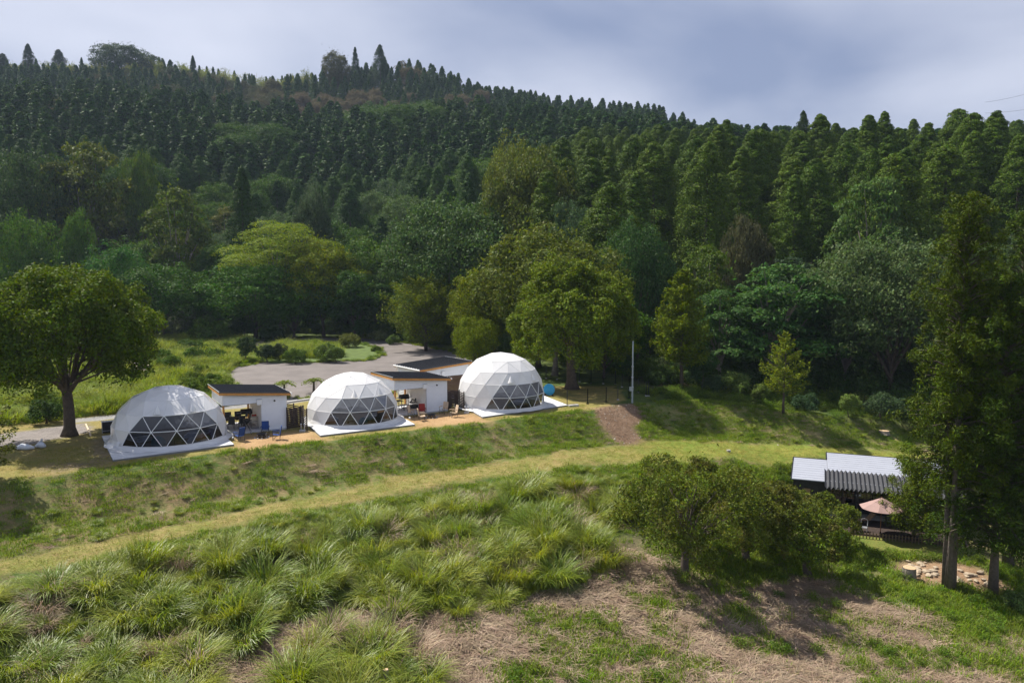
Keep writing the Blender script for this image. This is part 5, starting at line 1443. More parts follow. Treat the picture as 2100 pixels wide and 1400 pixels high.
ISL = mat('island_turf', (.075, .115, .02), rough=.95, var=.35, nscale=1.2, bump=.8, bscale=8)
flat_sheet('turf_island', [(535, 742), (640, 744), (690, 741), (755, 740), (782, 730), (775, 715), (740, 706), (640, 703), (560, 708), (520, 718)], .14, ISL, 'grassy island inside the car park')
a = gp(588, 826, 0); b_ = gp(642, 818.5, 0); c0 = (a + b_) / 2; d_ = b_ - a
MB().box((0, 0, .06), (float(np.linalg.norm(d_[:2])), .3, .14), CONC).build('kerb', None, loc=tuple(c0), rz=math.atan2(d_[1], d_[0]), kind='structure', label='pale concrete kerb beside the car park')

# ------------------------------------------------------------------ grasses: blade clumps
def blades(name, seed, n, spread, hh, wd, m, arch=.9, segs=4, lie=0.0, out=1.0, keep=None):
    r = np.random.default_rng(seed); a = r.uniform(0, 6.2832, n); q = spread * np.sqrt(r.random(n))
    bx, by = q * np.cos(a), q * np.sin(a); az = a * out + r.normal(size=n) * (.7 if out else 0) + (0 if out else r.uniform(0, 6.28, n))
    L = hh * r.uniform(.55, 1.15, n); th0 = np.clip(r.normal(.18, .12, n) + lie, 0, 1.5); bend = arch * r.uniform(.6, 1.5, n)
    w = wd * r.uniform(.7, 1.3, n)
    pts = []; x = bx.copy(); y = by.copy(); z = np.zeros(n)
    for s in range(segs + 1):
        t = s / segs; ww = w * (1 - t ** 2) + .002; sx, sy = -np.sin(az), np.cos(az)
        pts.append(np.stack([x - sx * ww / 2, y - sy * ww / 2, z], 1)); pts.append(np.stack([x + sx * ww / 2, y + sy * ww / 2, z], 1))
        th = th0 + bend * (t + .5 / segs) ** 1.3; dl = L / segs
        x = x + np.sin(th) * np.cos(az) * dl; y = y + np.sin(th) * np.sin(az) * dl; z = np.maximum(z + np.cos(th) * dl, .01)
    V = np.stack(pts, 1); k = 2 * (segs + 1); F = []
    base = np.arange(n)[:, None] * k
    for s in range(segs):
        F.append(base + np.array([[2 * s, 2 * s + 1, 2 * s + 3, 2 * s + 2]]))
    return np_mesh(name, V.reshape(-1, 3), np.concatenate(F), [m])
GR_TALL = leafmat('pampas_blades', (.135, .20, .028), (.26, .29, .06), trans=.36, var=.35, rough=.45, clump=.8, spec=.4)
GR_BANK = leafmat('bank_grass_blades', (.13, .22, .028), (.22, .27, .06), trans=.3, var=.35, clump=.9)
GR_DRY = leafmat('dry_straw', (.26, .195, .14), (.40, .32, .24), trans=.15, var=.3, rough=.8, clump=.9)
GR_GOLD = leafmat('mown_turf_blades', (.18, .22, .045), (.30, .255, .085), trans=.25, var=.25, clump=.9)
WEED = leafmat('weed_leaves', (.09, .16, .03), (.15, .20, .045), trans=.35, var=.4)
WEEDY = leafmat('bright_weed_leaves', (.15, .22, .035), (.25, .28, .075), trans=.36, var=.35)
tall = [blades('pampas_clump_%d' % i, 500 + i, 380, .50, [1.35, 1.15, 1.5, 1.25, 1.1, 1.3][i], .024, GR_TALL, arch=[1.6, 1.9, 1.45, 1.75, 2.0, 1.6][i], segs=5) for i in range(6)] + [blades('dry_pampas_clump', 511, 160, .5, 1.1, .02, GR_DRY, arch=1.5, segs=4)]
tuft = [blades('grass_tuft_%d' % i, 520 + i, 70, .38, [.20, .16, .26][i], .020, GR_BANK, arch=1.1, segs=2, out=0) for i in range(3)]
gold = [blades('mown_tuft_%d' % i, 540 + i, 70, .45, .07, .018, GR_GOLD, arch=1.0, segs=2, out=0, lie=.3) for i in range(2)]
straw = [blades('straw_patch_%d' % i, 560 + i, 90, .6, [.75, .9, .6][i], .024, GR_DRY, arch=.5, segs=2, lie=1.15, out=0) for i in range(3)]
def weed_mesh(name, seed, m, h=.7, w=.9, n=420, ls=.055):
    r = np.random.default_rng(seed); k = 14; c_ = np.stack([r.normal(size=k) * w * .28, r.normal(size=k) * w * .28, h * r.uniform(.25, .85, k)], 1)
    P = c_[r.integers(0, k, n)] + r.normal(size=(n, 3)) * np.array([w * .16, w * .16, h * .16]); P[:, 2] = np.abs(P[:, 2])
    N = r.normal(size=(n, 3)) * .7 + np.array([0, 0, 1.]); V, F = leaf_faces(P, N, ls * r.uniform(.6, 1.4, n), r, .6); return np_mesh(name, V, F, [m])
weeds = [weed_mesh('weed_%d' % i, 580 + i, WEED, n=650, ls=.042) for i in range(3)]
weedy = [weed_mesh('bright_weed_%d' % i, 590 + i, WEEDY, h=.9, w=1.3, n=520, ls=.05) for i in range(1)] + [blades('bright_grass_%d' % i, 600 + i, 200, .55, [1.1, .8, 1.3, .6][i], .03, WEEDY, arch=1.2, segs=3) for i in range(4)]

sr = np.random.default_rng(99)
def sample(poly, spacing, jit=.5, excl=(), seed=0, prob=None):
    P = np.array([q[:2] for q in poly]); lo, hi = P.min(0), P.max(0)
    xs = np.arange(lo[0], hi[0], spacing); ys = np.arange(lo[1], hi[1], spacing)
    X, Y = np.meshgrid(xs, ys); X = X.ravel() + sr.uniform(-jit, jit, X.size) * spacing; Y = Y.ravel() + sr.uniform(-jit, jit, Y.size) * spacing
    wx = X + (fbm(X, Y, 1.5, 2, 41) - .5) * 1.2; wy = Y + (fbm(X, Y, 1.5, 2, 42) - .5) * 1.2
    k = in_poly(wx, wy, poly)
    for e_ in excl: k &= ~in_poly(wx, wy, e_)
    X, Y = X[k], Y[k]
    if prob is not None: k = sr.random(len(X)) < prob(X, Y); X, Y = X[k], Y[k]
    u, v, f_ = proj(np.column_stack([X, Y, H(X, Y)])); k = (u > -120) & (u < 2220) & (v < 1560) & (f_ > 5)
    return X[k], Y[k]
def spread(name, meshes, X, Y, s0, s1, label, tilt=.12, hs=None, zoff=0, kind='stuff'):
    n = len(X); Z = H(X, Y) + zoff; s = sr.uniform(s0, s1, n); hz = s * (hs if hs is not None else 1)
    rot = np.column_stack([sr.normal(0, tilt, n), sr.normal(0, tilt, n), sr.uniform(0, 6.28, n)])
    print('SPREAD', name, n)
    return scatter(name, meshes, np.column_stack([X, Y, Z]), rot, np.column_stack([s, s, hz]), sr.integers(0, len(meshes), n), label, kind=kind)

T_main = wpoly([(-160, 1275), (0, 1228), (160, 1200), (330, 1160), (480, 1126), (690, 1080), (880, 1046), (1040, 1018), (1200, 1000), (1290, 1008), (1300, 1040), (1262, 1085), (1245, 1130), (1225, 1190), (1150, 1205), (1060, 1235), (990, 1262), (930, 1262), (850, 1240), (830, 1275), (700, 1262), (600, 1268), (540, 1292), (480, 1335), (420, 1400), (400, 1500), (-220, 1500)])
T_low = wpoly([(650, 1330), (690, 1296), (800, 1292), (880, 1340), (900, 1400), (890, 1500), (560, 1500), (590, 1390)])
xs1, ys1 = sample(T_main, 1.25, prob=lambda X, Y: np.where(fbm(X, Y, 3.2, 3, 61) > .34, 1.0, .45))
xs2, ys2 = sample(T_low, 1.05)
XX = np.concatenate([xs1, xs2]); YY = np.concatenate([ys1, ys2])
hmod = .60 + .62 * fbm(XX, YY, 2.6, 3, 62)
spread('tall_pampas_grass', tall, XX, YY, .85, 1.55, 'tall arching green pampas grass filling the lower meadow', .16, hmod)
fx, fy = sample(T_main, .8)
spread('meadow_undergrass', [tall[1], tall[4]], fx, fy, .3, .62, 'lower green grass between the pampas clumps', .2)
# fringe of grass along the bottom edge of the path
fx, fy = sample(wpoly([(0, 1225), (330, 1162), (690, 1084), (1040, 1020), (1200, 1004), (1300, 1010), (1300, 978), (1200, 970), (1040, 986), (690, 1050), (330, 1126), (0, 1196)]), .4, prob=lambda X, Y: fbm(X, Y, 2.5, 2, 66))
spread('path_edge_grass', [tall[1], tall[4]], fx, fy, .3, .6, 'green grass fringe along the lower edge of the mown path')
# bank turf
BK = [tuple(p[:2]) for p in edge[2:-1]]
bank_poly = wpoly([(-120, 1010), (150, 968), (480, 925), (850, 884), (1150, 846), (1215, 840), (1262, 832), (1330, 824), (1450, 820), (1560, 834), (1700, 853), (1850, 871), (1960, 895), (1930, 926), (1750, 918), (1600, 911), (1480, 905), (1330, 902), (1240, 916), (1040, 944), (900, 963), (690, 1005), (500, 1043), (300, 1089), (0, 1146), (-120, 1166)])
bx_, by_ = sample(bank_poly, .30, excl=(Z_soil,), prob=lambda X, Y: np.clip((fbm(X, Y, 2.0, 4, 71) - .30) * 5, .25, 1) * np.where(X < -12, .6, 1))
spread('bank_grass', tuft, bx_, by_, .55, 1.25, 'short rough green grass on the banks')
dx_, dy_ = sample(bank_poly, .55, excl=(Z_soil,), prob=lambda X, Y: np.where(fbm(X, Y, 1.6, 3, 73) > .60, .5, .03) * np.where(X < -8, 1.0, .35))
spread('bank_dead_grass', straw, dx_, dy_, .3, .6, 'patches of dead brown grass on the banks', zoff=.02)
# ground weeds below the path, around the cafe and along the picture's lower right
W_all = wpoly([(1300, 955), (1500, 945), (1640, 945), (1630, 1090), (1800, 1130), (1960, 1140), (2150, 1180), (2150, 1500), (1750, 1500), (1500, 1500), (1100, 1500), (900, 1500), (900, 1300), (1000, 1240), (1220, 1210), (1260, 1110), (1300, 1050)])
def wprob(X, Y):
    u, v, _ = proj(np.column_stack([X, Y, H(X, Y)])); g = fbm(X, Y, 2.4, 4, 81)
    st = in_poly(X + (fbm(X, Y, 3, 3, 83) - .5) * 3, Y + (fbm(X, Y, 3, 3, 84) - .5) * 3, Z_straw)
    return np.where(st, np.where(g > .60, .8, .03), np.where(u > 1300, .9, .7) * np.clip((g - .30) * 5, .25, 1))
gx2, gy2 = sample(W_all, .34, excl=(Z_rock,), prob=wprob)
spread('meadow_grass', tuft, gx2, gy2, .8, 1.9, 'loose green grass over the lower slope')
gx3, gy3 = sample(W_all, .75, excl=(Z_rock,), prob=lambda X, Y: wprob(X, Y) * np.where(fbm(X, Y, 1.8, 2, 85) > .52, .9, .1))
spread('meadow_weeds', weeds, gx3, gy3, .35, .85, 'leafy green weeds over the lower slope')
sx3, sy3 = sample(wpoly([(1240, 1110), (1400, 1180), (1560, 1200), (1700, 1180), (1800, 1230), (2150, 1330), (2150, 1520), (400, 1520), (440, 1330), (560, 1270), (700, 1260), (850, 1250), (1000, 1240), (1200, 1215)]), .42, prob=lambda X, Y: np.clip(1.25 - 1.1 * wprob(X, Y), .1, 1))
spread('dry_straw', straw, sx3, sy3, .6, 1.15, 'flattened dry pale straw on the lower slope', .08, zoff=.03)
# mown path and terrace turf
px_, py_ = sample(Z_path, .42); spread('mown_path_turf', gold, px_, py_, .8, 1.3, 'mown golden green turf of the path')
tz = wpoly([(60, 985), (300, 953), (480, 922), (660, 904), (850, 880), (990, 862), (1150, 842), (1210, 838), (1180, 826), (990, 834), (850, 850), (660, 872), (590, 868), (480, 880), (300, 900), (100, 920), (0, 960)])
tx_, ty_ = sample(tz, .45, excl=(Z_dirt1, Z_dirt2, Z_gravel, Z_lane)); 
def off_deck(X, Y):
    k = np.ones(len(X), bool)
    for (cx_, cy_, r_) in ((-23.75, 53.4, 5.2), (-12.45, 60.2, 4.9), (-.95, 67, 5.2)): k &= np.hypot(X - cx_, Y - cy_) > r_
    for (P_, d_, W_) in ((H1P, hd, HW), (H2P, d2, W2)):
        lx = (X - P_[0]) * d_[0] + (Y - P_[1]) * d_[1]; ly = -(X - P_[0]) * d_[1] + (Y - P_[1]) * d_[0]; k &= ~((lx > -.3) & (lx < W_ + .3) & (ly > -.3) & (ly < 4.3))
    return k
k = off_deck(tx_, ty_); spread('terrace_turf', gold, tx_[k], ty_[k], .7, 1.2, 'short dry turf on the terrace')
# bright overgrown field behind the huts
W_back = wpoly([(-120, 880), (60, 868), (230, 848), (330, 842), (480, 830), (470, 790), (455, 768), (480, 750), (520, 742), (500, 712), (520, 700), (440, 690), (330, 692), (200, 712), (60, 740), (-150, 780)])
wx_, wy_ = sample(W_back, .85, excl=(Z_pink, Z_pink2)); k = off_deck(wx_, wy_); wx_, wy_ = wx_[k], wy_[k]
spread('field_weeds', weedy, wx_, wy_, .75, 1.5, 'bright green weeds and grass in the field behind the glossy dome', hs=.25 + 1.5 * fbm(wx_, wy_, 4, 3, 91) ** 1.5)
ix_, iy_ = sample([tuple(gp(a, b, 0)[:2]) for a, b in ((540, 738), (700, 737), (690, 712), (640, 706), (560, 710), (530, 720))], .9)
spread('island_weeds', weedy, ix_, iy_, .8, 1.4, 'bright weeds on the car park island')
# forest-edge undergrowth
DARKL = leafmat('undergrowth_leaves', (.05, .095, .025), (.08, .13, .035), trans=.28, var=.4)
under = [weed_mesh('undergrowth_%d' % i, 610 + i, DARKL, h=1.7, w=2.6, n=1500, ls=.085) for i in range(4)]
fe = [f_ for f_ in front[1:-1]]
up_poly = [(x, y - 1.5) for x, y in fe] + [(x * 1.0, y + 22) for x, y in fe[::-1]]
ux_, uy_ = sample(up_poly, 2.1, prob=lambda X, Y: np.full(len(X), .75)); spread('forest_undergrowth', under, ux_, uy_, .7, 1.5, 'dark leafy undergrowth along the forest foot')
ex_, ey_ = sample([(x, y - 3.2) for x, y in fe] + [(x, y + 1.0) for x, y in fe[::-1]], 1.2, prob=lambda X, Y: np.where(fbm(X, Y, 4, 2, 95) > .42, .8, .3)); k = off_deck(ex_, ey_)
spread('forest_edge_weeds', weeds + [weedy[0]], ex_[k], ey_[k], .6, 1.6, 'green weeds along the forest edge')
kx_, ky_ = sample(wpoly([(1320, 805), (1450, 800), (1600, 815), (1900, 862), (1930, 885), (1850, 872), (1700, 853), (1560, 834), (1450, 820), (1330, 824)]), .6, prob=lambda X, Y: np.where(fbm(X, Y, 3, 2, 96) > .45, .8, .2))
spread('knoll_weeds', weeds, kx_, ky_, .5, 1.2, 'green weeds on top of the right bank')

# ragged verge round the car park and its island, rubble on the worn track
def along(poly, step, jit):
    P = []; n_ = len(poly)
    for i in range(n_):
        a, b = np.array(poly[i][:2]), np.array(poly[(i + 1) % n_][:2]); L = np.linalg.norm(b - a)
        for k in range(max(1, int(L / step))): P.append(a + (b - a) * sr.random() + sr.normal(0, jit, 2))
    P = np.array(P); return P[:, 0], P[:, 1]
isl = [gp(a, b, 0) for a, b in ((535, 742), (640, 744), (690, 741), (755, 740), (782, 730), (775, 715), (740, 706), (640, 703), (560, 708), (520, 718))]
vx, vy = along(isl, .22, .28); spread('island_verge_grass', [weedy[4], weeds[0]], vx, vy, .25, .7, 'ragged grass verge of the car park island')
park = [gp(a, b, 0) for a, b in ((458, 772), (470, 756), (535, 744), (505, 722), (500, 706), (540, 697), (640, 692), (760, 694), (850, 706), (930, 722), (985, 745), (985, 775), (900, 792), (800, 806), (640, 818), (560, 815), (480, 795))]
vx, vy = along(park, .25, .35); k = off_deck(vx, vy) & (H(vx, vy) < 3); spread('car_park_verge_grass', [weedy[4], weedy[2], weeds[1]], vx[k], vy[k], .2, .65, 'ragged grass verge of the car park')
def clod(seed, m):
    q = random.Random(seed); b = bmesh.new(); bmesh.ops.create_icosphere(b, subdivisions=1, radius=1)
    for v in b.verts: v.co *= q.uniform(.6, 1.2)
    me = bpy.data.meshes.new('clod'); b.to_mesh(me); b.free(); me.materials.append(m); return me
SOILM = mat('dry_clods', (.24, .155, .095), rough=.95, var=.3); PEB = mat('pale_pebbles', (.42, .37, .31), rough=.9, var=.2)
rx_, ry_ = sample(Z_soil, .28); spread('soil_rubble', [clod(1, SOILM), clod(2, SOILM), clod(9, SOILM), clod(3, PEB)], rx_, ry_, .02, .07, 'clods and pebbles on the worn soil track')
rx_, ry_ = sample(wpoly([(1240, 908), (1330, 902), (1500, 904), (1640, 912), (1640, 900), (1500, 893), (1330, 890), (1300, 895)]), .6); spread('bank_toe_rubble', [clod(4, SOILM), clod(5, PEB)], rx_, ry_, .03, .12, 'scattered pebbles along the toe of the right bank')
rx_, ry_ = sample(W_all, 1.1); spread('meadow_litter', [clod(6, SOILM), clod(7, SOILM), clod(8, PEB)], rx_, ry_, .02, .08, 'clods and bits of litter on the lower slope')

# scrub that steps up from the field and car park into the forest
SCRUBL = leafmat('scrub_leaves', (.06, .115, .022), (.12, .17, .035), trans=.3)
scrub = [broad_mesh('scrub_%d' % i, 640 + i, w=3.0, h=2.4, base=.2, lobes=9, sub=10, per=44, lsize=.075, lobe_r=.24, mat_=SCRUBL) for i in range(4)]
fe2 = [f_ for f_ in front[2:11]]
qx, qy = sample([(x, y - 7) for x, y in fe2] + [(x, y + 3) for x, y in fe2[::-1]], 2.6, prob=lambda X, Y: np.where(in_poly(X, Y, [tuple(p[:2]) for p in park]), 0, .8 * (fbm(X, Y, 6, 2, 97) > .42)))
spread('forest_foot_scrub', scrub, qx, qy, .5, 1.25, 'mixed green scrub stepping up into the forest behind the field', hs=1.0)
qx, qy = sample(W_back, 4.2, excl=(Z_pink, Z_pink2), prob=lambda X, Y: .75 * (fbm(X, Y, 9, 2, 98) > .46)); k = off_deck(qx, qy); spread('field_scrub', scrub, qx[k], qy[k], .3, .85, 'scattered low scrub in the overgrown field')
fe3 = [f_ for f_ in front[13:20]]
qx, qy = sample([(x, y - 3.5) for x, y in fe3] + [(x, y + 2) for x, y in fe3[::-1]], 2.4, prob=lambda X, Y: .7 * (fbm(X, Y, 5, 2, 99) > .4)); spread('right_edge_scrub', scrub, qx, qy, .35, .9, 'low scrub along the forest edge on the right')

mg = wpoly([(0, 1186), (330, 1114), (690, 1040), (1040, 974), (1200, 960), (1300, 954), (1420, 949), (1520, 946), (1640, 941), (1600, 985), (1560, 1010), (1400, 1010), (1290, 1010), (1200, 1002), (1040, 1020), (880, 1048), (690, 1082), (330, 1162), (0, 1230)])
qx, qy = sample(mg, .3, prob=lambda X, Y: np.full(len(X), .85)); spread('path_margin_grass', tuft, qx, qy, .7, 1.4, 'rough green grass margin below the mown path')
qx, qy = sample(bank_poly, .8, excl=(Z_soil,), prob=lambda X, Y: .35 * (fbm(X, Y, 3.5, 3, 101) > .47)); spread('bank_tussocks', [tall[4], tall[1], weeds[0], weeds[1]], qx, qy, .18, .42, 'scattered taller tussocks and weeds on the banks', hs=.9)
# ------------------------------------------------------------------ individually modelled nearer trees
def limb_tree(name, seed, crown_pts, r_t, z_fork, m=BARK, lean=.2, thick=.12):
    limbs = [(z_fork * random.Random(seed + i).uniform(.75, 1.15), p, thick) for i, p in enumerate(crown_pts)]
    return trunk_mesh(name, z_fork * 1.25, r_t, m, lean=lean, limbs=limbs, seed=seed, n=10, taper=.6, flare=1.5)
# big left tree
bp_ = gp(137, 893, 0)
me_, lb_ = broad_mesh('big_left_crown', 900, w=13.4, h=12.4, base=1.7, lobes=38, sub=26, per=80, lsize=.105, flat=.75, lobe_r=.145, ret_limbs=True, jit=.7, density_in=.08)
trk = trunk_mesh('big_left_trunk', 3.6, .41, BARK, lean=.15, seed=4, n=12, taper=.75, flare=1.5, limbs=[(2.4 + .035 * i, p, .17 if i % 3 == 0 else .10) for i, (_, p, _) in enumerate(lb_)])
put_tree('camphor_tree', 'big spreading dark green tree with thick forked trunk left of the glossy dome', 'tree', me_, trk, (bp_[0] + .2, bp_[1], 0), .6, 1, (.085, .13, .018))
# big round tree in the middle
q = gp(1185, 797, -.0); me_, lb_ = broad_mesh('big_round_crown', 910, w=13.2, h=13.6, base=.2, lobes=46, sub=24, per=80, lsize=.115, flat=.85, lobe_r=.135, ret_limbs=True, jit=.65, egg=.35, density_in=.08)
trk = trunk_mesh('big_round_trunk', 5.0, .55, BARK, seed=6, n=12, taper=.6, flare=1.5, limbs=[(2.6 + .06 * i, p, .13) for i, (_, p, _) in enumerate(lb_)])
put_tree('camphor_tree', 'big round yellow-green tree with thick trunk right of the tallest dome', 'tree', me_, trk, (q[0] - .6, q[1], H1(q[0], q[1])), 1.2, 1, (.115, .16, .022))
q = gp(1141, 777, 0); put_tree('oak_tree', 'tree trunk standing just left of the big round tree', 'tree', BROADS[2][0], trunk_mesh('oak_trunk', 5.5, .34, BARK_PALE, seed=9), (q[0], q[1] + 3, H1(q[0], q[1] + 3)), 2, (1.0, 1.0, .95), (.09, .13, .03))
# golden layered trees on the right (dawn-redwood like) and neighbours
def sprayed(lab, pxb, pyb, top, wpx, seed, tint, nb=70, per=170, base=.22, up=.3, nm='golden_tree', ls=.10, shape=.8, r_=.14, droop=.05, bulge=None):
    p = hit(pxb, pyb); hh = (pyb - top) / 1600 * p[1] * 1.02; w = wpx / 1600 * p[1]
    me_, tw = spray_mesh(nm + '_crown', seed, h=hh, w=w, base=hh * base, nb=nb, per=per, lsize=ls, up=up, shape=shape, droop=droop, bulge=bulge)
    t = put_tree(nm, lab, 'tree', me_, trunk_mesh(nm + '_trunk', hh * .96, r_, BARK, lean=.12, seed=seed, taper=.12), tuple(p), 0, 1, tint); mk('branches', tw, t); return t
sprayed('tall golden-green tree with tiered branches right of the light pole', 1397, 803, 553, 150, 920, (.135, .185, .02), nb=90, per=300, base=.24, up=.32, ls=.11, r_=.2, bulge=lambda t: min(1, .72 + .9 * t) * (1 - t) ** .55)
sprayed('smaller golden-green tree with open tiered branches on the right lawn edge', 1606, 848, 676, 128, 921, (.165, .21, .03), nb=44, per=170, base=.24, up=.45, ls=.085, r_=.12, bulge=lambda t: min(1, .7 + 1.2 * t) * (1 - t) ** .75)
def bush(lab, px, py, top, wpx, seed, tint, nm='shrub', cat='shrub', dens=1.0, stem=True):
    p = hit(px, py); hh = max(.5, (py - top) / 1600 * p[1]); w = wpx / 1600 * p[1]
    me_ = broad_mesh(nm + '_crown', seed, w=w, h=hh, base=.12 * hh, lobes=10, sub=10, per=int(55 * dens), lsize=max(.055, .024 * w), flat=.85, lobe_r=.24, density_in=.2)
    return put_tree(nm, lab, cat, me_, trunk_mesh(nm + '_stem', hh * .5, .05 * max(w, 1) ** .5, BARK, seed=seed) if stem else None, (p[0], p[1], p[2] - .03), 0, 1, tint)
for a in (
 ('rounded green bush at the left end of the forest edge', 425, 702, 664, 72, 930, (.09, .15, .03)),
 ('bushy grey-green shrub behind the big left tree crown', 372, 690, 640, 62, 931, (.10, .12, .06)),
 ('very dark round shrub at the corner of the car park', 506, 742, 690, 42, 932, (.03, .055, .02)),
 ('dark columnar shrub pair on the near edge of the car park island', 549, 744, 706, 36, 933, (.028, .05, .02)),
 ('dark shrub next to the columnar ones on the island', 574, 742, 704, 34, 934, (.05, .07, .025)),
 ('low grassy-green shrub on the near edge of the island', 606, 746, 718, 44, 935, (.085, .14, .03)),
 ('pale green leafy shrub in the middle of the island', 668, 742, 706, 46, 936, (.13, .19, .05)),
 ('second pale green shrub on the island beside the lawn', 690, 744, 712, 34, 937, (.12, .18, .05)),
 ('olive rounded shrub at the far side of the island', 716, 714, 690, 44, 938, (.13, .15, .04)),
 ('small round shrub at the tip of the island', 772, 722, 712, 16, 939, (.11, .16, .03)),
 ('small green tree with pale stem on the far side of the car park', 648, 680, 610, 54, 940, (.06, .11, .04), 'small_tree', 'tree'),
 ('pale silvery tree crown on the far side of the car park', 706, 678, 610, 66, 941, (.17, .20, .09), 'small_tree', 'tree'),
 ('dense cone-shaped shrub on the far side of the car park', 743, 700, 652, 31, 942, (.04, .085, .02)),
 ('variegated pale shrub at the forest edge right of the cone shrub', 778, 698, 682, 40, 943, (.18, .21, .08)),
 ('low shrub between the car park and the forest on the right', 806, 706, 690, 30, 944, (.09, .14, .04)),
 ('rounded shrub left of the variegated trees on the car park edge', 560, 700, 676, 50, 945, (.035, .065, .02)),
 ('dark green bush below the forked-limb tree', 500, 694, 655, 60, 946, (.04, .075, .02)),
 ('leafy light green bush between the golden trees', 1508, 812, 766, 56, 950, (.14, .20, .06)),
 ('small light green bush left of the smaller golden tree', 1560, 826, 786, 32, 951, (.14, .19, .05)),
 ('dark green rounded tree right of the tall golden tree', 1438, 806, 706, 60, 952, (.045, .09, .03), 'small_tree', 'tree'),
 ('broad-leaved bush with whitish leaves left of the tall golden tree', 1368, 776, 730, 50, 953, (.15, .19, .09)),
 ('low grey-green bush beneath the dark green rounded tree', 1466, 808, 772, 52, 954, (.07, .11, .05)),
 ('young light green shrub on the right lawn edge', 1741, 856, 806, 34, 955, (.15, .21, .06)),
 ('grey-green shrub at the shady forest edge on the right', 1806, 862, 812, 62, 956, (.07, .11, .05)),
 ('dark bushy shrub left of the tall foreground conifer', 1868, 868, 822, 70, 957, (.05, .085, .04)),
 ('low dark shrub behind the smaller golden tree', 1650, 844, 812, 50, 958, (.05, .09, .04)),
 ('small bush beside the light pole foot', 1345, 796, 762, 36, 959, (.06, .10, .03)),
 ('light green fern clump in the bottom right corner', 2085, 1250, 1215, 40, 960, (.13, .19, .06)),
 ('small dark bush on the lawn behind the left hut roof', 436, 800, 768, 34, 961, (.07, .12, .02)),
 ('leafy bush under the branches of the big left tree', 95, 868, 826, 60, 962, (.05, .09, .025)),
 ('low yellowish bush in the field left of the left hut', 395, 790, 766, 44, 963, (.12, .17, .03)),
 ('rounded green bush in the field right of the paved patch', 352, 762, 732, 40, 964, (.08, .14, .025)),
 ('wide low bush in the overgrown field near the car park corner', 440, 742, 722, 56, 965, (.10, .16, .03)),
 ('dark green bush half way across the overgrown field', 395, 722, 702, 40, 966, (.06, .11, .02)),
 ('light green reedy bush near the forest end of the field', 470, 722, 704, 36, 967, (.13, .18, .04)),
 ('bush beside the gravel lane behind the glossy dome', 330, 826, 800, 44, 968, (.09, .15, .025)),
): bush(*a)
# two little palms behind the huts
FROND = leafmat('palm_fronds', (.14, .18, .03), (.16, .20, .04), trans=.3)
def palm(lab, px, py, top, seed):
    p = hit(px, py); hh = (py - top) / 1600 * p[1]; r = np.random.default_rng(seed); t = thing('palm_tree', lab, 'palm', tuple(p))
    MB().tube([(0, 0, 0), (.03, 0, hh * .75)], [.13, .09], BARK, 8).build('trunk', t, True)
    for k in range(16):
        a_ = k * 2.4; n_ = 40; s = r.uniform(.05, 1, n_); L = 1.15; P = np.stack([np.cos(a_) * s * L, np.sin(a_) * s * L, hh * .75 + .5 * s - .75 * s ** 2 + .1 * (k % 3)], 1)
        sd = np.array([-math.sin(a_), math.cos(a_), -.3]); P = P + sd * (r.choice([-1, 1], n_) * .14 * np.sin(s * 3))[:, None]
        V, F = leaf_faces(P, np.array([0, 0, 1.]) + r.normal(size=(n_, 3)) * .3, .17, r, .2, along=np.tile(sd, (n_, 1))); mk('frond', np_mesh('frond', V, F, [FROND]), t)
palm('small palm with thin trunk left of the middle dome', 643.5, 806, 774, 1)
palm('small palm poking above the right end of the left hut roof', 583, 815, 778, 2)
# foreground cherry trees
CHER = leafmat('cherry_leaves', None, trans=.32, var=.5, clump=.9, tinge=(.11, .11, .03))
def cherry(lab, px, py, w, hh, seed, tint, dx=0, lobes=26, ls=.088):
    p = hit(px, py)
    me_, lb_ = broad_mesh('cherry_crown', seed, w=w, h=hh, base=.8, lobes=lobes, sub=15, per=60, lsize=ls, flat=.7, lobe_r=.13, mat_=CHER, ret_limbs=True, jit=1.1, aspect=.42, density_in=.05)
    trk = trunk_mesh('cherry_trunk', 2.2, .26, BARK, lean=.2, seed=seed, n=9, taper=.7, limbs=[(1.2 + .03 * i, pp, .075) for i, (_, pp, _) in enumerate(lb_)])
    return put_tree('cherry_tree', lab, 'tree', me_, trk, (p[0] + dx, p[1], p[2] - .05), seed * .7, 1, tint)
cherry('widest leafy cherry tree, standing right beside the tall grass in the lower middle', 1405, 1182, 9.6, 7.2, 970, (.11, .145, .03), lobes=30)
cherry('second cherry tree growing right behind the wide one', 1530, 1150, 8.0, 5.4, 973, (.10, .125, .028), lobes=26)
cherry('sparse cherry branches reaching in front of the dark cafe', 1668, 1112, 6.4, 3.3, 975, (.12, .155, .035), lobes=14)
cherry('low cherry tree in front of the picket fence', 1655, 1180, 6.4, 3.6, 977, (.12, .17, .03), lobes=16)
BARK_TALL = mat('greyish_bark', (.135, .11, .09), rough=.95, var=.35, nscale=5, bump=.9, bscale=16)
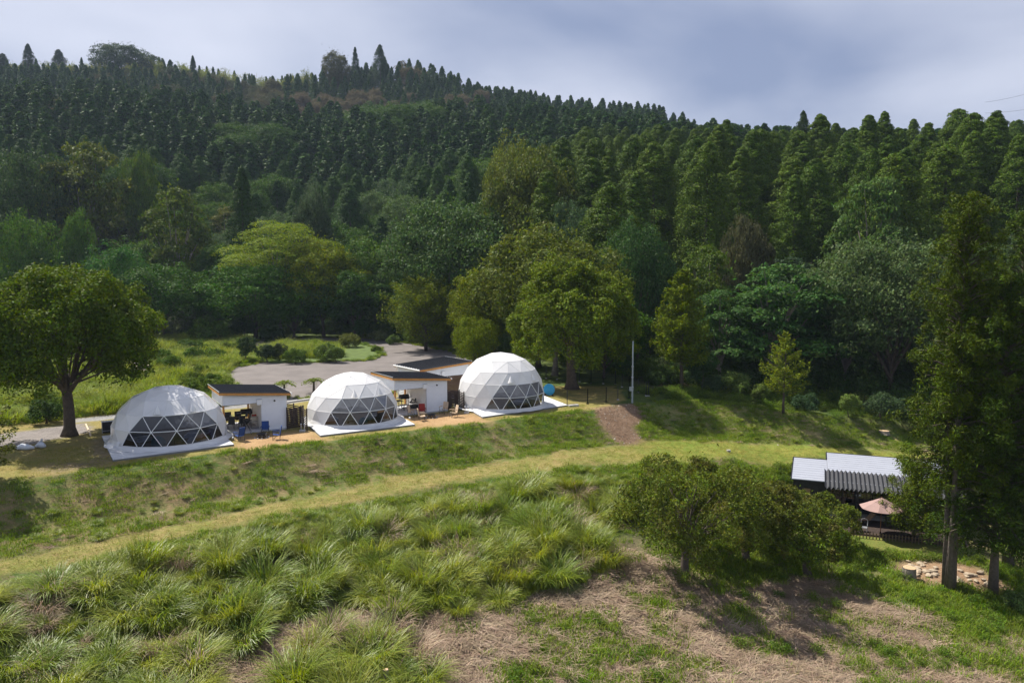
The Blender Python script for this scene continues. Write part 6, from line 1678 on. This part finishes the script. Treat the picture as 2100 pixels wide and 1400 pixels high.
# tall foreground conifers at the right
def conifer(lab, px, py, top, wpx, seed, tint, base=.3, nb=100, per=46, r_=.27, prof=None, forks=0, dy=0):
    p = hit(px, py); hh = (py - top) / 1600 * p[1]; w = wpx / 1600 * p[1]
    me_, br_ = big_cedar_mesh('conifer_crown', seed, h=hh, w=w, base=hh * base, nb=nb, per=per, prof=prof, lsize=.115)
    t = thing('conifer_tree', lab, 'tree', (p[0], p[1] + dy, p[2] - .1))
    mk('crown', me_, t, color=tint); mk('branches', br_, t)
    mk('trunk', trunk_mesh('conifer_trunk', hh * .97, r_, BARK_TALL, lean=.25, seed=seed, n=10, taper=.1, flare=1.3), t)
    for k in range(forks):
        a_ = 2.2 + k * 2.0; MB().tube([(.30 * math.cos(a_), .3 * math.sin(a_), 0), (.42 * math.cos(a_), .3 * math.sin(a_), hh * .18), (.5 * math.cos(a_), .4 * math.sin(a_), hh * .33), (.9 * math.cos(a_), .5 * math.sin(a_), hh * .55)], [.19, .15, .12, .05], BARK_TALL, 8).build('stem', t, True)
    return t
conifer('tallest feathery conifer at the right with a bare multiple trunk', 1948, 1205, 396, 172, 980, (.066, .096, .011), base=.26, nb=170, per=95, forks=2, prof=lambda t: (.8 + .35 * math.sin(t * 3.0)) * (1 - t) ** .42)
conifer('conifer with a bushy crown down to eye level, right of the tallest one', 2036, 1216, 560, 270, 981, (.045, .075, .010), base=.15, nb=170, per=90, r_=.23, prof=lambda t: (1 - t) ** .45 * (.8 + .4 * t))
conifer('dark conifer cut by the right edge of the picture', 2110, 1190, 430, 240, 982, (.05, .08, .012), base=.12, nb=170, per=80, r_=.30, dy=2)
# hanging side branch of the tallest conifer, low on its left
big = big_cedar_mesh('young_conifer_crown', 985, h=5.2, w=3.9, base=.7, nb=60, per=90, lsize=.10)
p = hit(1902, 1140); t = thing('conifer_tree', 'young bright green conifer in front of the cafe roof, left of the tall trunk', 'tree', (p[0] + .3, p[1] + 2.4, H1(p[0] + .3, p[1] + 2.4))); mk('crown', big[0], t, color=(.10, .135, .018)); mk('branches', big[1], t); mk('trunk', trunk_mesh('young_conifer_trunk', 6, .12, BARK, seed=8), t)
# feathery branches entering at the left edge
p = hit(-40, 985); me_, tw = spray_mesh('edge_tree_crown', 990, h=5.0, w=5.0, base=.9, nb=44, per=90, lsize=.09, up=.4, shape=.5)
t = put_tree('cypress_tree', 'thin feathery tree cut by the left edge of the picture', 'tree', me_, trunk_mesh('edge_trunk', 5, .12, BARK, seed=2), tuple(p), 0, 1, (.13, .15, .035)); mk('branches', tw, t)
# ------------------------------------------------------------------ cafe building on the lower right
LIGHTROOF = mat('pale_sheet_roof', (.34, .36, .42), rough=.4, var=.05, nscale=1.2)
DARKWALL = mat('charcoal_boards', (.022, .021, .023), rough=.6, var=.25, nscale=4)
CORR = mat('corrugated_sheet', (.055, .057, .064), rough=.55, var=.15, nscale=2)
INNERW = mat('plywood_inside', (.26, .17, .09), rough=.8, var=.2)
zf = -6.5; zr = -3.82
crz = math.atan2(CUX[1], CUX[0])
cafe = thing('cafe_building', 'low dark cafe with pale flat roofs and a corrugated awning at the lower right', 'building', (CA[0], CA[1], zf), crz)
HH = zr - zf
def cb(nm, a, b, m, par=None): return MB().span(a, b, m).build(nm, par or cafe)
cb('foundation', (-.1, -.1, -.4), (11.6, 6.9, .12), CONC)
r1 = cb('roof', (-.15, -.15, HH - .05), (2.40, 6.85, HH + .02), LIGHTROOF)
r2 = cb('roof', (2.42, -.05, HH - .05), (10.9, 9.5, HH + .05), LIGHTROOF)
for i in range(9): cb('roof_seam', (-.13, .55 + i * .72, HH + .021), (2.38, .57 + i * .72, HH + .035), LIGHTROOF, r1)
for i in range(12): cb('roof_seam', (2.5, 1.1 + i * .72, HH + .051), (10.85, 1.12 + i * .72, HH + .065), LIGHTROOF, r2)
for a, b in (((-.22, -.15, HH - .14), (-.152, 6.92, HH + .06)), ((-.15, 6.852, HH - .14), (2.41, 6.92, HH + .06)), ((2.345, 6.93, HH - .14), (2.415, 9.57, HH + .09)), ((2.42, 9.502, HH - .14), (10.97, 9.57, HH + .09)), ((10.902, -.05, HH - .14), (10.97, 9.5, HH + .09))): cb('fascia', a, b, TRIMB)
# walls as boards
def board_wall(x0, y0, x1, y1, h, m=DARKWALL, w=.18):
    d = Vector((x1 - x0, y1 - y0)); L = d.length; d.normalize(); n_ = int(L / w); rz = math.atan2(d.y, d.x)
    for k in range(n_):
        c_ = Vector((x0, y0)) + d * ((k + .5) * L / n_); MB().box((c_.x, c_.y, .12 + h / 2), (L / n_ - .012, .03, h), m, rz=rz).build('wall_board', cafe)
board_wall(0, 0, 0, 6.7, HH - .2); board_wall(0, .05, 1.75, .05, HH - .2)
cb('wall', (.03, .09, .12), (2.3, .14, HH - .06), DARKWALL); cb('wall', (.03, 6.6, .12), (10.7, 6.7, HH - .06), DARKWALL); cb('wall', (10.7, .3, .12), (10.8, 6.7, HH - .06), DARKWALL)
cb('ceiling', (.05, .15, HH - .12), (10.7, 6.6, HH - .06), DARKWALL)
cb('notice_board', (.72, -.01, .9), (1.2, .02, 2.0), INNERW)
cb('inner_panel', (2.6, 3.2, .12), (4.2, 3.3, 2.2), INNERW)
# glazed front set back a little
for i in range(8):
    x0 = 2.35 + i * 1.04; o = cb('window', (x0, 1.0, .12), (x0 + .07, 1.08, HH - .1), TRIMB)
    cb('pane', (x0 + .075, 1.03, .2), (x0 + 1.03, 1.045, HH - .35), GLASS, o)
for i in range(8):
    x0 = 2.35 + i * 1.04; cb('window_head', (x0 + .075, 1.0, HH - .34), (x0 + 1.035, 1.08, HH - .28), TRIMB)
for x in (2.5, 4.4, 6.3, 8.2, 10.1): cb('post', (x - .05, -1.0, .0), (x + .05, -.9, HH - .25), TRIMB)
cb('beam', (2.4, -1.02, HH - .24), (10.9, -.92, HH - .12), TRIMB)
# corrugated awning
aw = MB(); n_ = 31 * 4; V = []
x0, x1 = 2.15, 11.4
for i in range(n_ + 1):
    x = x0 + (x1 - x0) * i / n_; tri = abs(((i / 4) % 1) * 2 - 1); dz = (tri - .5) * .20
    for (y, zz_) in ((1.75, HH + .44), (-1.35, HH - .12)):
        V.append((x, y, zz_ + dz)); V.append((x, y, zz_ + dz - .02))
F = []
for i in range(n_):
    a, b = i * 4, (i + 1) * 4; F += [(a, b, b + 2, a + 2), (a + 1, a + 3, b + 3, b + 1), (a, a + 1, b + 1, b), (a + 2, b + 2, b + 3, a + 3)]
aw.add(V, F, CORR); aw.build('corrugated_awning', cafe)
for y_, z_ in ((1.5, HH + .22), (.1, -.02 + HH + .0)): pass
cb('awning_support', (2.4, 1.5, HH + .052), (10.8, 1.6, HH + .3), TRIMB)
cb('wall_lamp', (2.95, -.2, HH - .5), (3.15, -.02, HH - .36), WHITE)
# deck with planks
dk = thing('wooden_deck', 'dark wooden deck in front of the cafe under the pink umbrella', 'deck', (CA[0], CA[1], zf), crz)
for k in range(26): MB().span((2.3, -3.6 + k * .135, .02), (11.2, -3.6 + k * .135 + .123, .13), DARKW).build('plank', dk)
def cw(x, y, z=0): q = CA + CUX * x + CUY * y; return (q[0], q[1], zf + z)
# furniture under the awning
for lab, x, y, r_ in (('dark chair under the cafe awning by the windows', 4.0, .2, .3), ('dark chair at the far side of the cafe deck', 6.8, .3, -.3)):
    q = cw(x, y, .13); t = thing('cafe_chair', lab, 'chair', q, crz + r_, 'dark cafe chairs')
    MB().box((0, 0, .45), (.45, .45, .04), GRILLM).build('seat', t); MB().box((0, .22, .72), (.45, .03, .5), GRILLM).build('backrest', t)
    for a_ in (-1, 1):
        for b_ in (-1, 1): MB().tube([(a_ * .2, b_ * .2, .43), (a_ * .21, b_ * .21, 0)], .016, GRILLM, 5).build('leg', t)
q = cw(5.2, .2, .13); t = thing('cafe_table', 'dark square table under the cafe awning', 'table', q, crz); MB().box((0, 0, .72), (.8, .8, .04), GRILLM).build('top', t); MB().cyl((0, 0, .0), .04, .70, GRILLM, 8).build('pedestal', t)
q = cw(4.6, -1.4, .13); t = thing('deck_lounger', 'brown lounger half hidden by cherry branches on the cafe deck', 'lounger', q, crz + .5)
MB().box((0, 0, .35), (1.4, .5, .05), INNERW).build('seat', t); MB().box((.8, 0, .55), (.6, .5, .05), INNERW, ry=-.7).build('backrest', t)
for a_ in (-.5, .5):
    for b_ in (-.2, .2): MB().tube([(a_, b_, .33), (a_, b_, 0)], .018, STEEL, 5).build('leg', t)
# umbrella
PINK = mat('dusty_pink_canvas', (.30, .20, .18), rough=.9, var=.06); POLEW = mat('umbrella_wood', (.24, .11, .05), rough=.5, var=.15)
p = hit(1805, 1098); um = thing('patio_umbrella', 'dusty pink patio umbrella with a small top tier in front of the cafe', 'umbrella', (p[0], p[1], p[2] + 0.0), .2)
MB().cyl((0, 0, 0), .027, 2.62, POLEW, 10).build('pole', um); MB().lathe([(.01, .0), (.3, .0), (.3, .07), (.06, .11), (.05, .3), (.01, .3)], BLACK, 20).build('base', um)
def canopy(r0, r1_, z0, z1_, n=8, sag=.04, val=.02):
    m_ = MB(); V = []; ns = 6; k_ = n * 4
    for j in range(ns + 1):
        t_ = j / ns; rr = r0 + (r1_ - r0) * t_
        for i in range(k_):
            a_ = 2 * math.pi * i / k_; u_ = (i % 4) / 4; s_ = math.cos(math.pi * (u_ - .5) * 1.0) if u_ else 0
            rc = rr * (math.cos(math.pi / n) / math.cos(((a_ % (2 * math.pi / n)) - math.pi / n))) 
            V.append((rc * math.cos(a_), rc * math.sin(a_), z1_ + (z0 - z1_) * t_ ** 1.12 - sag * t_ * s_))
    m_.add(V, [(j * k_ + i, j * k_ + (i + 1) % k_, (j + 1) * k_ + (i + 1) % k_, (j + 1) * k_ + i) for j in range(ns) for i in range(k_)], PINK); return m_
canopy(.38, 1.42, 2.0, 2.46).build('canopy', um); canopy(.02, .52, 2.44, 2.68, sag=.02).build('top_tier', um)
MB().lathe([(.001, 2.66), (.03, 2.68), (.02, 2.74), (.001, 2.78)], POLEW, 8).build('finial', um, True)
for k in range(8):
    a_ = k * math.pi / 4; MB().tube([(.03 * math.cos(a_), .03 * math.sin(a_), 2.44), (1.4 * math.cos(a_), 1.4 * math.sin(a_), 1.985)], .012, POLEW, 4).build('rib', um)
# metal chair on the lawn
p = hit(1771, 1093); t = thing('metal_garden_chair', 'pale grey metal chair on the grass left of the umbrella', 'chair', tuple(p), -.5)
MB().box((0, 0, .44), (.44, .42, .025), STEEL).build('seat', t)
MB().tube([(-.2, .2, .45), (-.2, .3, .9), (0, .32, .98), (.2, .3, .9), (.2, .2, .45)], .016, STEEL, 6).build('backrest', t)
for s in (-1, 1):
    MB().tube([(s * .2, -.2, .44), (s * .22, -.28, 0)], .014, STEEL, 5).build('leg', t); MB().tube([(s * .2, .2, .44), (s * .22, .28, 0)], .014, STEEL, 5).build('leg', t); MB().tube([(s * .2, .24, .66), (s * .24, -.18, .66), (s * .22, -.2, .45)], .013, STEEL, 5).build('armrest', t)
def box_thing(nm, lab, cat, px, py, size, m, rz=.2):
    p = hit(px, py); o = MB().box((0, 0, size[2] / 2), size, m); t = thing(nm, lab, cat, tuple(p), rz); o.build('body', t); MB().box((0, 0, size[2] + .015), (size[0] * 1.04, size[1] * 1.04, .03), m).build('lid', t)
box_thing('cooler_box', 'small white cooler box on the ground right of the umbrella', 'cooler', 1911, 1100, (.5, .32, .2), WHITE)
box_thing('storage_box', 'white box at the left corner of the cafe', 'box', 1636, 1070, (.6, .35, .22), WHITE)
# picket fence
pf = [hit(a, b) for a, b in ((1600, 1076), (1650, 1086), (1720, 1097), (1800, 1106), (1880, 1114), (1960, 1122), (2030, 1128), (2100, 1132))]
PICK = mat('weathered_picket', (.17, .12, .075), rough=.9, var=.25)
t = thing('picket_fence', 'low brown picket fence below the cafe lawn', 'fence', tuple(pf[0])); o = Vector(pf[0])
for a, b in zip(pf[:-1], pf[1:]):
    a = Vector(a) - o; b = Vector(b) - o; L = (b - a).length; n_ = max(1, int(L / .19)); rz = math.atan2(b.y - a.y, b.x - a.x)
    for zz_ in (.16, .36): MB().tube([a + Vector((0, 0, zz_)), b + Vector((0, 0, zz_))], .018, PICK, 4).build('rail', t)
    for k in range(n_):
        c_ = a.lerp(b, (k + .5) / n_); m_ = MB(); m_.box((c_.x, c_.y - .02, c_.z + .22), (.065, .02, .48), PICK, rz=rz); m_.build('picket', t)
# stones, stumps, logs
STONE = mat('pale_stone', (.36, .29, .21), rough=.9, var=.25, nscale=5, bump=.5); CUT = mat('cut_wood', (.46, .33, .20), rough=.9, var=.2, nscale=8)
def rockmesh(seed):
    q = random.Random(seed); b_ = bmesh.new(); bmesh.ops.create_icosphere(b_, subdivisions=1, radius=1)
    for v in b_.verts: v.co *= q.uniform(.65, 1.15)
    me = bpy.data.meshes.new('stone'); b_.to_mesh(me); b_.free(); me.materials.append(STONE); return me
rocks = [rockmesh(i) for i in range(7)]
rr_ = random.Random(5); npile = 0
for i in range(46):
    px = rr_.uniform(1862, 1920) if i < 30 else rr_.uniform(1955, 2030); py = rr_.uniform(1150, 1182) if i < 30 else rr_.uniform(1170, 1200)
    p = hit(px, py); s = rr_.uniform(.14, .34)
    o = mk('stone', rocks[i % 7], None, (p[0], p[1], p[2] + s * .25), rr_.uniform(0, 6), label=('pale tan stone in the rubble pile between the stump and the conifer trunk' if i < 30 else 'brownish stone in the rubble right of the conifer trunk'), category='stone', group=('stones in the rubble pile' if i < 30 else 'stones right of the conifer trunk'), scale=(s, s * rr_.uniform(.6, 1), s * rr_.uniform(.4, .6)))
def stump(lab, px, py, r_, h_):
    p = hit(px, py); t = thing('tree_stump', lab, 'stump', (p[0], p[1], p[2] - .05)); m_ = MB(); V = []
    for z, k_ in ((0, 1.25), (.15, 1.08), (h_, 1.0)):
        for i in range(20): a_ = i * math.pi / 10; w = r_ * k_ * (1 + .07 * math.sin(3 * a_) + .05 * math.sin(7 * a_)); V.append((w * math.cos(a_), w * math.sin(a_), z))
    m_.add(V, [(j * 20 + i, j * 20 + (i + 1) % 20, (j + 1) * 20 + (i + 1) % 20, (j + 1) * 20 + i) for j in range(2) for i in range(20)], BARK_PALE); m_.build('bark', t)
    m2 = MB(); m2.cyl((0, 0, h_ - .02), r_ * .97, .03, CUT, 20); m2.build('cut_face', t)
stump('large sawn tree stump beside the rubble pile', 1864, 1186, .38, .75)
stump('small low stump on the lawn by the dirt path at the right', 1813, 889, .45, .35)
stump('tip of a thin grey post at the bottom edge of the picture', 792, 1418, .1, 1.0)
# light pole
p = hit(1296.5, 826); GP_ = mat('pole_paint', (.33, .37, .39), rough=.5, var=.06)
t = thing('utility_pole', 'slender pale grey pole with a meter box at the end of the fence', 'pole', tuple(p)); hp = 126 / 1600 * p[1]
MB().tube([(0, 0, -.3), (0, 0, hp * .45), (0, 0, hp * 1.02)], [.085, .075, .055], GP_, 12).build('shaft', t)
MB().box((-.12, -.14, hp * .235), (.36, .2, .34), GP_).build('meter_box', t); MB().box((-.12, -.14, hp * .235 + .19), (.4, .24, .03), STEEL).build('box_hood', t)
for z in (.6, .42): MB().cyl((0, 0, hp * z), .115, .06, STEEL, 12).build('band', t)
# black mesh fence
def post_fence(lab, pts, h=1.15, step=1.6):
    P = [hit(a, b) for a, b in pts]; t = thing('metal_fence', lab, 'fence', tuple(P[0])); o = Vector(P[0])
    for a, b in zip(P[:-1], P[1:]):
        a = Vector(a) - o; b = Vector(b) - o; L = (b - a).length; n_ = max(1, round(L / step))
        for k in range(n_ + 1):
            c_ = a.lerp(b, k / n_); MB().box((c_.x, c_.y, c_.z + h / 2), (.06, .06, h + .1), BLACK).build('post', t); MB().box((c_.x, c_.y, c_.z + .02), (.2, .2, .12), CONC).build('footing', t)
        for k in range(6): MB().tube([a + Vector((0, 0, .12 + k * (h - .15) / 5)), b + Vector((0, 0, .12 + k * (h - .15) / 5))], .006, BLACK, 3, caps=False).build('wire', t)
    return t
post_fence('black metal fence running from the tallest dome deck to the light pole', ((1163, 831), (1205, 828), (1243, 824), (1290, 816), (1325, 812)), 1.3)
post_fence('black metal fence at the back around the trunk of the big round tree', ((1120, 776), (1212, 786), (1262, 788), (1290, 800), (1330, 812)), 1.35)
# odds and ends on the left
TARP = mat('pale_tarp', (.58, .62, .68), rough=.6, var=.1)
p = hit(50, 922); t = mk('tarp_bundle', None, None, (p[0], p[1], p[2]), label='pale blue-white bundled sheet on the shaded grass at the far left', category='tarp')
MB().tube([(-.55, -.05, .12), (-.2, .05, .2), (.2, 0, .18), (.6, .1, .12)], [.1, .22, .2, .08], TARP, 9).build('sheet', t, True)
p = hit(82, 918); t = thing('garden_bag', 'crumpled white bag on the shaded grass left of the big tree', 'bag', tuple(p)); MB().tube([(-.3, 0, .1), (0, .1, .22), (.35, 0, .1)], [.08, .26, .1], TARP, 8).build('bag_body', t, True); MB().tube([(0, .1, .4), (.1, .1, .55), (.18, .0, .5)], [.05, .07, .02], TARP, 6).build('knot', t, True)
box_thing('stone_block', 'tiny pale block lying on the mown path', 'block', 1494, 926, (.28, .22, .14), CONC)
p = hit(1500, 800)
# timber edging by the gravel bay
a = gp(176, 871, 0); b_ = gp(186, 894, 0); d_ = b_ - a; TB = mat('pale_timber', (.55, .45, .32), rough=.8, var=.1)
MB().box((0, 0, .05), (float(np.linalg.norm(d_[:2])), .1, .1), TB).build('timber_edging', None, loc=tuple((a + b_) / 2), rz=math.atan2(d_[1], d_[0]), label='pale timber edging at the right side of the gravel bay', category='edging')
# overhead wires
def wire(lab, A, B_, sag, r_=.018):
    a = pd(*A); b = pd(*B_); pts = [tuple(a + (b - a) * t_ - np.array([0, 0, sag * 4 * t_ * (1 - t_)])) for t_ in np.linspace(0, 1, 25)]
    MB().tube(pts, r_, BLACK, 4, caps=False).build('power_line', None, label=lab, category='wire')
wire('upper overhead wire crossing the sky at the right edge', (2020, 210, 150), (2160, 176, 120), .3)
wire('lower overhead wire crossing the sky at the right edge', (2020, 232, 150), (2160, 214, 120), .3)
# ------------------------------------------------------------------ the air: one even pale volume round everything
hm, n, l = newmat('haze')
o_ = n.new('ShaderNodeOutputMaterial'); v_ = n.new('ShaderNodeVolumePrincipled')
v_.inputs['Color'].default_value = (.60, .75, 1.0, 1); v_.inputs['Density'].default_value = .00013; v_.inputs['Anisotropy'].default_value = .2
l.new(v_.outputs[0], o_.inputs['Volume'])
MB().span((-1600, -300, -16), (1600, 3100, 165), hm).build('haze', None, kind='stuff', label='thin pale haze in the air over the whole valley')
